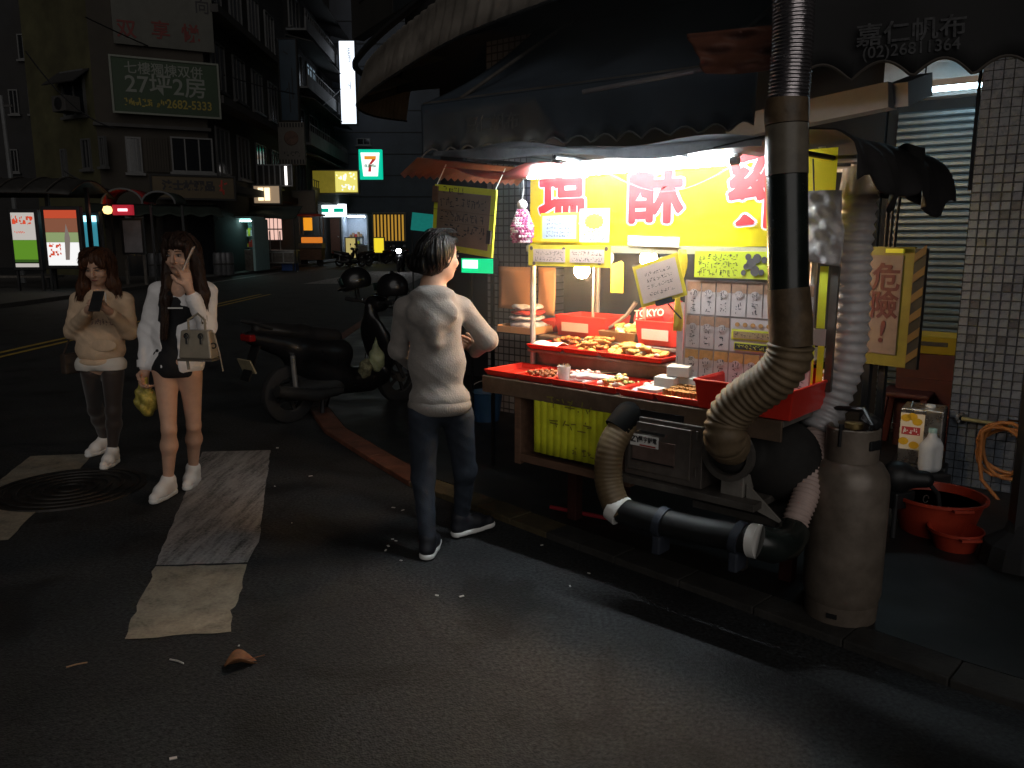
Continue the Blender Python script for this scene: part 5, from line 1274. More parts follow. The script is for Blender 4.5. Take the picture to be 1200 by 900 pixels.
MB().box(x0 + .005, ms1, wv - .005, wv - .0032, z1 - .09, z1 - .045).build('lime_label', LIME, mb_); MB().box(x0 + .015, ms1, wv - .007, wv - .0052, z1 - .082, z1 - .053).build('tan_label', mat('tan_label', (.42, .30, .14), .6, var=.1), mb_)
scrawl(MB(), x0 + .02, ms1 - .02, z1 - .078, z1 - .057, wv - .0075, HANDRND, 16, .002).build('handwriting', INK, mb_, fix=False)
MB().box(x0 + .02, ms1, wv - .005, wv - .0032, z1 - .135, z1 - .100).build('lime_label', LIME, mb_); MB().box(x0 + .024, ms1, wv - .007, wv - .0052, z1 - .13, z1 - .105).build('black_label', BLACK, mb_)
scrawl(MB(), x0 + .03, ms1 - .02, z1 - .126, z1 - .109, wv - .0075, HANDRND, 16, .0022).build('handwriting', LIME, mb_, fix=False)
# side strip of the cards, yellow cloth
MB().box(ms0 - .045, ms0 - .012, wv - .002, wv + .001, mz0 + .06, mz1 - .1).build('side_card', CARDM, mb_)
scrawl(MB(), ms0 - .040, ms0 - .016, mz0 + .08, mz1 - .12, wv - .003, HANDRND, 1, .002).build('handwriting', INK, mb_, fix=False)
t, w, h, y = card('menu_header', 'bright lime card of handwriting with grey ink blots above the menu cards', ((815, 294), (905, 328)), .19, mat('lime_bright', (.62, .68, .03), .6, var=.05), .004, 0, 'sign')
rows(t, y, INK, -w * .92, w * .15, (h * .55, -h * .05, -h * .6), .03, 8, .0028)
for (fx, fz, rr) in ((.48, .1, .022), (.62, .5, .018), (.58, -.4, .020), (.36, -.1, .012), (.80, .4, .013), (.40, .6, .013), (.74, -.5, .012), (.30, -.55, .011)): MB().plate([(w * fx + rr * math.cos(k * .6), h * fz + rr * 1.1 * math.sin(k * .6)) for k in range(10)], y - .0025, y - .0005).build('ink_blot', mat('grey_ink', (.10, .085, .08), .6, var=0), t)
t = sthing('cloth_strip', 'twisted yellow cloth strip hanging at the left of the menu cards', 'cloth', ms0 - .02, .19, 0)
MB().grid(lambda u, v: (-.022 + u * (.035 + .012 * math.sin(v * 9)) - .01 * v, -.008 + .006 * math.sin(u * 8 + v * 5), 1.16 + (1 - v) * .36), 6, 14).build('cloth', YELLOW, t, smooth='all', solid=.003)
t = sthing('cloth_strip', 'lime tape strip with tag on the post right of the duct', 'cloth', C(965, 320, .28)[0], .28, 0)
z0 = C(965, 470, .28)[1]; z1 = C(965, 312, .28)[1]; zm = C(965, 385, .28)[1]
MB().box(-.012, .02, -.006, 0, zm, z1).build('tape', LIME, t); MB().box(-.04, .03, -.012, -.007, zm - .07, zm - .002).build('tag', mat('tag_grey', (.42, .40, .40), .5, var=.1), t)
MB().box(-.045, -.015, -.006, 0, z0, zm - .072).build('tape', LIME, t); MB().box(.0, .025, -.006, 0, z0 - .02, zm - .072).build('tape', LIME, t)
MB().box(.03, .06, .0, .02, .95, z1 + .1).build('board', DSTEEL, t)

# ------------------------------------------------------------------ front panel
s0, z1 = C(624, 452, -.05); s1, _ = C(723, 465, -.05); _, z0 = C(640, 533, -.05)
t = sthing('front_panel', 'lime corrugated panel with faint handwriting under the counter', 'panel', s0, -.035, z0)
W_, H_ = s1 - s0, z1 - z0
n = 12
LIMED = mat('lime_corrugated', (.74, .76, .03), .55, var=.12, dirt=.3)
MB().grid(lambda u, v: (u * W_, -.0045 * abs(math.sin(u * math.pi * n)) - .004 * math.sin(u * 7 + v), v * H_), n * 8, 4).build('sheet', LIMED, t, smooth='all', solid=.003)
PEN = mat('pencil_ink', (.22, .20, .03), .7, var=0)
for z in (.80, .52): scrawl(MB(), W_ * .15, W_ * .75, H_ * z - .025, H_ * z + .025, -.016, HANDRND, 3, .006).build('handwriting', PEN, t, fix=False)
scrawl(MB(), W_ * .5, W_ * .85, H_ * .1, H_ * .2, -.016, HANDRND, 4, .005).build('handwriting', PEN, t, fix=False)

# ------------------------------------------------------------------ grease filter box, fan, ducts
s0, z1 = C(735, 485, -.05); s1, _ = C(826, 500, -.05); z0 = C(733, 553, -.05)[1]
t = sthing('filter_box', 'grey steel electrostatic filter box with white ZY label', 'machine', s0, -.06, z0)
W_, H_ = s1 - s0, z1 - z0
BOXM = mat('box_steel', (.22, .19, .17), .4, .65, var=.2, scale=6, dirt=.5)
MB().box(0, W_, 0, .45, 0, H_).build('casing', BOXM, t, bevel=.004)
d = MB().box(.02, W_ - .05, -.012, -.001, .03, H_ - .02).build('door', BOXM, t, bevel=.003)
MB().box(.05, W_ - .12, -.02, -.013, .07, H_ - .09).build('inset_plate', mat('inset_brown', (.20, .14, .12), .45, .5, var=.2), d, bevel=.002)
MB().box(.04, W_ * .55, -.017, -.0125, H_ - .066, H_ - .055).build('trim', CHROME, d)
MB().box(.04, W_ * .48, -.0215, -.0205, H_ - .125, H_ - .073).build('label_plate', PAPER, d)
text('lettering', 'ZY', .038, INK, d, (.068, -.0235, H_ - .097), (R(90), 0, 0), .0004, .001, sx=1.0); text('lettering', '萬宇靜電', .027, INK, d, (.13, -.0235, H_ - .094), (R(90), 0, 0), .0004, .0005, sx=.85)
MB().box(.09, .17, -.0235, -.0225, H_ - .122, H_ - .116).build('label_line', REDINK, d)
MB().box(.05, W_ - .12, -.022, -.0205, .075, .082).build('slot', BLACK, d)
for zz in (.05, H_ - .06): MB().tube([(W_ - .025, -.006, zz), (W_ - .025, -.006, zz + .04)], .006, 8).build('hinge', DSTEEL, t)
MB().box(-.03, W_ + .25, -.03, .5, -.035, -.004).build('support_rail', DSTEEL, t, bevel=.003)
MB().box(.02, W_ - .1, .01, .4, H_ + .002, H_ + .03).build('lid', BLACK, t)
sf, zf = C(893, 540, .0)
t = sthing('extractor_fan', 'grimy black extractor fan housing beside the filter box', 'machine', sf, .12, .60)
solid('scroll', [ell((0, .06, .06), (.17, .16, .17), .03), cone((-.1, -.06, .10), (-.1, -.19, .12), .09, .08, .03)], .012, mat('fan_black', (.018, .017, .016), .85, .0, var=.3, dirt=.4), t)
MB().lathe([(.085, 0), (.11, 0), (.11, .03), (.085, .03)], n=24, close=True).build('inlet_ring', DSTEEL, t, loc=(-.10, -.20, .12), rot=(R(90), 0, 0))
MB().box(-.16, -.06, -.15, -.05, -.08, .02).build('bracket', mat('dusty_bracket', (.30, .28, .25), .6, .3, var=.2, dirt=.4), t, bevel=.004)
MB().plate([(-.05, -.10), (.12, -.15), (-.05, -.01)], -.14, -.13).build('gusset', MATS['dusty_bracket'], t)
MB().box(-.3, .12, -.12, .3, -.17, -.14).build('base_rail', DSTEEL, t)
for sx in (-.28, .06): MB().box(sx, sx + .05, .26, .31, PZ - .60 + .002, -.171).build('leg', DSTEEL, t)

def ribbed(pts, r, pitch, amp, n=20):
    """resample a path and make a corrugated hose profile"""
    P = spl(pts, 12); L = [0]
    for i in range(1, len(P)): L.append(L[-1] + (P[i] - P[i - 1]).length)
    m = int(L[-1] / pitch * 4); out = []; rs = []
    for k in range(m + 1):
        d = L[-1] * k / m; i = max(1, next((j for j in range(len(L)) if L[j] >= d), len(L) - 1)); f = (d - L[i - 1]) / max(1e-6, L[i] - L[i - 1])
        out.append(P[i - 1].lerp(P[i], f)); rs.append(r + amp * (0, 1, 0, -1)[k % 4])
    return MB().tube(out, rs, n)
TAND = mat('tan_hose', (.165, .115, .065), .6, var=.3, scale=9, dirt=.6, bump=.25, bscale=30); TAPE = mat('brown_tape', (.12, .08, .045), .45, var=.3, scale=14, dirt=.4, bump=.3, bscale=25)
FOIL = mat('foil_hose', (.50, .46, .48), .24, .95, var=.15, scale=20, bump=.2)
t = sthing('exhaust_duct', 'tall exhaust duct, silver above, black pipe in the middle, tan ribbed elbow', 'duct', 0, 0, 0)
wd = -.22
def DP(x, y, w=wd): return CV(x, y, w)
ribbed([DP(932, -230), DP(930, -60), DP(929, 40), DP(923, 122)], .067, .012, .0028, 24).build('silver_hose', FOIL, t, smooth='all')
MB().tube([DP(923, 116), DP(922, 130), DP(922, 146)], [.071, .074, .073], 24).build('tape_band', TAPE, t, smooth=True)
MB().tube([DP(922, 147), DP(922, 205)], .0715, 24).build('tape_sleeve', mat('taped_sleeve', (.17, .145, .11), .35, var=.2, scale=8), t, smooth=True)
MB().tube([DP(922, 206), DP(924, 345)], .070, 24).build('black_pipe', mat('black_pipe', (.012, .016, .014), .25, var=.15, spec=.6), t, smooth=True)
MB().tube([DP(924, 338), DP(926, 370), DP(927, 405)], [.0725, .076, .074], 24).build('tape_band', TAPE, t, smooth=True)
ribbed([DP(927, 404), DP(922, 425), DP(902, 448), DP(872, 468), DP(853, 490), DP(850, 513), DP(856, 522, -.10)], .078, .026, .005, 24).build('ribbed_elbow', TAND, t, smooth='all')
t = sthing('suction_hose', 'tan suction hose looping from the filter box to the black pipe', 'duct', 0, 0, 0)
ribbed([DP(750, 482, .02), DP(732, 498, -.07), DP(716, 525, -.14), DP(713, 560, -.16), DP(719, 585, -.17), DP(728, 602, -.17)], .062, .02, .0008, 20).build('hose', mat('tan_hose_smooth', (.12, .08, .04), .55, var=.15, scale=6, dirt=.3), t, smooth='all')
MB().tube([DP(752, 480, .03), DP(736, 488, -.05), DP(724, 504, -.10)], .067, 16).build('tape_wrap', mat('greasy_wrap', (.006, .006, .006), .95, var=.1, spec=.05), t, smooth=True)
MB().tube([DP(719, 592, -.17), DP(729, 600, -.17)], .068, 20).build('white_band', PAPER, t, smooth=True)
MB().tube([DP(728, 598, -.17), DP(760, 608, -.17), DP(820, 622, -.17), DP(882, 633, -.17)], .056, 20).build('black_pipe', mat('greasy_black', (.007, .007, .007), .6, var=.4, dirt=.5), t, smooth=True)
BLUESTR = mat('blue_grey_strap', (.025, .03, .042), .6, var=.2)
for px, py in ((776, 612), (866, 630)):
    q = DP(px, py, -.17); MB().tube([q - Vector((.016, 0, -.003)), q + Vector((.016, 0, -.003))], .067, 20).build('strap', BLUESTR, t, smooth=True); MB().box(q.x - .02, q.x + .02, q.y - .05, q.y + .04, q.z - .13, q.z - .05).build('strap_end', BLUESTR, t, bevel=.008)
MB().tube([DP(880, 633, -.17), DP(890, 635, -.17)], .067, 20).build('white_band', PAPER, t, smooth=True)
MB().tube([DP(889, 635, -.17), DP(905, 640, -.14), DP(922, 636, -.05), DP(930, 622, .02)], .066, 20).build('black_elbow', mat('black_pipe', ()), t, smooth=True)
PINKH = mat('pinkish_hose', (.48, .36, .32), .55, var=.12)
ribbed([DP(929, 624, .02), DP(934, 606, .04), DP(944, 580, .10), DP(952, 545, .2), DP(958, 505, .3)], .05, .018, .004, 18).build('lower_hose', PINKH, t, smooth='all')
t = sthing('clear_hose', 'pale ribbed ventilation hose rising at the right end of the stall', 'duct', 0, 0, 0)
CLH = mat('clear_hose', (.50, .49, .50), .3, var=.1, spec=.6, transl=.25)
ribbed([DP(958, 505, .3), DP(975, 470, .36), DP(992, 420, .38), DP(997, 370, .38), DP(999, 300, .38), DP(1004, 250, .38), DP(1006, 226, .38)], .072, .04, .0055, 22).build('hose', CLH, t, smooth='all')
MB().tube([DP(1006, 230, .38), DP(1006, 214, .38), DP(1005, 196, .38)], [.078, .068, .055], 18).build('bag_wrap', FILM, t, smooth=True)
# hanging clear bag
s0, z1 = C(948, 224, .1); s1, z0 = C(984, 306, .1)
t = sthing('clear_bag', 'crinkled clear plastic bag hanging right of the black pipe', 'bag', s0, .1, z0)
MB().grid(lambda u, v: (u * (s1 - s0) + .01 * math.sin(v * 5), -.012 * math.sin(3.14 * u) - .006 * math.sin(u * 11 + v * 14) - .004 * math.sin(v * 23 - u * 7), v * (z1 - z0) - .02 * u * (1 - v)), 18, 22).build('film', mat('bag_film', (.62, .58, .58), .22, var=.15, scale=18, bump=.6, bscale=30, alpha=.8, spec=.7), t, smooth='all', solid=.002)
MB().tube([(.02, 0, z1 - z0 - .01), (.0, .02, z1 - z0 + .12)], .003, 5).build('string', BLACK, t)
# red basin on the right end
t = sthing('basin', 'large red plastic basin on the right end of the counter', 'basin', 1.43, .26, .876)
obj('body', tray_mesh(.42, .62, .12, RED), None, t, bevel=.008)
MB().tube([(-.21, -.31, .118), (.21, -.31, .118), (.21, .31, .118), (-.21, .31, .118), (-.21, -.31, .118)], .007, 8).build('rim', RED, t, smooth=True)
# red pipe under the stall
a = G(645, 594, PZ + .02); b = G(735, 612, PZ + .02)
tag(MB().tube([a, b], .012, 8).build('red_pipe', mat('red_pipe', (.30, .02, .03), .5, var=.1)), 'thin red pipe lying on the pavement under the stall', 'pipe')
t = thing('bucket', 'blue plastic bucket under the left end of the counter', 'bucket', G(570, 492, PZ))
MB().lathe([(0, 0), (.11, 0), (.14, .24), (.15, .25), (.135, .25), (.105, .012), (0, .012)], n=24).build('shell', mat('bucket_blue', (.015, .05, .12), .5, var=.1), t, smooth=True)
MB().tube([(.14 * math.cos(a_ * .26), .02, .24 + .1 * math.sin(a_ * .26)) for a_ in range(13)], .004, 5).build('handle', STEEL, t)
# ================================================================== THINGS ROUND THE STALL'S RIGHT END
# gas cylinder
cy = G(993, 735, PZ); cy += Vector((.02, .13, 0))
GASM = mat('gas_grey_paint', (.185, .15, .12), .38, .2, var=.2, scale=7, dirt=.6, spec=.5)
t = thing('gas_cylinder', 'tall grey gas cylinder standing beside the stall', 'gas cylinder', cy)
r = .152
MB().lathe([(.0, .05), (.10, .05), (.14, .07), (r, .11), (r, .57), (r - .006, .61), (r - .03, .65), (r - .07, .675), (.04, .685), (0, .685)], n=40).build('tank', GASM, t, smooth=True)
MB().lathe([(.135, 0), (.14, 0), (.143, .075), (.138, .075)], n=36, close=True).build('foot_ring', GASM, t, smooth=True)
co = MB().lathe([(.097, .665), (.102, .665), (.102, .795), (.097, .80), (.092, .795), (.092, .665)], n=36, close=True).build('collar', GASM, t, smooth=True)
for a in (-60, 110): MB().lathe([(.1025, -.02), (.1035, -.02), (.1035, .02), (.1025, .02)], n=6, close=True).build('collar_slot', BLACK, co) if 0 else MB().obox((.1 * math.cos(R(a)), .1 * math.sin(R(a)), .74), (-.032 * math.sin(R(a)), .032 * math.cos(R(a)), 0), (.006 * math.cos(R(a)), .006 * math.sin(R(a)), 0), (0, 0, .02)).build('collar_slot', BLACK, co, bevel=.01)
MB().lathe([(.02, .685), (.02, .75), (.012, .76), (.012, .79), (.035, .792), (.035, .812), (0, .815)], n=18).build('valve', mat('brass', (.35, .25, .1), .4, .8, var=.1), t, smooth=True)
MB().tube([(.0, -.02, .74), (.02, -.06, .76), (.04, -.08, .82), (.03, -.02, .87), (-.05, .12, .85), (-.12, .22, .70)], .011, 8).build('gas_pipe', BLACK, t, smooth=True)
MB().tube([(-.075 + .0 * k, -.06 + .0, .73 + .03 * k) for k in range(4)], .01, 8).build('regulator_grip', BLACK, t)
MB().lathe([(0, 0), (.038, 0), (.042, .03), (.02, .045), (0, .045)], n=16).build('regulator', BLACK, t, loc=(.045, -.03, .81), rot=(0, R(35), 0))
for k in range(3): MB().box(-.02, .02, -.145, -.1385, .03, .05).build('drain_slot', BLACK, t, rot=(0, 0, R(-35 + 120 * k)))
# danger sign
FD = face((cw(1.63, .70, 0).x, cw(1.63, .70, 0).y), (cw(1.93, .66, 0).x, cw(1.93, .66, 0).y))
x0, z1 = onface(FD, 1022, 289); x1, z0 = onface(FD, 1074, 433)
base = fpos(FD, x0, z0)
t = thing('danger_sign', 'upright danger sign with red characters and a black yellow striped edge', 'sign', base, FD[2])
W_, H_ = x1 - x0, z1 - z0
MB().box(0, W_ * .79, 0, .02, 0, H_).build('board', mat('dull_yellow', (.15, .13, .01), .6, var=.12, dirt=.3), t)
MB().box(0.0, W_ * .60, -.004, -.0005, H_ * .10, H_ * .93).build('brown_sheet', mat('brown_sheet', (.15, .11, .09), .7, var=.15, scale=10), t)
MB().box(W_ * .80, W_ * 1.0, -.004, .021, -.002, H_ * .99).build('striped_edge', BLACK, t)
YTAPE = mat('hazard_yellow', (.11, .065, .015), .6, var=.15)
for k in range(6):
    z = k * H_ / 6; MB().plate([(W_ * .80, z + .02), (W_ * 1.0, z + .06), (W_ * 1.0, z + .095), (W_ * .80, z + .055)], -.007, -.0045).build('hazard_stripe', YTAPE, t)
for ch, f, sz in (('危', .73, .125), ('險', .50, .125), ('!', .28, .13)): text('lettering', ch, sz, mat('dark_red_ink', (.06, .006, .006), .7, var=0), t, (W_ * .32, -.006, H_ * f), (R(90), R(6) if ch == '!' else 0, 0), .0005, .0025)
MB().box(W_ * .3, W_ * .62, -.02, -.005, H_ * .95, H_ * .985).build('clip', LIME, t)
MB().box(.0, .03, .005, .035, -z0 + PZ, -.001).build('leg', BLACK, t); MB().box(.06, .09, .025, .05, -z0 + PZ, H_ * .5).build('leg', BLACK, t)
for k in range(3): MB().tube([(W_ * .3 + .02 * k, -.03, H_ + .0), (W_ * .32 + .025 * k, -.04 - .01 * k, H_ + .12), (W_ * .25 + .03 * k, -.02, H_ + .30)], .006, 6).build('cable', BLACK, t)
# yellow and red crates behind the sign
t = thing('crate', 'yellow plastic crate standing on the red crate behind danger sign', 'crate', (at(1098, 400, 5.9).x, 5.9, at(1098, 412, 5.9).z), FSH[2])
obj('shell', tray_mesh(.5, .36, .13, mat('yellow_plastic', (.34, .27, .01), .45, var=.08)), None, t, bevel=.006); MB().box(-.1, .1, -.186, -.178, .06, .09).build('hand_hole', BLACK, t)
t = thing('crate', 'stacked red plastic crate under the yellow crate', 'crate', (at(1098, 400, 5.9).x, 5.9, PZ + .002), FSH[2])
hh = at(1098, 412, 5.9).z - PZ - .004
obj('shell', tray_mesh(.46, .34, hh, mat('old_dark_red', (.07, .012, .010), .6, var=.2)), None, t, bevel=.006)
for k in range(3): MB().box(-.22, .22, -.176, -.166, hh * (.2 + .25 * k), hh * (.24 + .25 * k)).build('rib', MATS['old_dark_red'], t)
# red chest beside pillar
p = G(1090, 540, PZ)
t = thing('red_stool', 'dark red plastic stool pushed against the tiled pillar', 'stool', (p.x - .02, p.y + .35, PZ), FSH[2])
MB().box(-.17, .17, -.17, .17, .40, .44).build('seat', MATS['old_dark_red'], t, bevel=.015)
for sx in (-1, 1):
    for sy in (-1, 1): MB().bar((sx * .13, sy * .13, .40), (sx * .17, sy * .17, 0), .05).build('leg', MATS['old_dark_red'], t, bevel=.006)
# oil can
p = G(1072, 575, PZ); 
TIN = mat('tinplate', (.46, .43, .40), .28, .9, var=.15, scale=9, dirt=.3)
t = thing('oil_can', 'square tin oil can with yellow patterned label behind the cylinder', 'can', (2.55, 4.98, PZ), CA + R(8))
p = at(1076, 560, 4.98); t.location = (p.x, 4.98, PZ + .14)
MB().box(-.12, .12, -.12, .12, 0, .35).build('can_body', TIN, t, bevel=.008)
MB().box(-.115, .02, -.1225, -.1205, .09, .32).build('label', mat('can_label', (.78, .70, .55), .5, var=.05), t)
for (lx, lz) in ((-.085, .29), (-.02, .27), (-.09, .14), (-.03, .12), (-.05, .30)): MB().plate([(lx + .03 * math.cos(k * .6), lz + .024 * math.sin(k * .6)) for k in range(10)], -.1245, -.1228).build('printed_spot', mat('label_yellow', (.70, .42, .02), .5, var=.1), t)
MB().box(-.105, .0, -.1262, -.1248, .185, .235).build('label_band', mat('label_red', (.45, .05, .05), .5, var=0), t)
scrawl(MB(), -.10, -.005, .192, .228, -.1268, random.Random(6), 3, .006).build('handwriting', PAPER, t, fix=False)
MB().lathe([(0, .351), (.03, .351), (.03, .365), (0, .367)], n=16).build('cap', WHITEP, t, loc=(.03, 0, 0)); MB().tube([(-.07, -.05, .352), (-.07, 0, .375), (-.07, .05, .352)], .005, 6).build('handle', TIN, t)
tb = thing('crate', 'low dark crate holding up the tin oil can', 'crate', (p.x, 4.98, PZ), CA + R(8))
MB().box(-.16, .16, -.13, .15, 0, .137).build('box', BLACK, tb, bevel=.01); MB().box(-.162, .162, -.134, -.1305, .05, .08).build('slot', RUBBER, tb)
# white jug
p = at(1088, 560, 4.78)
t = thing('plastic_jug', 'white plastic jug standing before the tin oil can', 'jug', (p.x, 4.78, PZ + .12), .3)
solid('jug_body', [cone((-.03, 0, .04), (-.03, 0, .16), .045, .045, .03), cone((.03, 0, .04), (.03, 0, .16), .045, .045, .03), cone((0, 0, .19), (0, 0, .25), .035, .022, .03), cone((.05, 0, .2), (.075, 0, .12), .012, .012, .015)], .007, mat('milky_plastic', (.68, .70, .71), .35, var=.05, transl=.25), t)
MB().lathe([(.024, .25), (.024, .275), (0, .277)], n=16).build('cap', mat('mint_plastic', (.35, .55, .5), .5, var=0), t)
tb = thing('crate', 'small black crate holding up the white jug', 'crate', (p.x, 4.78, PZ), .3)
MB().box(-.1, .1, -.08, .08, 0, .118).build('box', BLACK, tb, bevel=.01); MB().box(-.06, .06, -.084, -.0805, .04, .07).build('slot', RUBBER, tb)
# red tubs
def tub(label, px, py, r, h, m, water):
    p = G(px, py, PZ); t = thing('wash_tub', label, 'tub', (p.x, p.y + r * .6, PZ))
    MB().lathe([(0, 0), (r * .72, 0), (r * .95, h), (r, h), (r, h - .015), (r * .985, h - .015), (r * .96, h - .012), (r * .93, h - .004), (r * .71, .01), (0, .01)], n=36).build('shell', m, t, smooth=True)
    if water: MB().lathe([(0, h * .78), (r * .90, h * .78)], n=36).build('water', mat('soapy_water', (.30, .26, .24), .35, var=.4, scale=12, spec=.6), t)
    MB().box(-.05, .05, -r - .02, -r * .98, h - .02, h - .008).build('lug', m, t)
    return t
TUBM = mat('tub_red', (.42, .045, .02), .45, var=.1, dirt=.2)
tub('red plastic wash tub of soapy water by the tiled pillar', 1112, 632, .24, .20, TUBM, True)
tub('small red tub on the floor before the wash tub', 1128, 648, .13, .10, TUBM, False)
# pump / burner
p = G(1064, 630, PZ)
t = thing('water_pump', 'small black pump on legs between cylinder and wash tub', 'pump', (p.x - .03, p.y + .1, PZ), .4)
solid('motor', [ell((0, 0, .30), (.10, .08, .085), .02), cone((.03, -.05, .30), (.09, -.09, .30), .05, .045, .02)], .01, BLACK, t)
MB().box(-.07, .07, -.06, .06, .14, .23).build('gearbox', BLACK, t, bevel=.01)
for sx in (-.06, .06):
    for sy in (-.05, .05): MB().tube([(sx, sy, .15), (sx * 1.5, sy * 1.5, 0)], .012, 8).build('leg', RUBBER, t)
MB().tube([(.09, -.09, .3), (.16, -.12, .22), (.14, -.16, .12), (.18, -.12, .03)], .012, 8).build('outlet_hose', RUBBER, t, smooth=True)
MB().tube([(.06 + .02 * math.cos(k * .7), -.13, .21 + .02 * math.sin(k * .7)) for k in range(9)], .003, 5).build('wire_loop', DSTEEL, t)
# wall tap and orange hose on the pillar
tz = onface(FP, 1135, 490)[1]; tx = onface(FP, 1128, 490)[0]
t = thing('wall_tap', 'grey pipe and tap fixed across the tiled pillar', 'tap', fpos(FP, tx, tz, .02), FP[2])
MB().tube([(0, -.02, 0), (.42, -.02, -.02)], .013, 10).build('pipe', mat('pipe_olive', (.20, .19, .10), .5, .2, var=.2), t, smooth=True)
MB().lathe([(.0, 0), (.035, 0), (.035, .012), (.016, .016), (0, .016)], n=16).build('flange', CHROME, t, rot=(R(90), 0, 0)); MB().tube([(.28, -.03, -.01), (.28, -.08, -.02), (.28, -.09, -.06)], .011, 8).build('spout', CHROME, t, smooth=True)
MB().bar((.25, -.05, .03), (.31, -.05, .03), .012).build('tap_handle', CHROME, t)
cx, cz = onface(FP, 1180, 522)
t = thing('garden_hose', 'coiled orange hose hanging from the tap on the tiled pillar', 'hose', fpos(FP, cx, cz, .07), FP[2])
pts = []
for k in range(60):
    a = R(90) + k * 2 * math.pi * 3.2 / 60; rr = .135 + .022 * math.sin(k * .55); pts.append((rr * math.cos(a), -.03 + .028 * math.sin(k * .31) - .0005 * k, rr * 1.15 * math.sin(a) - .01))
MB().tube(pts, .0115, 8).build('coil', mat('orange_hose', (.32, .12, .03), .5, var=.15), t, smooth=True)
MB().tube([pts[-1], (-.12, -.06, -.10), (-.10, -.07, -.2), (-.02, -.09, -.28), (.05, -.1, -.36), (.16, -.12, -cz + PZ + .02), (.3, -.15, -cz + PZ + .012)], .0115, 8).build('tail', mat('orange_hose', ()), t, smooth=True)

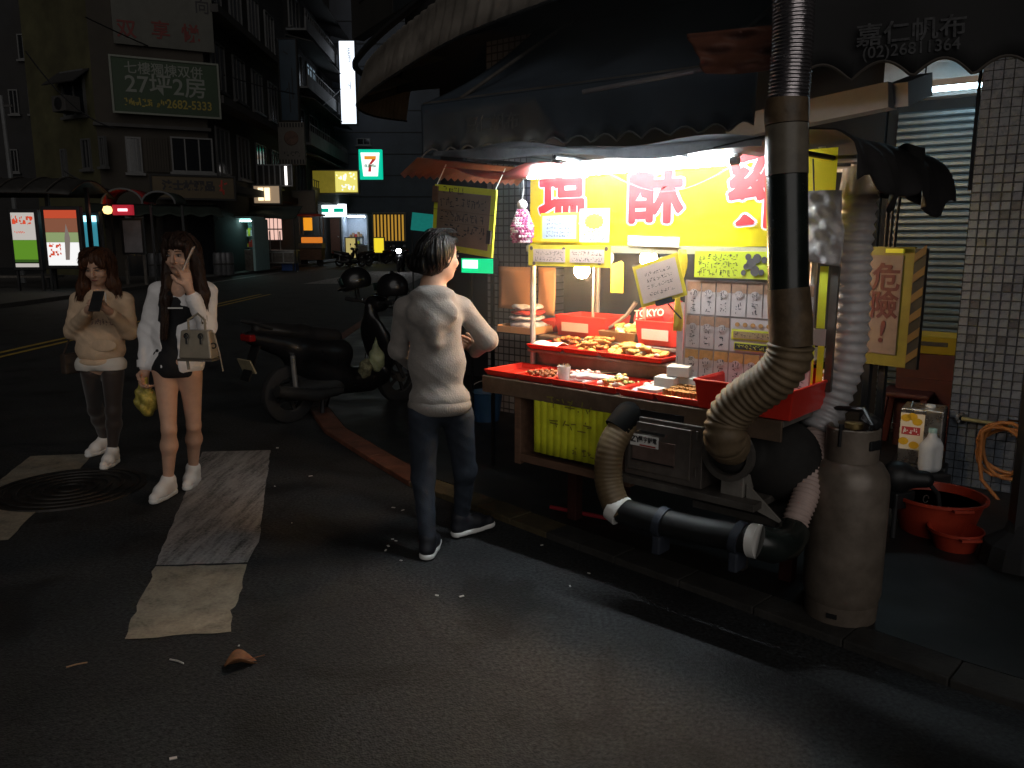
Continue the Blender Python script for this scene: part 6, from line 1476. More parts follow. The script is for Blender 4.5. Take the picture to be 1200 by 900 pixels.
# ================================================================== SCOOTERS
SCB = mat('scooter_black', (.008, .008, .009), .3, var=.1, spec=.5); SCG = mat('scooter_grey', (.03, .03, .03), .5, .2, var=.15)
CREAM = mat('cream_patch', (.32, .27, .17), .6, var=.2, scale=14)
def make_scooter(label, detail=True):
    t = thing('scooter', label, 'scooter')
    for x, nm in ((0, 'rear_wheel'), (1.22, 'front_wheel')):
        wh = MB().lathe([(.15, -.045), (.215, -.05), (.245, -.035), (.255, 0), (.245, .035), (.215, .05), (.15, .045)], n=32, close=True).build(nm, RUBBER, t, smooth=True, loc=(x, 0, .255), rot=(R(90), 0, 0))
        MB().lathe([(.14, -.03), (.155, -.035), (.155, .035), (.14, .03)], n=28, close=True).build('rim', SCG, wh); MB().lathe([(0, -.05), (.05, -.05), (.05, .05), (0, .05)], n=14).build('hub', DSTEEL, wh)
        for k in range(5): MB().bar((.03 * math.cos(k * 1.257), .03 * math.sin(k * 1.257), 0), (.15 * math.cos(k * 1.257), .15 * math.sin(k * 1.257), 0), .03, .02).build('spoke', SCG, wh)
    solid('rear_body', [cone((-.32, 0, .77), (.10, 0, .64), .06, .13, .05), cone((.10, 0, .62), (.52, 0, .55), .13, .14, .06), cone((.45, 0, .55), (.52, 0, .36), .13, .12, .05), cone((.1, 0, .5), (.4, 0, .35), .10, .11, .05), cone((.5, 0, .30), (.86, 0, .28), .12, .12, .05)], .016, SCB, t)
    solid('front_shield', [ell((.97, 0, .60), (.07, .20, .30), .04, Euler((0, R(-16), 0))), cone((.86, 0, .28), (1.0, 0, .30), .12, .1, .05), cone((.92, 0, .85), (.90, 0, .95), .06, .05, .05), ell((1.03, 0, .55), (.08, .12, .2), .04)], .016, SCB, t)
    solid('seat', [cone((-.26, 0, .84), (.15, 0, .76), .05, .085, .05), cone((.15, 0, .75), (.48, 0, .70), .085, .08, .05), ell((.0, 0, .79), (.2, .12, .05), .05, Euler((0, R(12), 0)))], .014, mat('seat_vinyl', (.016, .015, .015), .5, var=.1), t)
    solid('front_fender', [cone((1.10, 0, .50), (1.28, 0, .50), .05, .06, .05), cone((1.28, 0, .50), (1.42, 0, .40), .06, .03, .05)], .014, SCB, t)
    for s in (-1, 1): MB().tube([(1.03, .06 * s, .62), (1.22, .075 * s, .255)], .02, 8).build('fork', SCG, t, smooth=True)
    MB().tube([(.90, -.32, 1.0), (.92, -.18, .99), (.94, 0, .96), (.92, .18, .99), (.90, .32, 1.0)], .014, 8).build('handlebar', SCG, t, smooth=True)
    for s in (-1, 1):
        MB().tube([(.905, .22 * s, .995), (.895, .35 * s, 1.002)], .02, 10).build('grip', RUBBER, t)
        m_ = MB().tube([(.93, .18 * s, .99), (.96, .25 * s, 1.12), (.95, .27 * s, 1.17)], .007, 6).build('mirror_stalk', BLACK, t)
        MB().lathe([(0, -.012), (.05, -.01), (.06, 0), (.05, .012), (0, .013)], n=18).build('mirror', BLACK, m_, smooth=True, loc=(.95, .27 * s, 1.22), rot=(0, R(90), 0))
        MB().tube([(.93, .15 * s, 1.0), (.99, .22 * s, 1.0), (.97, .30 * s, .99)], .005, 5).build('brake_lever', CHROME, t)
    solid('headlamp_cowl', [ell((.98, 0, .97), (.09, .14, .08), .03)], .014, SCB, t)
    MB().lathe([(0, 0), (.07, 0), (.06, .02), (0, .03)], n=18).build('headlight', mat('lamp_glass', (.5, .5, .5), .1, var=0), t, loc=(1.06, 0, .98), rot=(0, R(80), 0))
    MB().tube([(-.18, .10, .84), (-.34, .10, .90), (-.39, 0, .91), (-.34, -.10, .90), (-.18, -.10, .84)], .012, 8).build('grab_rail', SCG, t, smooth=True)
    MB().box(-.38, -.32, -.08, .08, .74, .80).build('tail_light', mat('tail_red', (.25, .01, .01), .2, var=0), t, bevel=.015)
    MB().bar((-.28, 0, .70), (-.40, 0, .42), .13, .012).build('rear_mudguard', BLACK, t); MB().obox((-.375, 0, .54), (.006, 0, .003), (0, .10, 0), (-.024, 0, .055)).build('number_plate', CREAM, t)
    MB().tube([(.45, -.14, .24), (.15, -.17, .24), (-.22, -.18, .33)], [.03, .055, .05], 14).build('exhaust', SCG, t, smooth=True)
    MB().tube([(-.02, -.12, .60), (.0, -.12, .27)], .022, 10).build('shock_absorber', mat('chrome_spring', (.45, .45, .45), .3, .8, var=.1), t)
    solid('engine', [cone((.0, -.02, .27), (.45, -.02, .28), .08, .11, .04), ell((.05, .08, .26), (.14, .05, .09), .03)], .018, SCG, t)
    MB().tube([(.5, .1, .18), (.52, .22, .0)], .012, 6).build('side_stand', BLACK, t)
    MB().tube([(.35, 0, .20), (.33, 0, .02)], .02, 6).build('centre_stand', BLACK, t)
    return t
rw = G(338, 497); fw_ = Vector((.67, .74, 0)).normalized()
sc = make_scooter('black scooter parked on the kerb behind the grey hoodie shopper')
sc.location = (rw.x, rw.y + .05, .0); sc.rotation_euler = (0, 0, math.atan2(fw_.y, fw_.x))
def sw(x, y, z): return sc.location + Vector((fw_.x * x - fw_.y * y, fw_.y * x + fw_.x * y, z))
HEL = mat('helmet_black', (.009, .009, .01), .3, var=0, coat=.4)
def helmet(label, p, rot):
    t = thing('helmet', label, 'helmet', p); t.rotation_euler = rot
    solid('shell', [ell((0, 0, 0), (.15, .125, .135), .02), cutp((0, 0, -.075), (0.1, 0, -1))] , .009, HEL, t)
    solid('peak', [ell((.13, 0, -.03), (.07, .085, .014), .01)], .007, HEL, t)
    MB().tube([(.02, .10, -.07), (.05, .06, -.17), (.05, -.05, -.18), (.02, -.10, -.07)], .006, 6).build('chin_strap', BLACK, t, smooth=True)
    MB().grid(lambda u, v: (.10 + .055 * math.cos((u - .5) * 2), .125 * math.sin((u - .5) * 2), .0 + v * .07 - .0), 10, 3).build('visor', mat('visor_smoke', (.03, .06, .055), .08, var=0, spec=.7), t, smooth='all', solid=.003)
    return t
hp = sw(.95, .27, 1.17)
helmet('black open face helmet hung over the scooter mirror', hp, (R(8), R(18), R(200)))
hp = sw(.95, -.27, 1.13)
helmet('second black helmet set on the far end of the scooter handlebar', hp, (0, R(10), R(160)))
# carrier bag on the hook
p = at(441, 420, 7.05)
t = thing('carrier_bag', 'pale green carrier bag hanging from the scooter hook', 'bag', p)
solid('bag_body', [ell((0, 0, -.02), (.075, .055, .10), .03), cone((0, 0, .06), (.0, 0, .15), .05, .012, .03)], .01, mat('bag_pale_green', (.26, .30, .18), .45, var=.25, scale=12, bump=.4, transl=.2), t, wob=lambda x, y, z: .008 * np.sin(x * 60 + z * 20) * np.sin(z * 45))
MB().tube([(-.01, 0, .14), (.0, 0, .19), (.01, 0, .14)], .004, 6).build('handle', MATS['bag_pale_green'], t)
p = at(428, 432, 7.0); t = thing('paper_bag', 'crumpled floral cloth pouch beside the pale green bag on the scooter', 'bag', p)
solid('pouch', [ell((0, 0, 0), (.06, .05, .09), .02)], .01, mat('floral_cloth', (.10, .10, .06), .8, var=.8, scale=30), t, wob=lambda x, y, z: .008 * np.sin(x * 70) * np.sin(z * 60)); MB().tube([(0, 0, .08), (.01, 0, .14)], .004, 5).build('cord', BLACK, t)
# far parked scooters
labs = [('scooter parked before the brown door panel beside orange cart', 398, 307, 45, R(20)), ('scooter parked between the two yellow standing signs', 432, 307, 46, R(165)), ('scooter parked behind the small yellow standing sign', 452, 304, 50, R(150)), ('scooter parked by the orange barred shop front', 464, 304, 52, R(140)), ('scooter standing farthest along the row before barred shop', 473, 303, 54, R(150))]
for lb, px, py, Y, a in labs:
    c = copy_tree(sc); tag(c, lb, 'scooter', 'scooters parked at the street end'); c.location = (at(px, py, Y).x, Y, 0); c.rotation_euler = (0, 0, a)
c = copy_tree(sc); tag(c, 'scooter with its headlight shining toward the stall', 'scooter', 'scooters parked at the street end'); hl = at(468, 294, 38); c.location = (hl.x, 38 + 1.1, 0); c.rotation_euler = (0, 0, R(-92))
for ch in c.children:
    if ch.name.startswith('headlight'):
        ch.data = ch.data.copy(); ch.data.materials.clear(); ch.data.materials.append(lit('headlight_on', (.95, .97, 1), 60)); ch.scale = (1.6, 1.6, 1)
# ================================================================== LITTER
t = thing('dry_leaf', 'curled brown dry leaf lying on the road', 'leaf', G(283, 779), .4)
LEAF = mat('dry_leaf', (.20, .085, .035), .75, var=.3, scale=30)
MB().grid(lambda u, v: ((u - .5) * .12, (v - .5) * .075 * math.sin(math.pi * min(.97, u * .96 + .03)) ** .7, .008 + .03 * (v - .5) ** 2 * 4 * math.sin(math.pi * u) + .012 * math.sin(u * 5)), 12, 6).build('blade', LEAF, t, smooth='all', solid=.001)
MB().tube([(-.06, 0, .012), (0, 0, .014), (.085, .004, .02)], .0015, 5).build('stem', LEAF, t)
SCR = mat('paper_scrap', (.62, .60, .56), .8, var=.1)
for k, (x, y, l) in enumerate(((455, 640, .03), (464, 634, .02), (452, 645, .025), (461, 595, .03), (472, 598, .025), (470, 657, .02), (541, 699, .03), (512, 698, .022), (364, 558, .035), (325, 525, .05), (460, 632, .02), (690, 672, .02), (668, 687, .02), (635, 639, .02), (203, 889, .03), (280, 757, .015), (322, 570, .015), (342, 613, .012))):
    p = G(x, y, .002); o = MB().obox((0, 0, .0015), (l * .36, 0, 0), (0, l * .18, 0), (0, 0, .0012)).build('paper_scrap', SCR, loc=p, rot=(rnd.uniform(-.1, .1), rnd.uniform(-.1, .1), rnd.uniform(0, 3)))
    tag(o, 'tiny white paper scrap lying on the asphalt', 'litter', 'paper scraps on the road')
for k, (x, y, lb) in enumerate(((207, 775, 'thin pale stick on the road near the dry leaf'), (90, 779, 'thin dark stick on the road far from the dry leaf'))):
    p = G(x, y, .004); tag(MB().tube([(-.035, 0, 0), (0, .003, .001), (.035, 0, 0)], .003, 5).build('stick', SCR if k == 0 else KRAFT, loc=p, rot=(0, 0, R(-25 + 55 * k))), lb, 'stick')
# ================================================================== PEOPLE
SKIN = mat('skin', (.56, .34, .24), .5, var=.06, scale=14, bump=.05, spec=.35)
LIP = mat('lips', (.28, .07, .06), .4, var=0); EYEW = mat('eye_white', (.26, .23, .21), .3, var=0); EYED = mat('eye_dark', (.01, .008, .007), .2, var=0); BROW = mat('brow_hair', (.02, .013, .010), .8, var=0)
def hairmat(name, c): return mat(name, c, .42, var=.35, scale=14, bump=.6, bscale=16, stretch=(9, 9, .6), spec=.2)
def frame(fwd):
    f = Vector(fwd).normalized(); r = f.cross(Vector((0, 0, 1))).normalized(); u = r.cross(f).normalized()
    return r, f, u                                   # right hand side of the person, forward, up
def head_prims(c, r, f, u, s=1.0):
    """skull, jaw, nose, ears around the head centre c"""
    def p(a, b, d): return c + (r * a + f * b + u * d) * s
    rot = Matrix((r, f, u)).transposed().to_euler()
    P = [ell(p(0, -.006, .022), np.array((.072, .089, .085)) * s, .02, rot), ell(p(0, .026, -.052), np.array((.056, .058, .062)) * s, .03, rot),
         cone(p(0, .055, -.092), p(0, .064, -.090), .022 * s, .019 * s, .03), cone(p(0, .086, .012), p(0, .104, -.026), .008 * s, .0125 * s, .012), ell(p(0, .097, -.034), np.array((.0165, .011, .009)) * s, .008, rot)]
    for q in (-1, 1):
        P += [ell(p(q * .074, -.006, -.012), np.array((.010, .018, .028)) * s, .008, rot), ell(p(q * .036, .062, -.030), np.array((.024, .020, .022)) * s, .02, rot)]
        P += [('s',) + ell(p(q * .031, .094, .004), np.array((.018, .014, .010)) * s, .008, rot)[1:]]
    P += [ell(p(0, .082, -.062), np.array((.021, .012, .009)) * s, .010, rot)]
    return P
def face_parts(t, c, r, f, u, s=1.0, down=False):
    def p(a, b, d): return c + (r * a + f * b + u * d) * s
    rot = Matrix((r, f, u)).transposed().to_euler()
    for q in (-1, 1):
        e = MB().lathe([(0, -.5), (.5, -.3), (.5, .3), (0, .5)], n=10).build('eye', EYEW, t, smooth='all', loc=p(q * .031, .079, .004), rot=rot); e.scale = (.026 * s, .012 * s, (.006 if down else .012) * s)
        i = MB().lathe([(0, -.5), (.4, -.3), (.4, .3), (0, .5)], n=10).build('iris', EYED, t, smooth='all', loc=p(q * .031, .0835, .003), rot=rot); i.scale = (.012 * s, .008 * s, (.006 if down else .012) * s)
        MB().tube([p(q * .014, .089, .026), p(q * .032, .088, .030), p(q * .050, .078, .026)], [.0025 * s, .003 * s, .0015 * s], 6).build('eyebrow', BROW, t)
        MB().tube([p(q * .017, .0865, .009), p(q * .031, .088, .0125), p(q * .047, .078, .010)], [.0012 * s, .002 * s, .0015 * s], 6).build('lash_line', EYED, t)
    m = MB().tube([p(-.022, .086, -.062), p(-.009, .0955, -.0590), p(0, .0965, -.0605), p(.009, .0955, -.0590), p(.022, .086, -.062)], [.001 * s, .004 * s, .0042 * s, .004 * s, .001 * s], 8).build('lips', LIP, t, smooth='all')
def hand_prims(wr, d, n, side, curl=.5, s=1.0):
    """palm and five fingers: wr wrist, d along the hand, n palm normal (the way fingers curl), side = direction of the thumb"""
    d = Vector(d).normalized(); n = Vector(n); n = (n - d * n.dot(d)).normalized(); sd = Vector(side); sd = (sd - d * sd.dot(d) - n * sd.dot(n)).normalized()
    w = Vector(wr); pc = w + d * .045 * s
    P = [cone(w, w + d * .03 * s, .023 * s, .026 * s, .015)]
    for q in (-.024, -.008, .008, .024): P.append(cone(w + d * .02 * s + sd * q * .7 * s, w + d * .085 * s + sd * q * s, .013 * s, .0105 * s, .008))
    for k, (q, L) in enumerate(((.027, .072), (.009, .080), (-.009, .074), (-.026, .058))):
        b = w + d * .088 * s + sd * q * s; a1 = curl * .9; a2 = curl * 1.9; a3 = curl * 2.7
        v1 = d * math.cos(a1) + n * math.sin(a1); v2 = d * math.cos(a2) + n * math.sin(a2); v3 = d * math.cos(a3) + n * math.sin(a3)
        k1 = b + v1 * L * .45 * s; k2 = k1 + v2 * L * .32 * s; k3 = k2 + v3 * L * .23 * s
        P += chain([b, k1, k2, k3], [.0095 * s, .0088 * s, .008 * s, .007 * s], .003)
    tb = w + d * .03 * s + sd * .026 * s; t1 = tb + (sd * .75 + d * .55 + n * .3).normalized() * .034 * s; t2 = t1 + (d * .75 + n * .55 + sd * .2).normalized() * .030 * s; t3 = t2 + (d * .7 + n * .7).normalized() * .02 * s
    P += chain([tb, t1, t2, t3], [.014 * s, .0115 * s, .010 * s, .008 * s], .006)
    return P
def cloth_wob(a=.006, ph=0.0):
    def w(x, y, z):      # soft drape: slanting creases that come and go
        g = np.sin(z * 17 + x * 9 + ph) * .5 + .5
        return a * (g * (np.abs(np.sin(z * 26 - x * 22 + y * 15 + ph)) - .6) + .5 * (1 - g) * (np.abs(np.sin(z * 43 + x * 35 + ph * 2)) - .6))
    return w
def shoe(t, heel, toe_dir, m, solem, s=1.0, pitch=0.0, name='shoe'):
    f = Vector(toe_dir).normalized(); up = Vector((0, 0, 1)); r = f.cross(up).normalized()
    f2 = (f * math.cos(pitch) + up * math.sin(pitch)); u2 = r.cross(f2)
    def p(a, b, c): return Vector(heel) + (r * a + f2 * b + u2 * c) * s
    o = solid(name, [cone(p(0, .035, .045), p(0, .15, .042), .036 * s, .038 * s, .02), cone(p(0, .15, .042), p(.004, .215, .034), .038 * s, .030 * s, .02), cone(p(0, .045, .05), p(0, .052, .098), .038 * s, .042 * s, .02), cone(p(0, .06, .095), p(0, .15, .062), .038 * s, .036 * s, .025),
        cutp(p(0, 0, .012), -u2)], .006, m, t)
    solid('sole', [cone(p(0, .035, .016), p(0, .14, .016), .040 * s, .041 * s, .01), cone(p(0, .14, .016), p(.003, .215, .018), .041 * s, .034 * s, .01), cutp(p(0, 0, .0), -u2), cutp(p(0, 0, .027), u2)], .006, solem, o)
    for k in range(4): MB().tube([p(-.022, .10 + k * .022, .088 - k * .009), p(0, .105 + k * .022, .098 - k * .010), p(.022, .10 + k * .022, .088 - k * .009)], .003 * s, 5).build('lace', solem, o)
    return o
V = Vector
def locks(t, guides, n, m, seed):
    """loose strands of hair along guide lines (points, radius round the guide)"""
    q = random.Random(seed); mb = MB()
    for pts, rad in guides:
        P = spl([tuple(p) for p in pts], 5)
        for k in range(n):
            a = q.uniform(0, 6.28); e = q.uniform(.75, 1.12); ph = q.uniform(0, 6); L = q.uniform(.75, 1.06); w = q.uniform(.001, .004)
            out = []
            for i, p in enumerate(P):
                f_ = i / (len(P) - 1); rr = rad * e * (1 - .35 * f_)
                out.append(p + V((rr * math.cos(a + .25 * math.sin(f_ * 3 + ph)) + w * math.sin(f_ * 16 + ph), rr * math.sin(a) , (1 - L) * .12 * f_)))
            mb.tube(out, [.0021] * (len(out) - 2) + [.0014, .0005], 4, cap=False)
    o = mb.build('loose_hair', m, t, smooth='all', fix=False); o['kind'] = 'stuff'; return o
# ------------------------------------------------------------------ woman in the white jacket, phone at her ear
Y0 = 4.72
def W(x, y, dy=0): return at(x, y, Y0 + dy)
root = G(212, 585); rt = thing('person', 'woman in open white jacket and black dress holding a phone to her ear', 'person', (root.x, root.y, 0))
ofs = V((-root.x, -root.y, 0))
def J(x, y, dy=0): return W(x, y, dy) + ofs
hc = J(211, 298, -.02); r, f, u = frame((-.08, -1, -.12))
neck = J(215, 326, .02); chest = J(214, 352, .03); waist = J(208, 392, .04); hips = J(206, 425, .04)
shL, shR = J(185, 342, .02), J(243, 342, .04)         # picture left / right
elL, wrL = J(172, 388, .05), J(170, 432, .0)
elR, wrR = J(243, 384, -.05), J(221, 338, -.14)
hpL, hpR = J(194, 438, .02), J(223, 438, .05)
knL, knR = J(198, 503, -.03), J(227, 498, .14)
anL = G(199, 581) + ofs + V((0, 0, .115)); anR = G(228, 566) + ofs + V((0, 0, .115))
B = head_prims(hc, r, f, u, 1.0) + [cone(neck, hc + V((0, .02, -.06)), .047, .045, .03), cone(J(214, 335, .02), neck, .075, .05, .04),
    ell(chest, (.15, .095, .13), .05), ell(waist, (.115, .085, .13), .06), ell(hips, (.15, .10, .11), .06),
    cone(hpL, knL, .071, .042, .03), cone(knL, knL.lerp(anL, .33) + V((0, .006, 0)), .041, .046, .02), cone(knL.lerp(anL, .33) + V((0, .006, 0)), anL, .046, .029, .03), cone(anL, anL + V((0, -.01, -.05)), .029, .026, .02),
    cone(hpR, knR, .070, .042, .03), cone(knR, knR.lerp(anR, .33) + V((0, .006, 0)), .041, .046, .02), cone(knR.lerp(anR, .33) + V((0, .006, 0)), anR, .046, .029, .03), cone(anR, anR + V((0, -.01, -.05)), .029, .026, .02),
    cone(shL, elL, .045, .036, .03), cone(elL, wrL, .035, .023, .02), cone(shR, elR, .045, .036, .03), cone(elR, wrR, .035, .023, .02)]
B += hand_prims(wrL, (wrL - elL) + V((0, -.03, 0)), V((.6, -.3, 0)), V((0, -1, .1)), .8)
B += hand_prims(wrR, V((-.01, -.005, .08)), V((-.5, .35, .1)), V((-.4, -.8, .2)), .55)
solid('body', B, .0062, SKIN, rt)
face_parts(rt, hc, r, f, u)
HB = hairmat('hair_dark_brown', (.030, .016, .011))
def strands(amp): return lambda x, y, z: amp * np.sin(np.arctan2(y - hc.y, x - hc.x) * 34 + z * 6) + amp * .7 * np.sin(x * 160 + z * 9)
solid('hair', [ell(hc + V((0, .022, .045)), (.092, .100, .088), .02), cone(hc + V((-.072, .02, .02)), J(195, 350, -.07), .034, .030, .03), cone(J(195, 350, -.07), J(192, 396, -.10), .030, .014, .03),
    cone(hc + V((.078, .03, .02)), J(237, 345, -.06), .036, .036, .03), cone(J(237, 345, -.06), J(239, 378, -.10), .036, .014, .03), cone(hc + V((0, .08, 0)), J(214, 350, .12), .085, .09, .04), ell(hc + V((-.0, -.080, .058)), (.064, .022, .032), .014), ell(hc + V((-.058, -.062, .015)), (.018, .030, .06), .014), ell(hc + V((.062, -.055, .015)), (.018, .030, .06), .014)], .0065, HB, rt, wob=strands(.0032))
locks(rt, [([hc + V((-.03, .0, .12)), hc + V((-.078, .0, .05)), hc + V((-.078, .01, -.04)), J(195, 350, -.07), J(192, 398, -.10)], .028), ([hc + V((.03, .0, .12)), hc + V((.082, .01, .05)), hc + V((.082, .02, -.04)), J(237, 345, -.06), J(239, 380, -.10)], .032), ([hc + V((0, -.04, .125)), hc + V((-.01, -.088, .085)), hc + V((-.012, -.098, .036))], .048)], 60, HB, 3)
JW = mat('jacket_white', (.80, .78, .78), .8, var=.05, scale=25, bump=.15, bscale=120)
jk = [ell(chest + V((0, .012, .0)), (.165, .112, .125), .05), ell(waist + V((0, .012, 0)), (.158, .112, .17), .06), ell(hips + V((.0, .012, .0)), (.168, .118, .10), .05), cone(neck + V((0, .02, -.045)), shL + V((.012, 0, .0)), .058, .052, .03), cone(neck + V((0, .02, -.045)), shR + V((-.012, 0, .0)), .058, .052, .03),
    cone(shL, elL, .056, .047, .03), cone(elL, wrL + V((0, 0, .02)), .047, .036, .03), cone(shR, elR, .058, .052, .03), cone(elR, wrR + (elR - wrR) * .25, .050, .042, .025), cone(J(208, 334, .08), J(221, 334, .08), .05, .05, .03), cutp(J(206, 441, 0), (0, 0, -1))]
sl_ = ('s',) + ell(J(196, 390, -.06) + V((0, -.16, 0)), (.062, .270, .46), .008)[1:]
solid('jacket', jk[:5] + [sl_] + jk[5:], .0070, JW, rt, wob=cloth_wob(.007, .7))
for px_, rr in ((J(169, 428, .0), .043), (wrR + (elR - wrR) * .27, .047)):
    d = (wrL - elL).normalized() if rr < .045 else (wrR - elR).normalized(); MB().tube([px_ - d * .03, px_ + d * .012], [rr, rr * .94], 18).build('cuff', JW, rt, smooth=True)
solid('dress', [ell(chest + V((-.012, -.004, -.02)), (.135, .100, .125), .05), ell(waist + V((-.012, .0, 0)), (.125, .096, .15), .06), ell(hips + V((-.01, .0, 0)), (.140, .104, .11), .05), cone(J(198, 434, 0.02), J(220, 434, .04), .070, .070, .04), cutp(J(206, 442, 0), (0, 0, -1)), cutp(J(206, 342, 0), (0, -.35, 1))], .0075, mat('dress_black', (.010, .010, .012), .8, var=.1), rt, wob=cloth_wob(.003, 2))
for a_, b_ in ((J(196, 332, -.0), J(199, 345, -.09)), (J(226, 332, .0), J(219, 345, -.09))): MB().tube([a_, b_], .012, 8).build('strap', MATS['dress_black'], rt)
text('lettering', 'Champion', .045, PAPER, rt, J(202, 361, -.112), (R(90), R(-2), 0), .001, .0) if 0 else MB().box(-.055, .06, -.002, 0, -.004, .004).build('print_line', PAPER, rt, loc=J(202, 361, -.095))
SW = mat('shoe_white', (.76, .74, .72), .6, var=.06, bump=.1)
shoe(rt, V((anL.x + .006, anL.y + .055, .006)), (-.12, -1, 0), SW, WHITEP); shoe(rt, V((anR.x - .01, anR.y + .055, .006)), (.15, -1, 0), SW, WHITEP)
for an in (anL, anR): MB().tube([an + V((0, -.004, -.04)), an + V((0, 0, .012))], [.040, .034], 16).build('sock', SW, rt, smooth=True)
# phone, handbag, yellow bag
p0 = W(221, 303, -.16)
t = thing('phone', 'pale smartphone held against the ear of the white jacket woman', 'phone', p0); t.rotation_euler = (Matrix.Rotation(R(28), 3, 'Y') @ Matrix.Rotation(R(104), 3, 'Z')).to_euler()
MB().box(-.035, .035, -.004, .004, -.072, .072).build('case', mat('phone_pale', (.62, .50, .42), .3, var=0), t, bevel=.003); MB().box(-.031, .031, .0045, .006, -.066, .066).build('screen', DARKGLASS, t)
p0 = W(232, 402, -.20)
BAG = mat('bag_taupe', (.30, .26, .20), .35, .1, var=.12, scale=10, coat=.3)
t = thing('handbag', 'boxy taupe handbag with metal clasps hanging from the bent elbow', 'handbag', p0, R(-8))
MB().add([(-.10, -.045, -.085), (.10, -.045, -.085), (.10, .05, -.085), (-.10, .05, -.085), (-.085, -.03, .075), (.085, -.03, .075), (.085, .03, .075), (-.085, .03, .075)], [(3, 2, 1, 0), (4, 5, 6, 7), (0, 1, 5, 4), (1, 2, 6, 5), (2, 3, 7, 6), (3, 0, 4, 7)]).build('bag_body', BAG, t, bevel=.01)
MB().box(-.105, .105, -.05, .055, -.098, -.0855).build('base_band', mat('bag_dark', (.10, .085, .07), .5, var=.1), t)
for sx in (-.04, .045):
    MB().lathe([(.010, 0), (.017, 0), (.017, .006), (.010, .006)], n=16, close=True).build('clasp_ring', CHROME, t, loc=(sx, -.044, .045), rot=(R(80), 0, 0)); MB().box(sx - .006, sx + .006, -.052, -.042, .0, .05).build('clasp', CHROME, t)
MB().tube([(-.05, 0, .072), (-.05, .0, .13), (0, .02, .165), (.05, 0, .13), (.05, 0, .072)], .007, 8).build('handle', BAG, t, smooth=True)
MB().tube([(.10, 0, .06), (.125, .0, -.05), (.135, .01, -.16)], .004, 6).build('shoulder_strap', BAG, t); MB().lathe([(.012, 0), (.018, 0), (.018, .006), (.012, .006)], n=14, close=True).build('strap_ring', CHROME, t, loc=(.105, -.02, -.01), rot=(R(90), 0, 0))
MB().tube([(-.06, -.02, -.1), (-.055, -.02, -.15)], .008, 6).build('strap_end', BAG, t)
p0 = W(171, 468, -.02)
t = thing('carrier_bag', 'yellow crinkled plastic bag held low beside the white jacket', 'bag', p0)
solid('bag_body', [ell((0, 0, -.01), (.062, .055, .095), .02), cone((0, 0, .06), (0, 0, .12), .04, .016, .03)], .008, mat('bag_yellow', (.52, .44, .10), .4, var=.45, scale=22, bump=.5, transl=.25), t, wob=lambda x, y, z: .010 * np.sin(x * 75 + z * 30) * np.sin(z * 55 + y * 40))
MB().tube([(-.015, 0, .11), (0, 0, .15), (.015, 0, .11)], .004, 6).build('handle', MATS['bag_yellow'], t)

# ------------------------------------------------------------------ woman in the beige hoodie looking at her phone
Y0 = 5.42
root = G(125, 545); rt = thing('person', 'woman in beige hoodie, white shorts and dark tights looking down at her phone', 'person', (root.x, root.y, 0)); ofs = V((-root.x, -root.y, 0))
hc = J(114, 312, -.04); r, f, u = frame((.05, -1, -.42))
neck = J(116, 338, .03); chest = J(119, 362, .04); waist = J(118, 398, .05); hips = J(118, 422, .05)
shL, shR = J(93, 353, .03), J(146, 353, .03); elL, elR = J(86, 388, .03), J(151, 388, .03)
wrL, wrR = J(104, 363, -.20), J(128, 365, -.20)
hpL, hpR = J(108, 436, .04), J(132, 436, .04); knL, knR = J(112, 480, .20), J(133, 482, .04); anL = G(121, 531) + ofs + V((0, .03, .11)); anR = G(131, 545) + ofs + V((0, .03, .11))
B = head_prims(hc, r, f, u, .98) + [cone(neck, hc + V((0, .03, -.06)), .045, .044, .03), cone(J(117, 346, .03), neck, .07, .05, .04), ell(chest, (.15, .1, .12), .05), ell(waist, (.12, .09, .12), .05), ell(hips, (.145, .1, .09), .05),
    cone(shL, elL, .045, .037, .03), cone(elL, wrL, .036, .024, .02), cone(shR, elR, .045, .037, .03), cone(elR, wrR, .036, .024, .02),
    cone(hpL, knL, .066, .042, .04), cone(hpR, knR, .066, .042, .04), cone(knL, anL, .040, .024, .03), cone(knR, anR, .040, .024, .03)]
B += hand_prims(wrL, (wrL - elL).normalized() + V((.3, -.2, .2)), V((.7, .1, -.3)), V((0, -.4, 1)), .6) + hand_prims(wrR, (wrR - elR).normalized() + V((-.3, -.2, .2)), V((-.7, .1, -.3)), V((0, -.4, 1)), .6)
solid('body', B, .0065, SKIN, rt); face_parts(rt, hc, r, f, u, .98, True)
HA = hairmat('hair_auburn', (.060, .024, .012))
solid('hair', [ell(hc + V((0, .012, .042)), (.094, .104, .088), .02), ell(hc + V((-.045, -.070, .030)), (.032, .034, .06), .015, Euler((0, R(25), 0))), ell(hc + V((.05, -.062, .035)), (.026, .032, .06), .015, Euler((0, R(-20), 0))), cone(hc + V((-.075, .01, .01)), J(98, 338, -.02), .036, .042, .03), cone(J(98, 338, -.02), J(93, 350, -.04), .042, .018, .03),
    cone(hc + V((.078, .03, .02)), J(133, 334, -.0), .034, .042, .03), cone(J(133, 334, 0), J(139, 346, -.0), .042, .018, .03), cone(hc + V((0, .085, 0)), J(116, 345, .14), .085, .10, .04)], .007, HA, rt, wob=strands(.0034))
locks(rt, [([hc + V((-.03, .0, .12)), hc + V((-.08, .0, .05)), hc + V((-.082, .0, -.04)), J(97, 336, -.03), J(92, 353, -.05)], .036), ([hc + V((.03, .0, .12)), hc + V((.082, .01, .05)), hc + V((.082, .02, -.04)), J(134, 334, -.01), J(140, 350, -.02)], .036), ([hc + V((.0, -.04, .125)), hc + V((-.03, -.088, .085)), hc + V((-.06, -.085, .02))], .030)], 55, HA, 4)
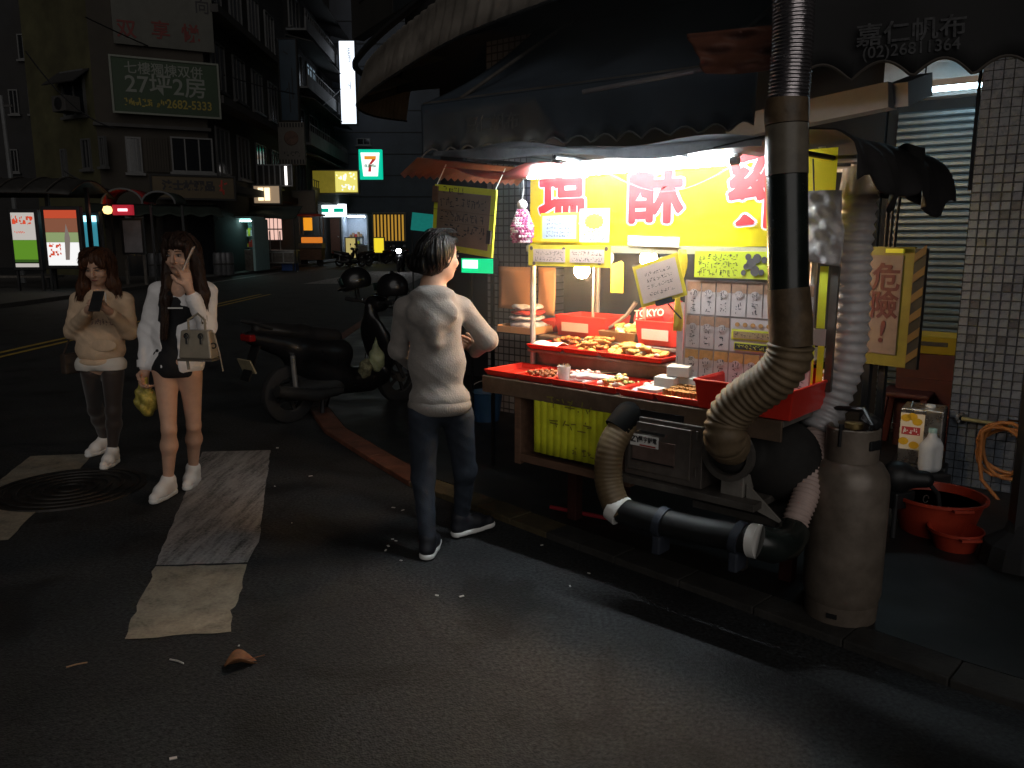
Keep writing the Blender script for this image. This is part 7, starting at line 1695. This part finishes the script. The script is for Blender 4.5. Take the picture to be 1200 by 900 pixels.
HD = mat('hoodie_beige', (.60, .44, .30), .85, var=.07, scale=22, bump=.2, bscale=110)
solid('hoodie', [ell(chest + V((0, 0, -.01)), (.160, .115, .13), .05), ell(waist, (.158, .122, .15), .06), ell(J(118, 412, .05), (.160, .120, .09), .04), cone(neck + V((0, .01, -.05)), shL + V((.015, 0, 0)), .062, .056, .03), cone(neck + V((0, .01, -.05)), shR + V((-.015, 0, 0)), .062, .056, .03), cone(shL, elL, .060, .056, .03), cone(elL, wrL + (elL - wrL) * .12, .056, .038, .03), cone(shR, elR, .060, .056, .03), cone(elR, wrR + (elR - wrR) * .12, .056, .038, .03),
    ell(J(117, 343, .10), (.095, .06, .05), .04), cone(J(107, 346, -.01), J(127, 346, -.01), .035, .035, .03), cutp(J(118, 427, 0), (0, 0, -1))], .0070, HD, rt, wob=cloth_wob(.008, 1.3))
solid('hem_band', [ell(J(118, 423, .05), (.160, .120, .05), .02), cutp(J(118, 418, 0), (0, 0, 1)), cutp(J(118, 428, 0), (0, 0, -1))], .0075, HD, rt)
solid('pocket', [ell(J(121, 405, -.066), (.095, .012, .045), .01)], .007, HD, rt)
for k, px in enumerate((111, 123)): MB().tube([J(px, 343, -.06), J(px - 1 + k * 2, 350, -.11), J(px + 1, 362 - 4 * k, -.125)], .004, 6).build('drawstring', PAPER, rt)
scrawl(MB(), -.075, .075, -.012, .03, 0, random.Random(2), 8, .006).build('chest_print', mat('print_brown', (.16, .10, .08), .8, var=0), rt, fix=False, loc=J(120, 379, -.135), rot=(R(-12), 0, 0))
solid('shorts', [ell(J(118, 426, .05), (.160, .115, .06), .04), cone(J(105, 428, .04), J(106, 434, .04), .088, .088, .03), cone(J(132, 428, .04), J(132, 434, .04), .088, .088, .03), cutp(J(118, 434, 0), (0, 0, -1))], .0075, mat('shorts_white', (.60, .57, .52), .8, var=.06), rt, wob=cloth_wob(.003))
TI = mat('tights_black', (.030, .020, .017), .55, var=.15, sheen=.3)
solid('tights', [cone(hpL, knL, .074, .048, .03), cone(knL, knL.lerp(anL, .35) + V((0, .012, 0)), .047, .049, .03), cone(knL.lerp(anL, .35) + V((0, .012, 0)), anL, .049, .031, .03), cone(hpR, knR, .074, .048, .03), cone(knR, knR.lerp(anR, .35) + V((0, .012, 0)), .047, .049, .03), cone(knR.lerp(anR, .35) + V((0, .012, 0)), anR, .049, .031, .03), cone(anL, anL + V((0, -.01, -.05)), .03, .028, .02), cone(anR, anR + V((0, -.01, -.05)), .03, .028, .02)], .0065, TI, rt)
shoe(rt, V((anL.x + .012, anL.y + .05, .006)), (-.25, -1, 0), SW, WHITEP, .95); shoe(rt, V((anR.x - .005, anR.y + .05, .006)), (.1, -1, 0), SW, WHITEP, .95)
p0 = W(113, 353, -.30)
t = thing('phone', 'dark smartphone held in both hands of the beige hoodie woman', 'phone', p0); t.rotation_euler = (R(-35), 0, 0)
MB().box(-.037, .037, -.004, .005, -.075, .075).build('case', BLACK, t, bevel=.004); MB().box(-.033, .033, .0055, .007, -.068, .068).build('screen', DARKGLASS, t)
p0 = W(88, 425, .06)
t = thing('shoulder_bag', 'slim dark shoulder bag hanging at the hip of the hoodie woman', 'bag', p0, R(60))
MB().box(-.09, .09, -.03, .03, -.07, .07).build('bag_body', mat('bag_brown', (.05, .035, .028), .5, var=.1), t, bevel=.012); MB().tube([(-.08, 0, .06), (-.03, -.05, .22), (.05, -.12, .36)], .006, 6).build('strap', mat('bag_brown', ()), t); MB().box(-.09, .09, -.036, -.031, -.0, .06).build('flap', mat('bag_brown', ()), t)

# ------------------------------------------------------------------ shopper in the grey hoodie, back to the camera
Y0 = 3.86
root = G(515, 650); rt = thing('person', 'shopper in heather grey hoodie and dark jeans turned to the stall', 'person', (root.x, root.y, 0)); ofs = V((-root.x, -root.y, 0))
hc = J(515, 299, .0); r, f, u = frame((.74, .66, -.12))
neck = J(507, 332, .0); chest = J(508, 372, .0); waist = J(512, 425, .02); hips = J(515, 470, .02)
shL, shR = J(474, 362, .0), J(542, 362, .06); elL, wrL = J(467, 410, .10), J(486, 430, .24); elR, wrR = J(571, 398, .12), J(556, 412, .30)
hpL, hpR = J(497, 485, .0), J(536, 485, .06); knL, knR = J(496, 560, .02), J(545, 552, .14); anL = G(501, 655) + ofs + V((0, .02, .115)); anR = G(541, 630) + ofs + V((0, .02, .125))
B = head_prims(hc, r, f, u, 1.0) + [cone(neck, hc + V((-.01, -.005, -.06)), .046, .045, .03), cone(J(507, 345, .0), neck, .07, .05, .04), ell(chest, (.115, .085, .14), .05), ell(waist, (.11, .085, .14), .05), ell(hips, (.135, .105, .1), .05),
    cone(shL, elL, .036, .033, .03), cone(elL, wrL, .032, .024, .02), cone(shR, elR, .036, .033, .03), cone(elR, wrR, .036, .024, .02), cone(hpL, knL, .075, .05, .04), cone(knL, anL, .05, .034, .03), cone(hpR, knR, .075, .05, .04), cone(knR, anR, .05, .034, .03)]
B += hand_prims(wrL, V((.3, .5, .1)), V((.5, -.2, .2)), V((0, 0, 1)), .5) + hand_prims(wrR, V((-.2, .6, .15)), V((-.5, 0, .2)), V((0, 0, 1)), .5)
solid('body', B, .0065, SKIN, rt); face_parts(rt, hc, r, f, u)
HK = hairmat('hair_black', (.005, .0045, .0045))
solid('hair', [ell(hc + (-f) * .022 + V((0, 0, .030)), (.090, .090, .086), .02), ell(hc - f * .05 + V((0, 0, -.02)), (.075, .07, .07), .03), ell(hc + V((-.112, -.035, -.035)), (.038, .042, .045), .004), ell(hc - f * .035 + V((0, 0, -.005)), (.086, .086, .085), .02), cone(hc - f * .06 + V((0, 0, -.05)), hc - f * .10 + V((0, 0, -.06)), .055, .04, .02), ell(hc + f * .035 + u * .075, (.055, .055, .024), .02)], .0062, HK, rt, wob=strands(.0022))
locks(rt, [([hc + f * .05 + V((0, 0, .11)), hc + V((0, -.03, .115)), hc - f * .08 + V((0, -.03, .04)), hc - f * .11 + V((0, -.02, -.03))], .05)], 70, HK, 5)
HG = mat('hoodie_heather', (.23, .208, .19), .9, var=.10, scale=30, bump=.25, bscale=130, sheen=.2)
solid('hoodie', [ell(chest + V((0, 0, -.01)), (.138, .104, .16), .05), ell(waist, (.142, .110, .18), .06), ell(J(515, 466, .02), (.152, .120, .09), .04), cone(neck + V((0, 0, -.06)), shL + V((.012, 0, 0)), .062, .055, .03), cone(neck + V((0, 0, -.06)), shR + V((-.012, 0, 0)), .062, .055, .03), cone(shL, elL, .052, .047, .03), cone(elL, wrL + (elL - wrL) * .1, .047, .036, .03), cone(shR, elR, .053, .050, .03), cone(elR, wrR + (elR - wrR) * .1, .050, .038, .03),
    ell(J(507, 366, -.090), (.120, .038, .070), .045), cone(J(507, 380, -.105), J(509, 400, -.098), .040, .022, .05), ell(J(507, 345, -.045), (.105, .065, .040), .03), cutp(J(515, 481, 0), (0, 0, -1))], .0070, HG, rt, wob=cloth_wob(.0045, 2.2))
solid('hem_band', [ell(J(515, 474, .02), (.158, .127, .075), .02), cutp(J(515, 467, 0), (0, 0, 1)), cutp(J(515, 485, 0), (0, 0, -1))], .0075, mat('hoodie_rib', (.24, .215, .195), .9, var=.08, scale=60, stretch=(6, 6, .3), bump=.4, bscale=40), rt)
DN = mat('jeans_dark', (.018, .024, .036), .8, var=.25, scale=8, bump=.2, bscale=140)
solid('jeans', [ell(hips + V((0, 0, -.01)), (.134, .102, .10), .05), cone(hpL, knL, .082, .058, .04), cone(knL, anL + V((0, 0, .0)), .057, .042, .03), cone(hpR, knR, .082, .058, .04), cone(knR, anR + V((0, 0, .0)), .057, .042, .03), cutp(J(515, 462, 0), (0, 0, 1))], .0075, DN, rt, wob=cloth_wob(.005, .3))
solid('knee_patch', [ell(J(541, 537, .065), (.02, .012, .018), .006)], .005, mat('worn_denim', (.26, .28, .32), .8, var=.2), rt)
SB = mat('shoe_navy', (.012, .013, .018), .6, var=.2)
shoe(rt, V((anL.x - .006, anL.y - .055, .006)), (.12, 1, 0), SB, WHITEP); shoe(rt, V((anR.x - .05, anR.y - .024, .006)), (.90, .40, 0), SB, WHITEP, 1.0, R(7))
scrawl(MB(), -.04, .04, -.02, .02, 0, random.Random(1), 2, .008).build('shoe_print', PAPER, rt, fix=False, loc=V((gr.x + .1, gr.y - .0, .065)) + ofs, rot=(0, 0, R(26))) if 0 else None
# ================================================================== ADDED HAZE standing in for the glow round the stall lamps
def glow_haze():
    m = bpy.data.materials.new('glow_haze_volume'); m.use_nodes = True
    nt = m.node_tree; n = nt.nodes; l = nt.links
    n.remove(n['Principled BSDF'])
    v = n.new('ShaderNodeVolumePrincipled'); v.inputs['Color'].default_value = (.80, .86, .90, 1); v.inputs['Anisotropy'].default_value = .2
    v.inputs['Density'].default_value = .05
    l.new(v.outputs[0], n['Material Output'].inputs['Volume'])
    return m
o = MB().box(.02, 1.62, -.42, 1.15, 1.12, 2.7).build('glow_haze', glow_haze(), loc=CO, rot=(0, 0, CA))
tag(o, 'thin added haze giving the stall lamps their glow under the awning', 'glow_haze', kind='stuff')

# brush and print marks are too small to pick apart stroke by stroke
for o in bpy.data.objects:
    if o.type == 'MESH' and o.name.split('.')[0] in ('handwriting', 'doodle', 'chest_print'): o['kind'] = 'stuff'
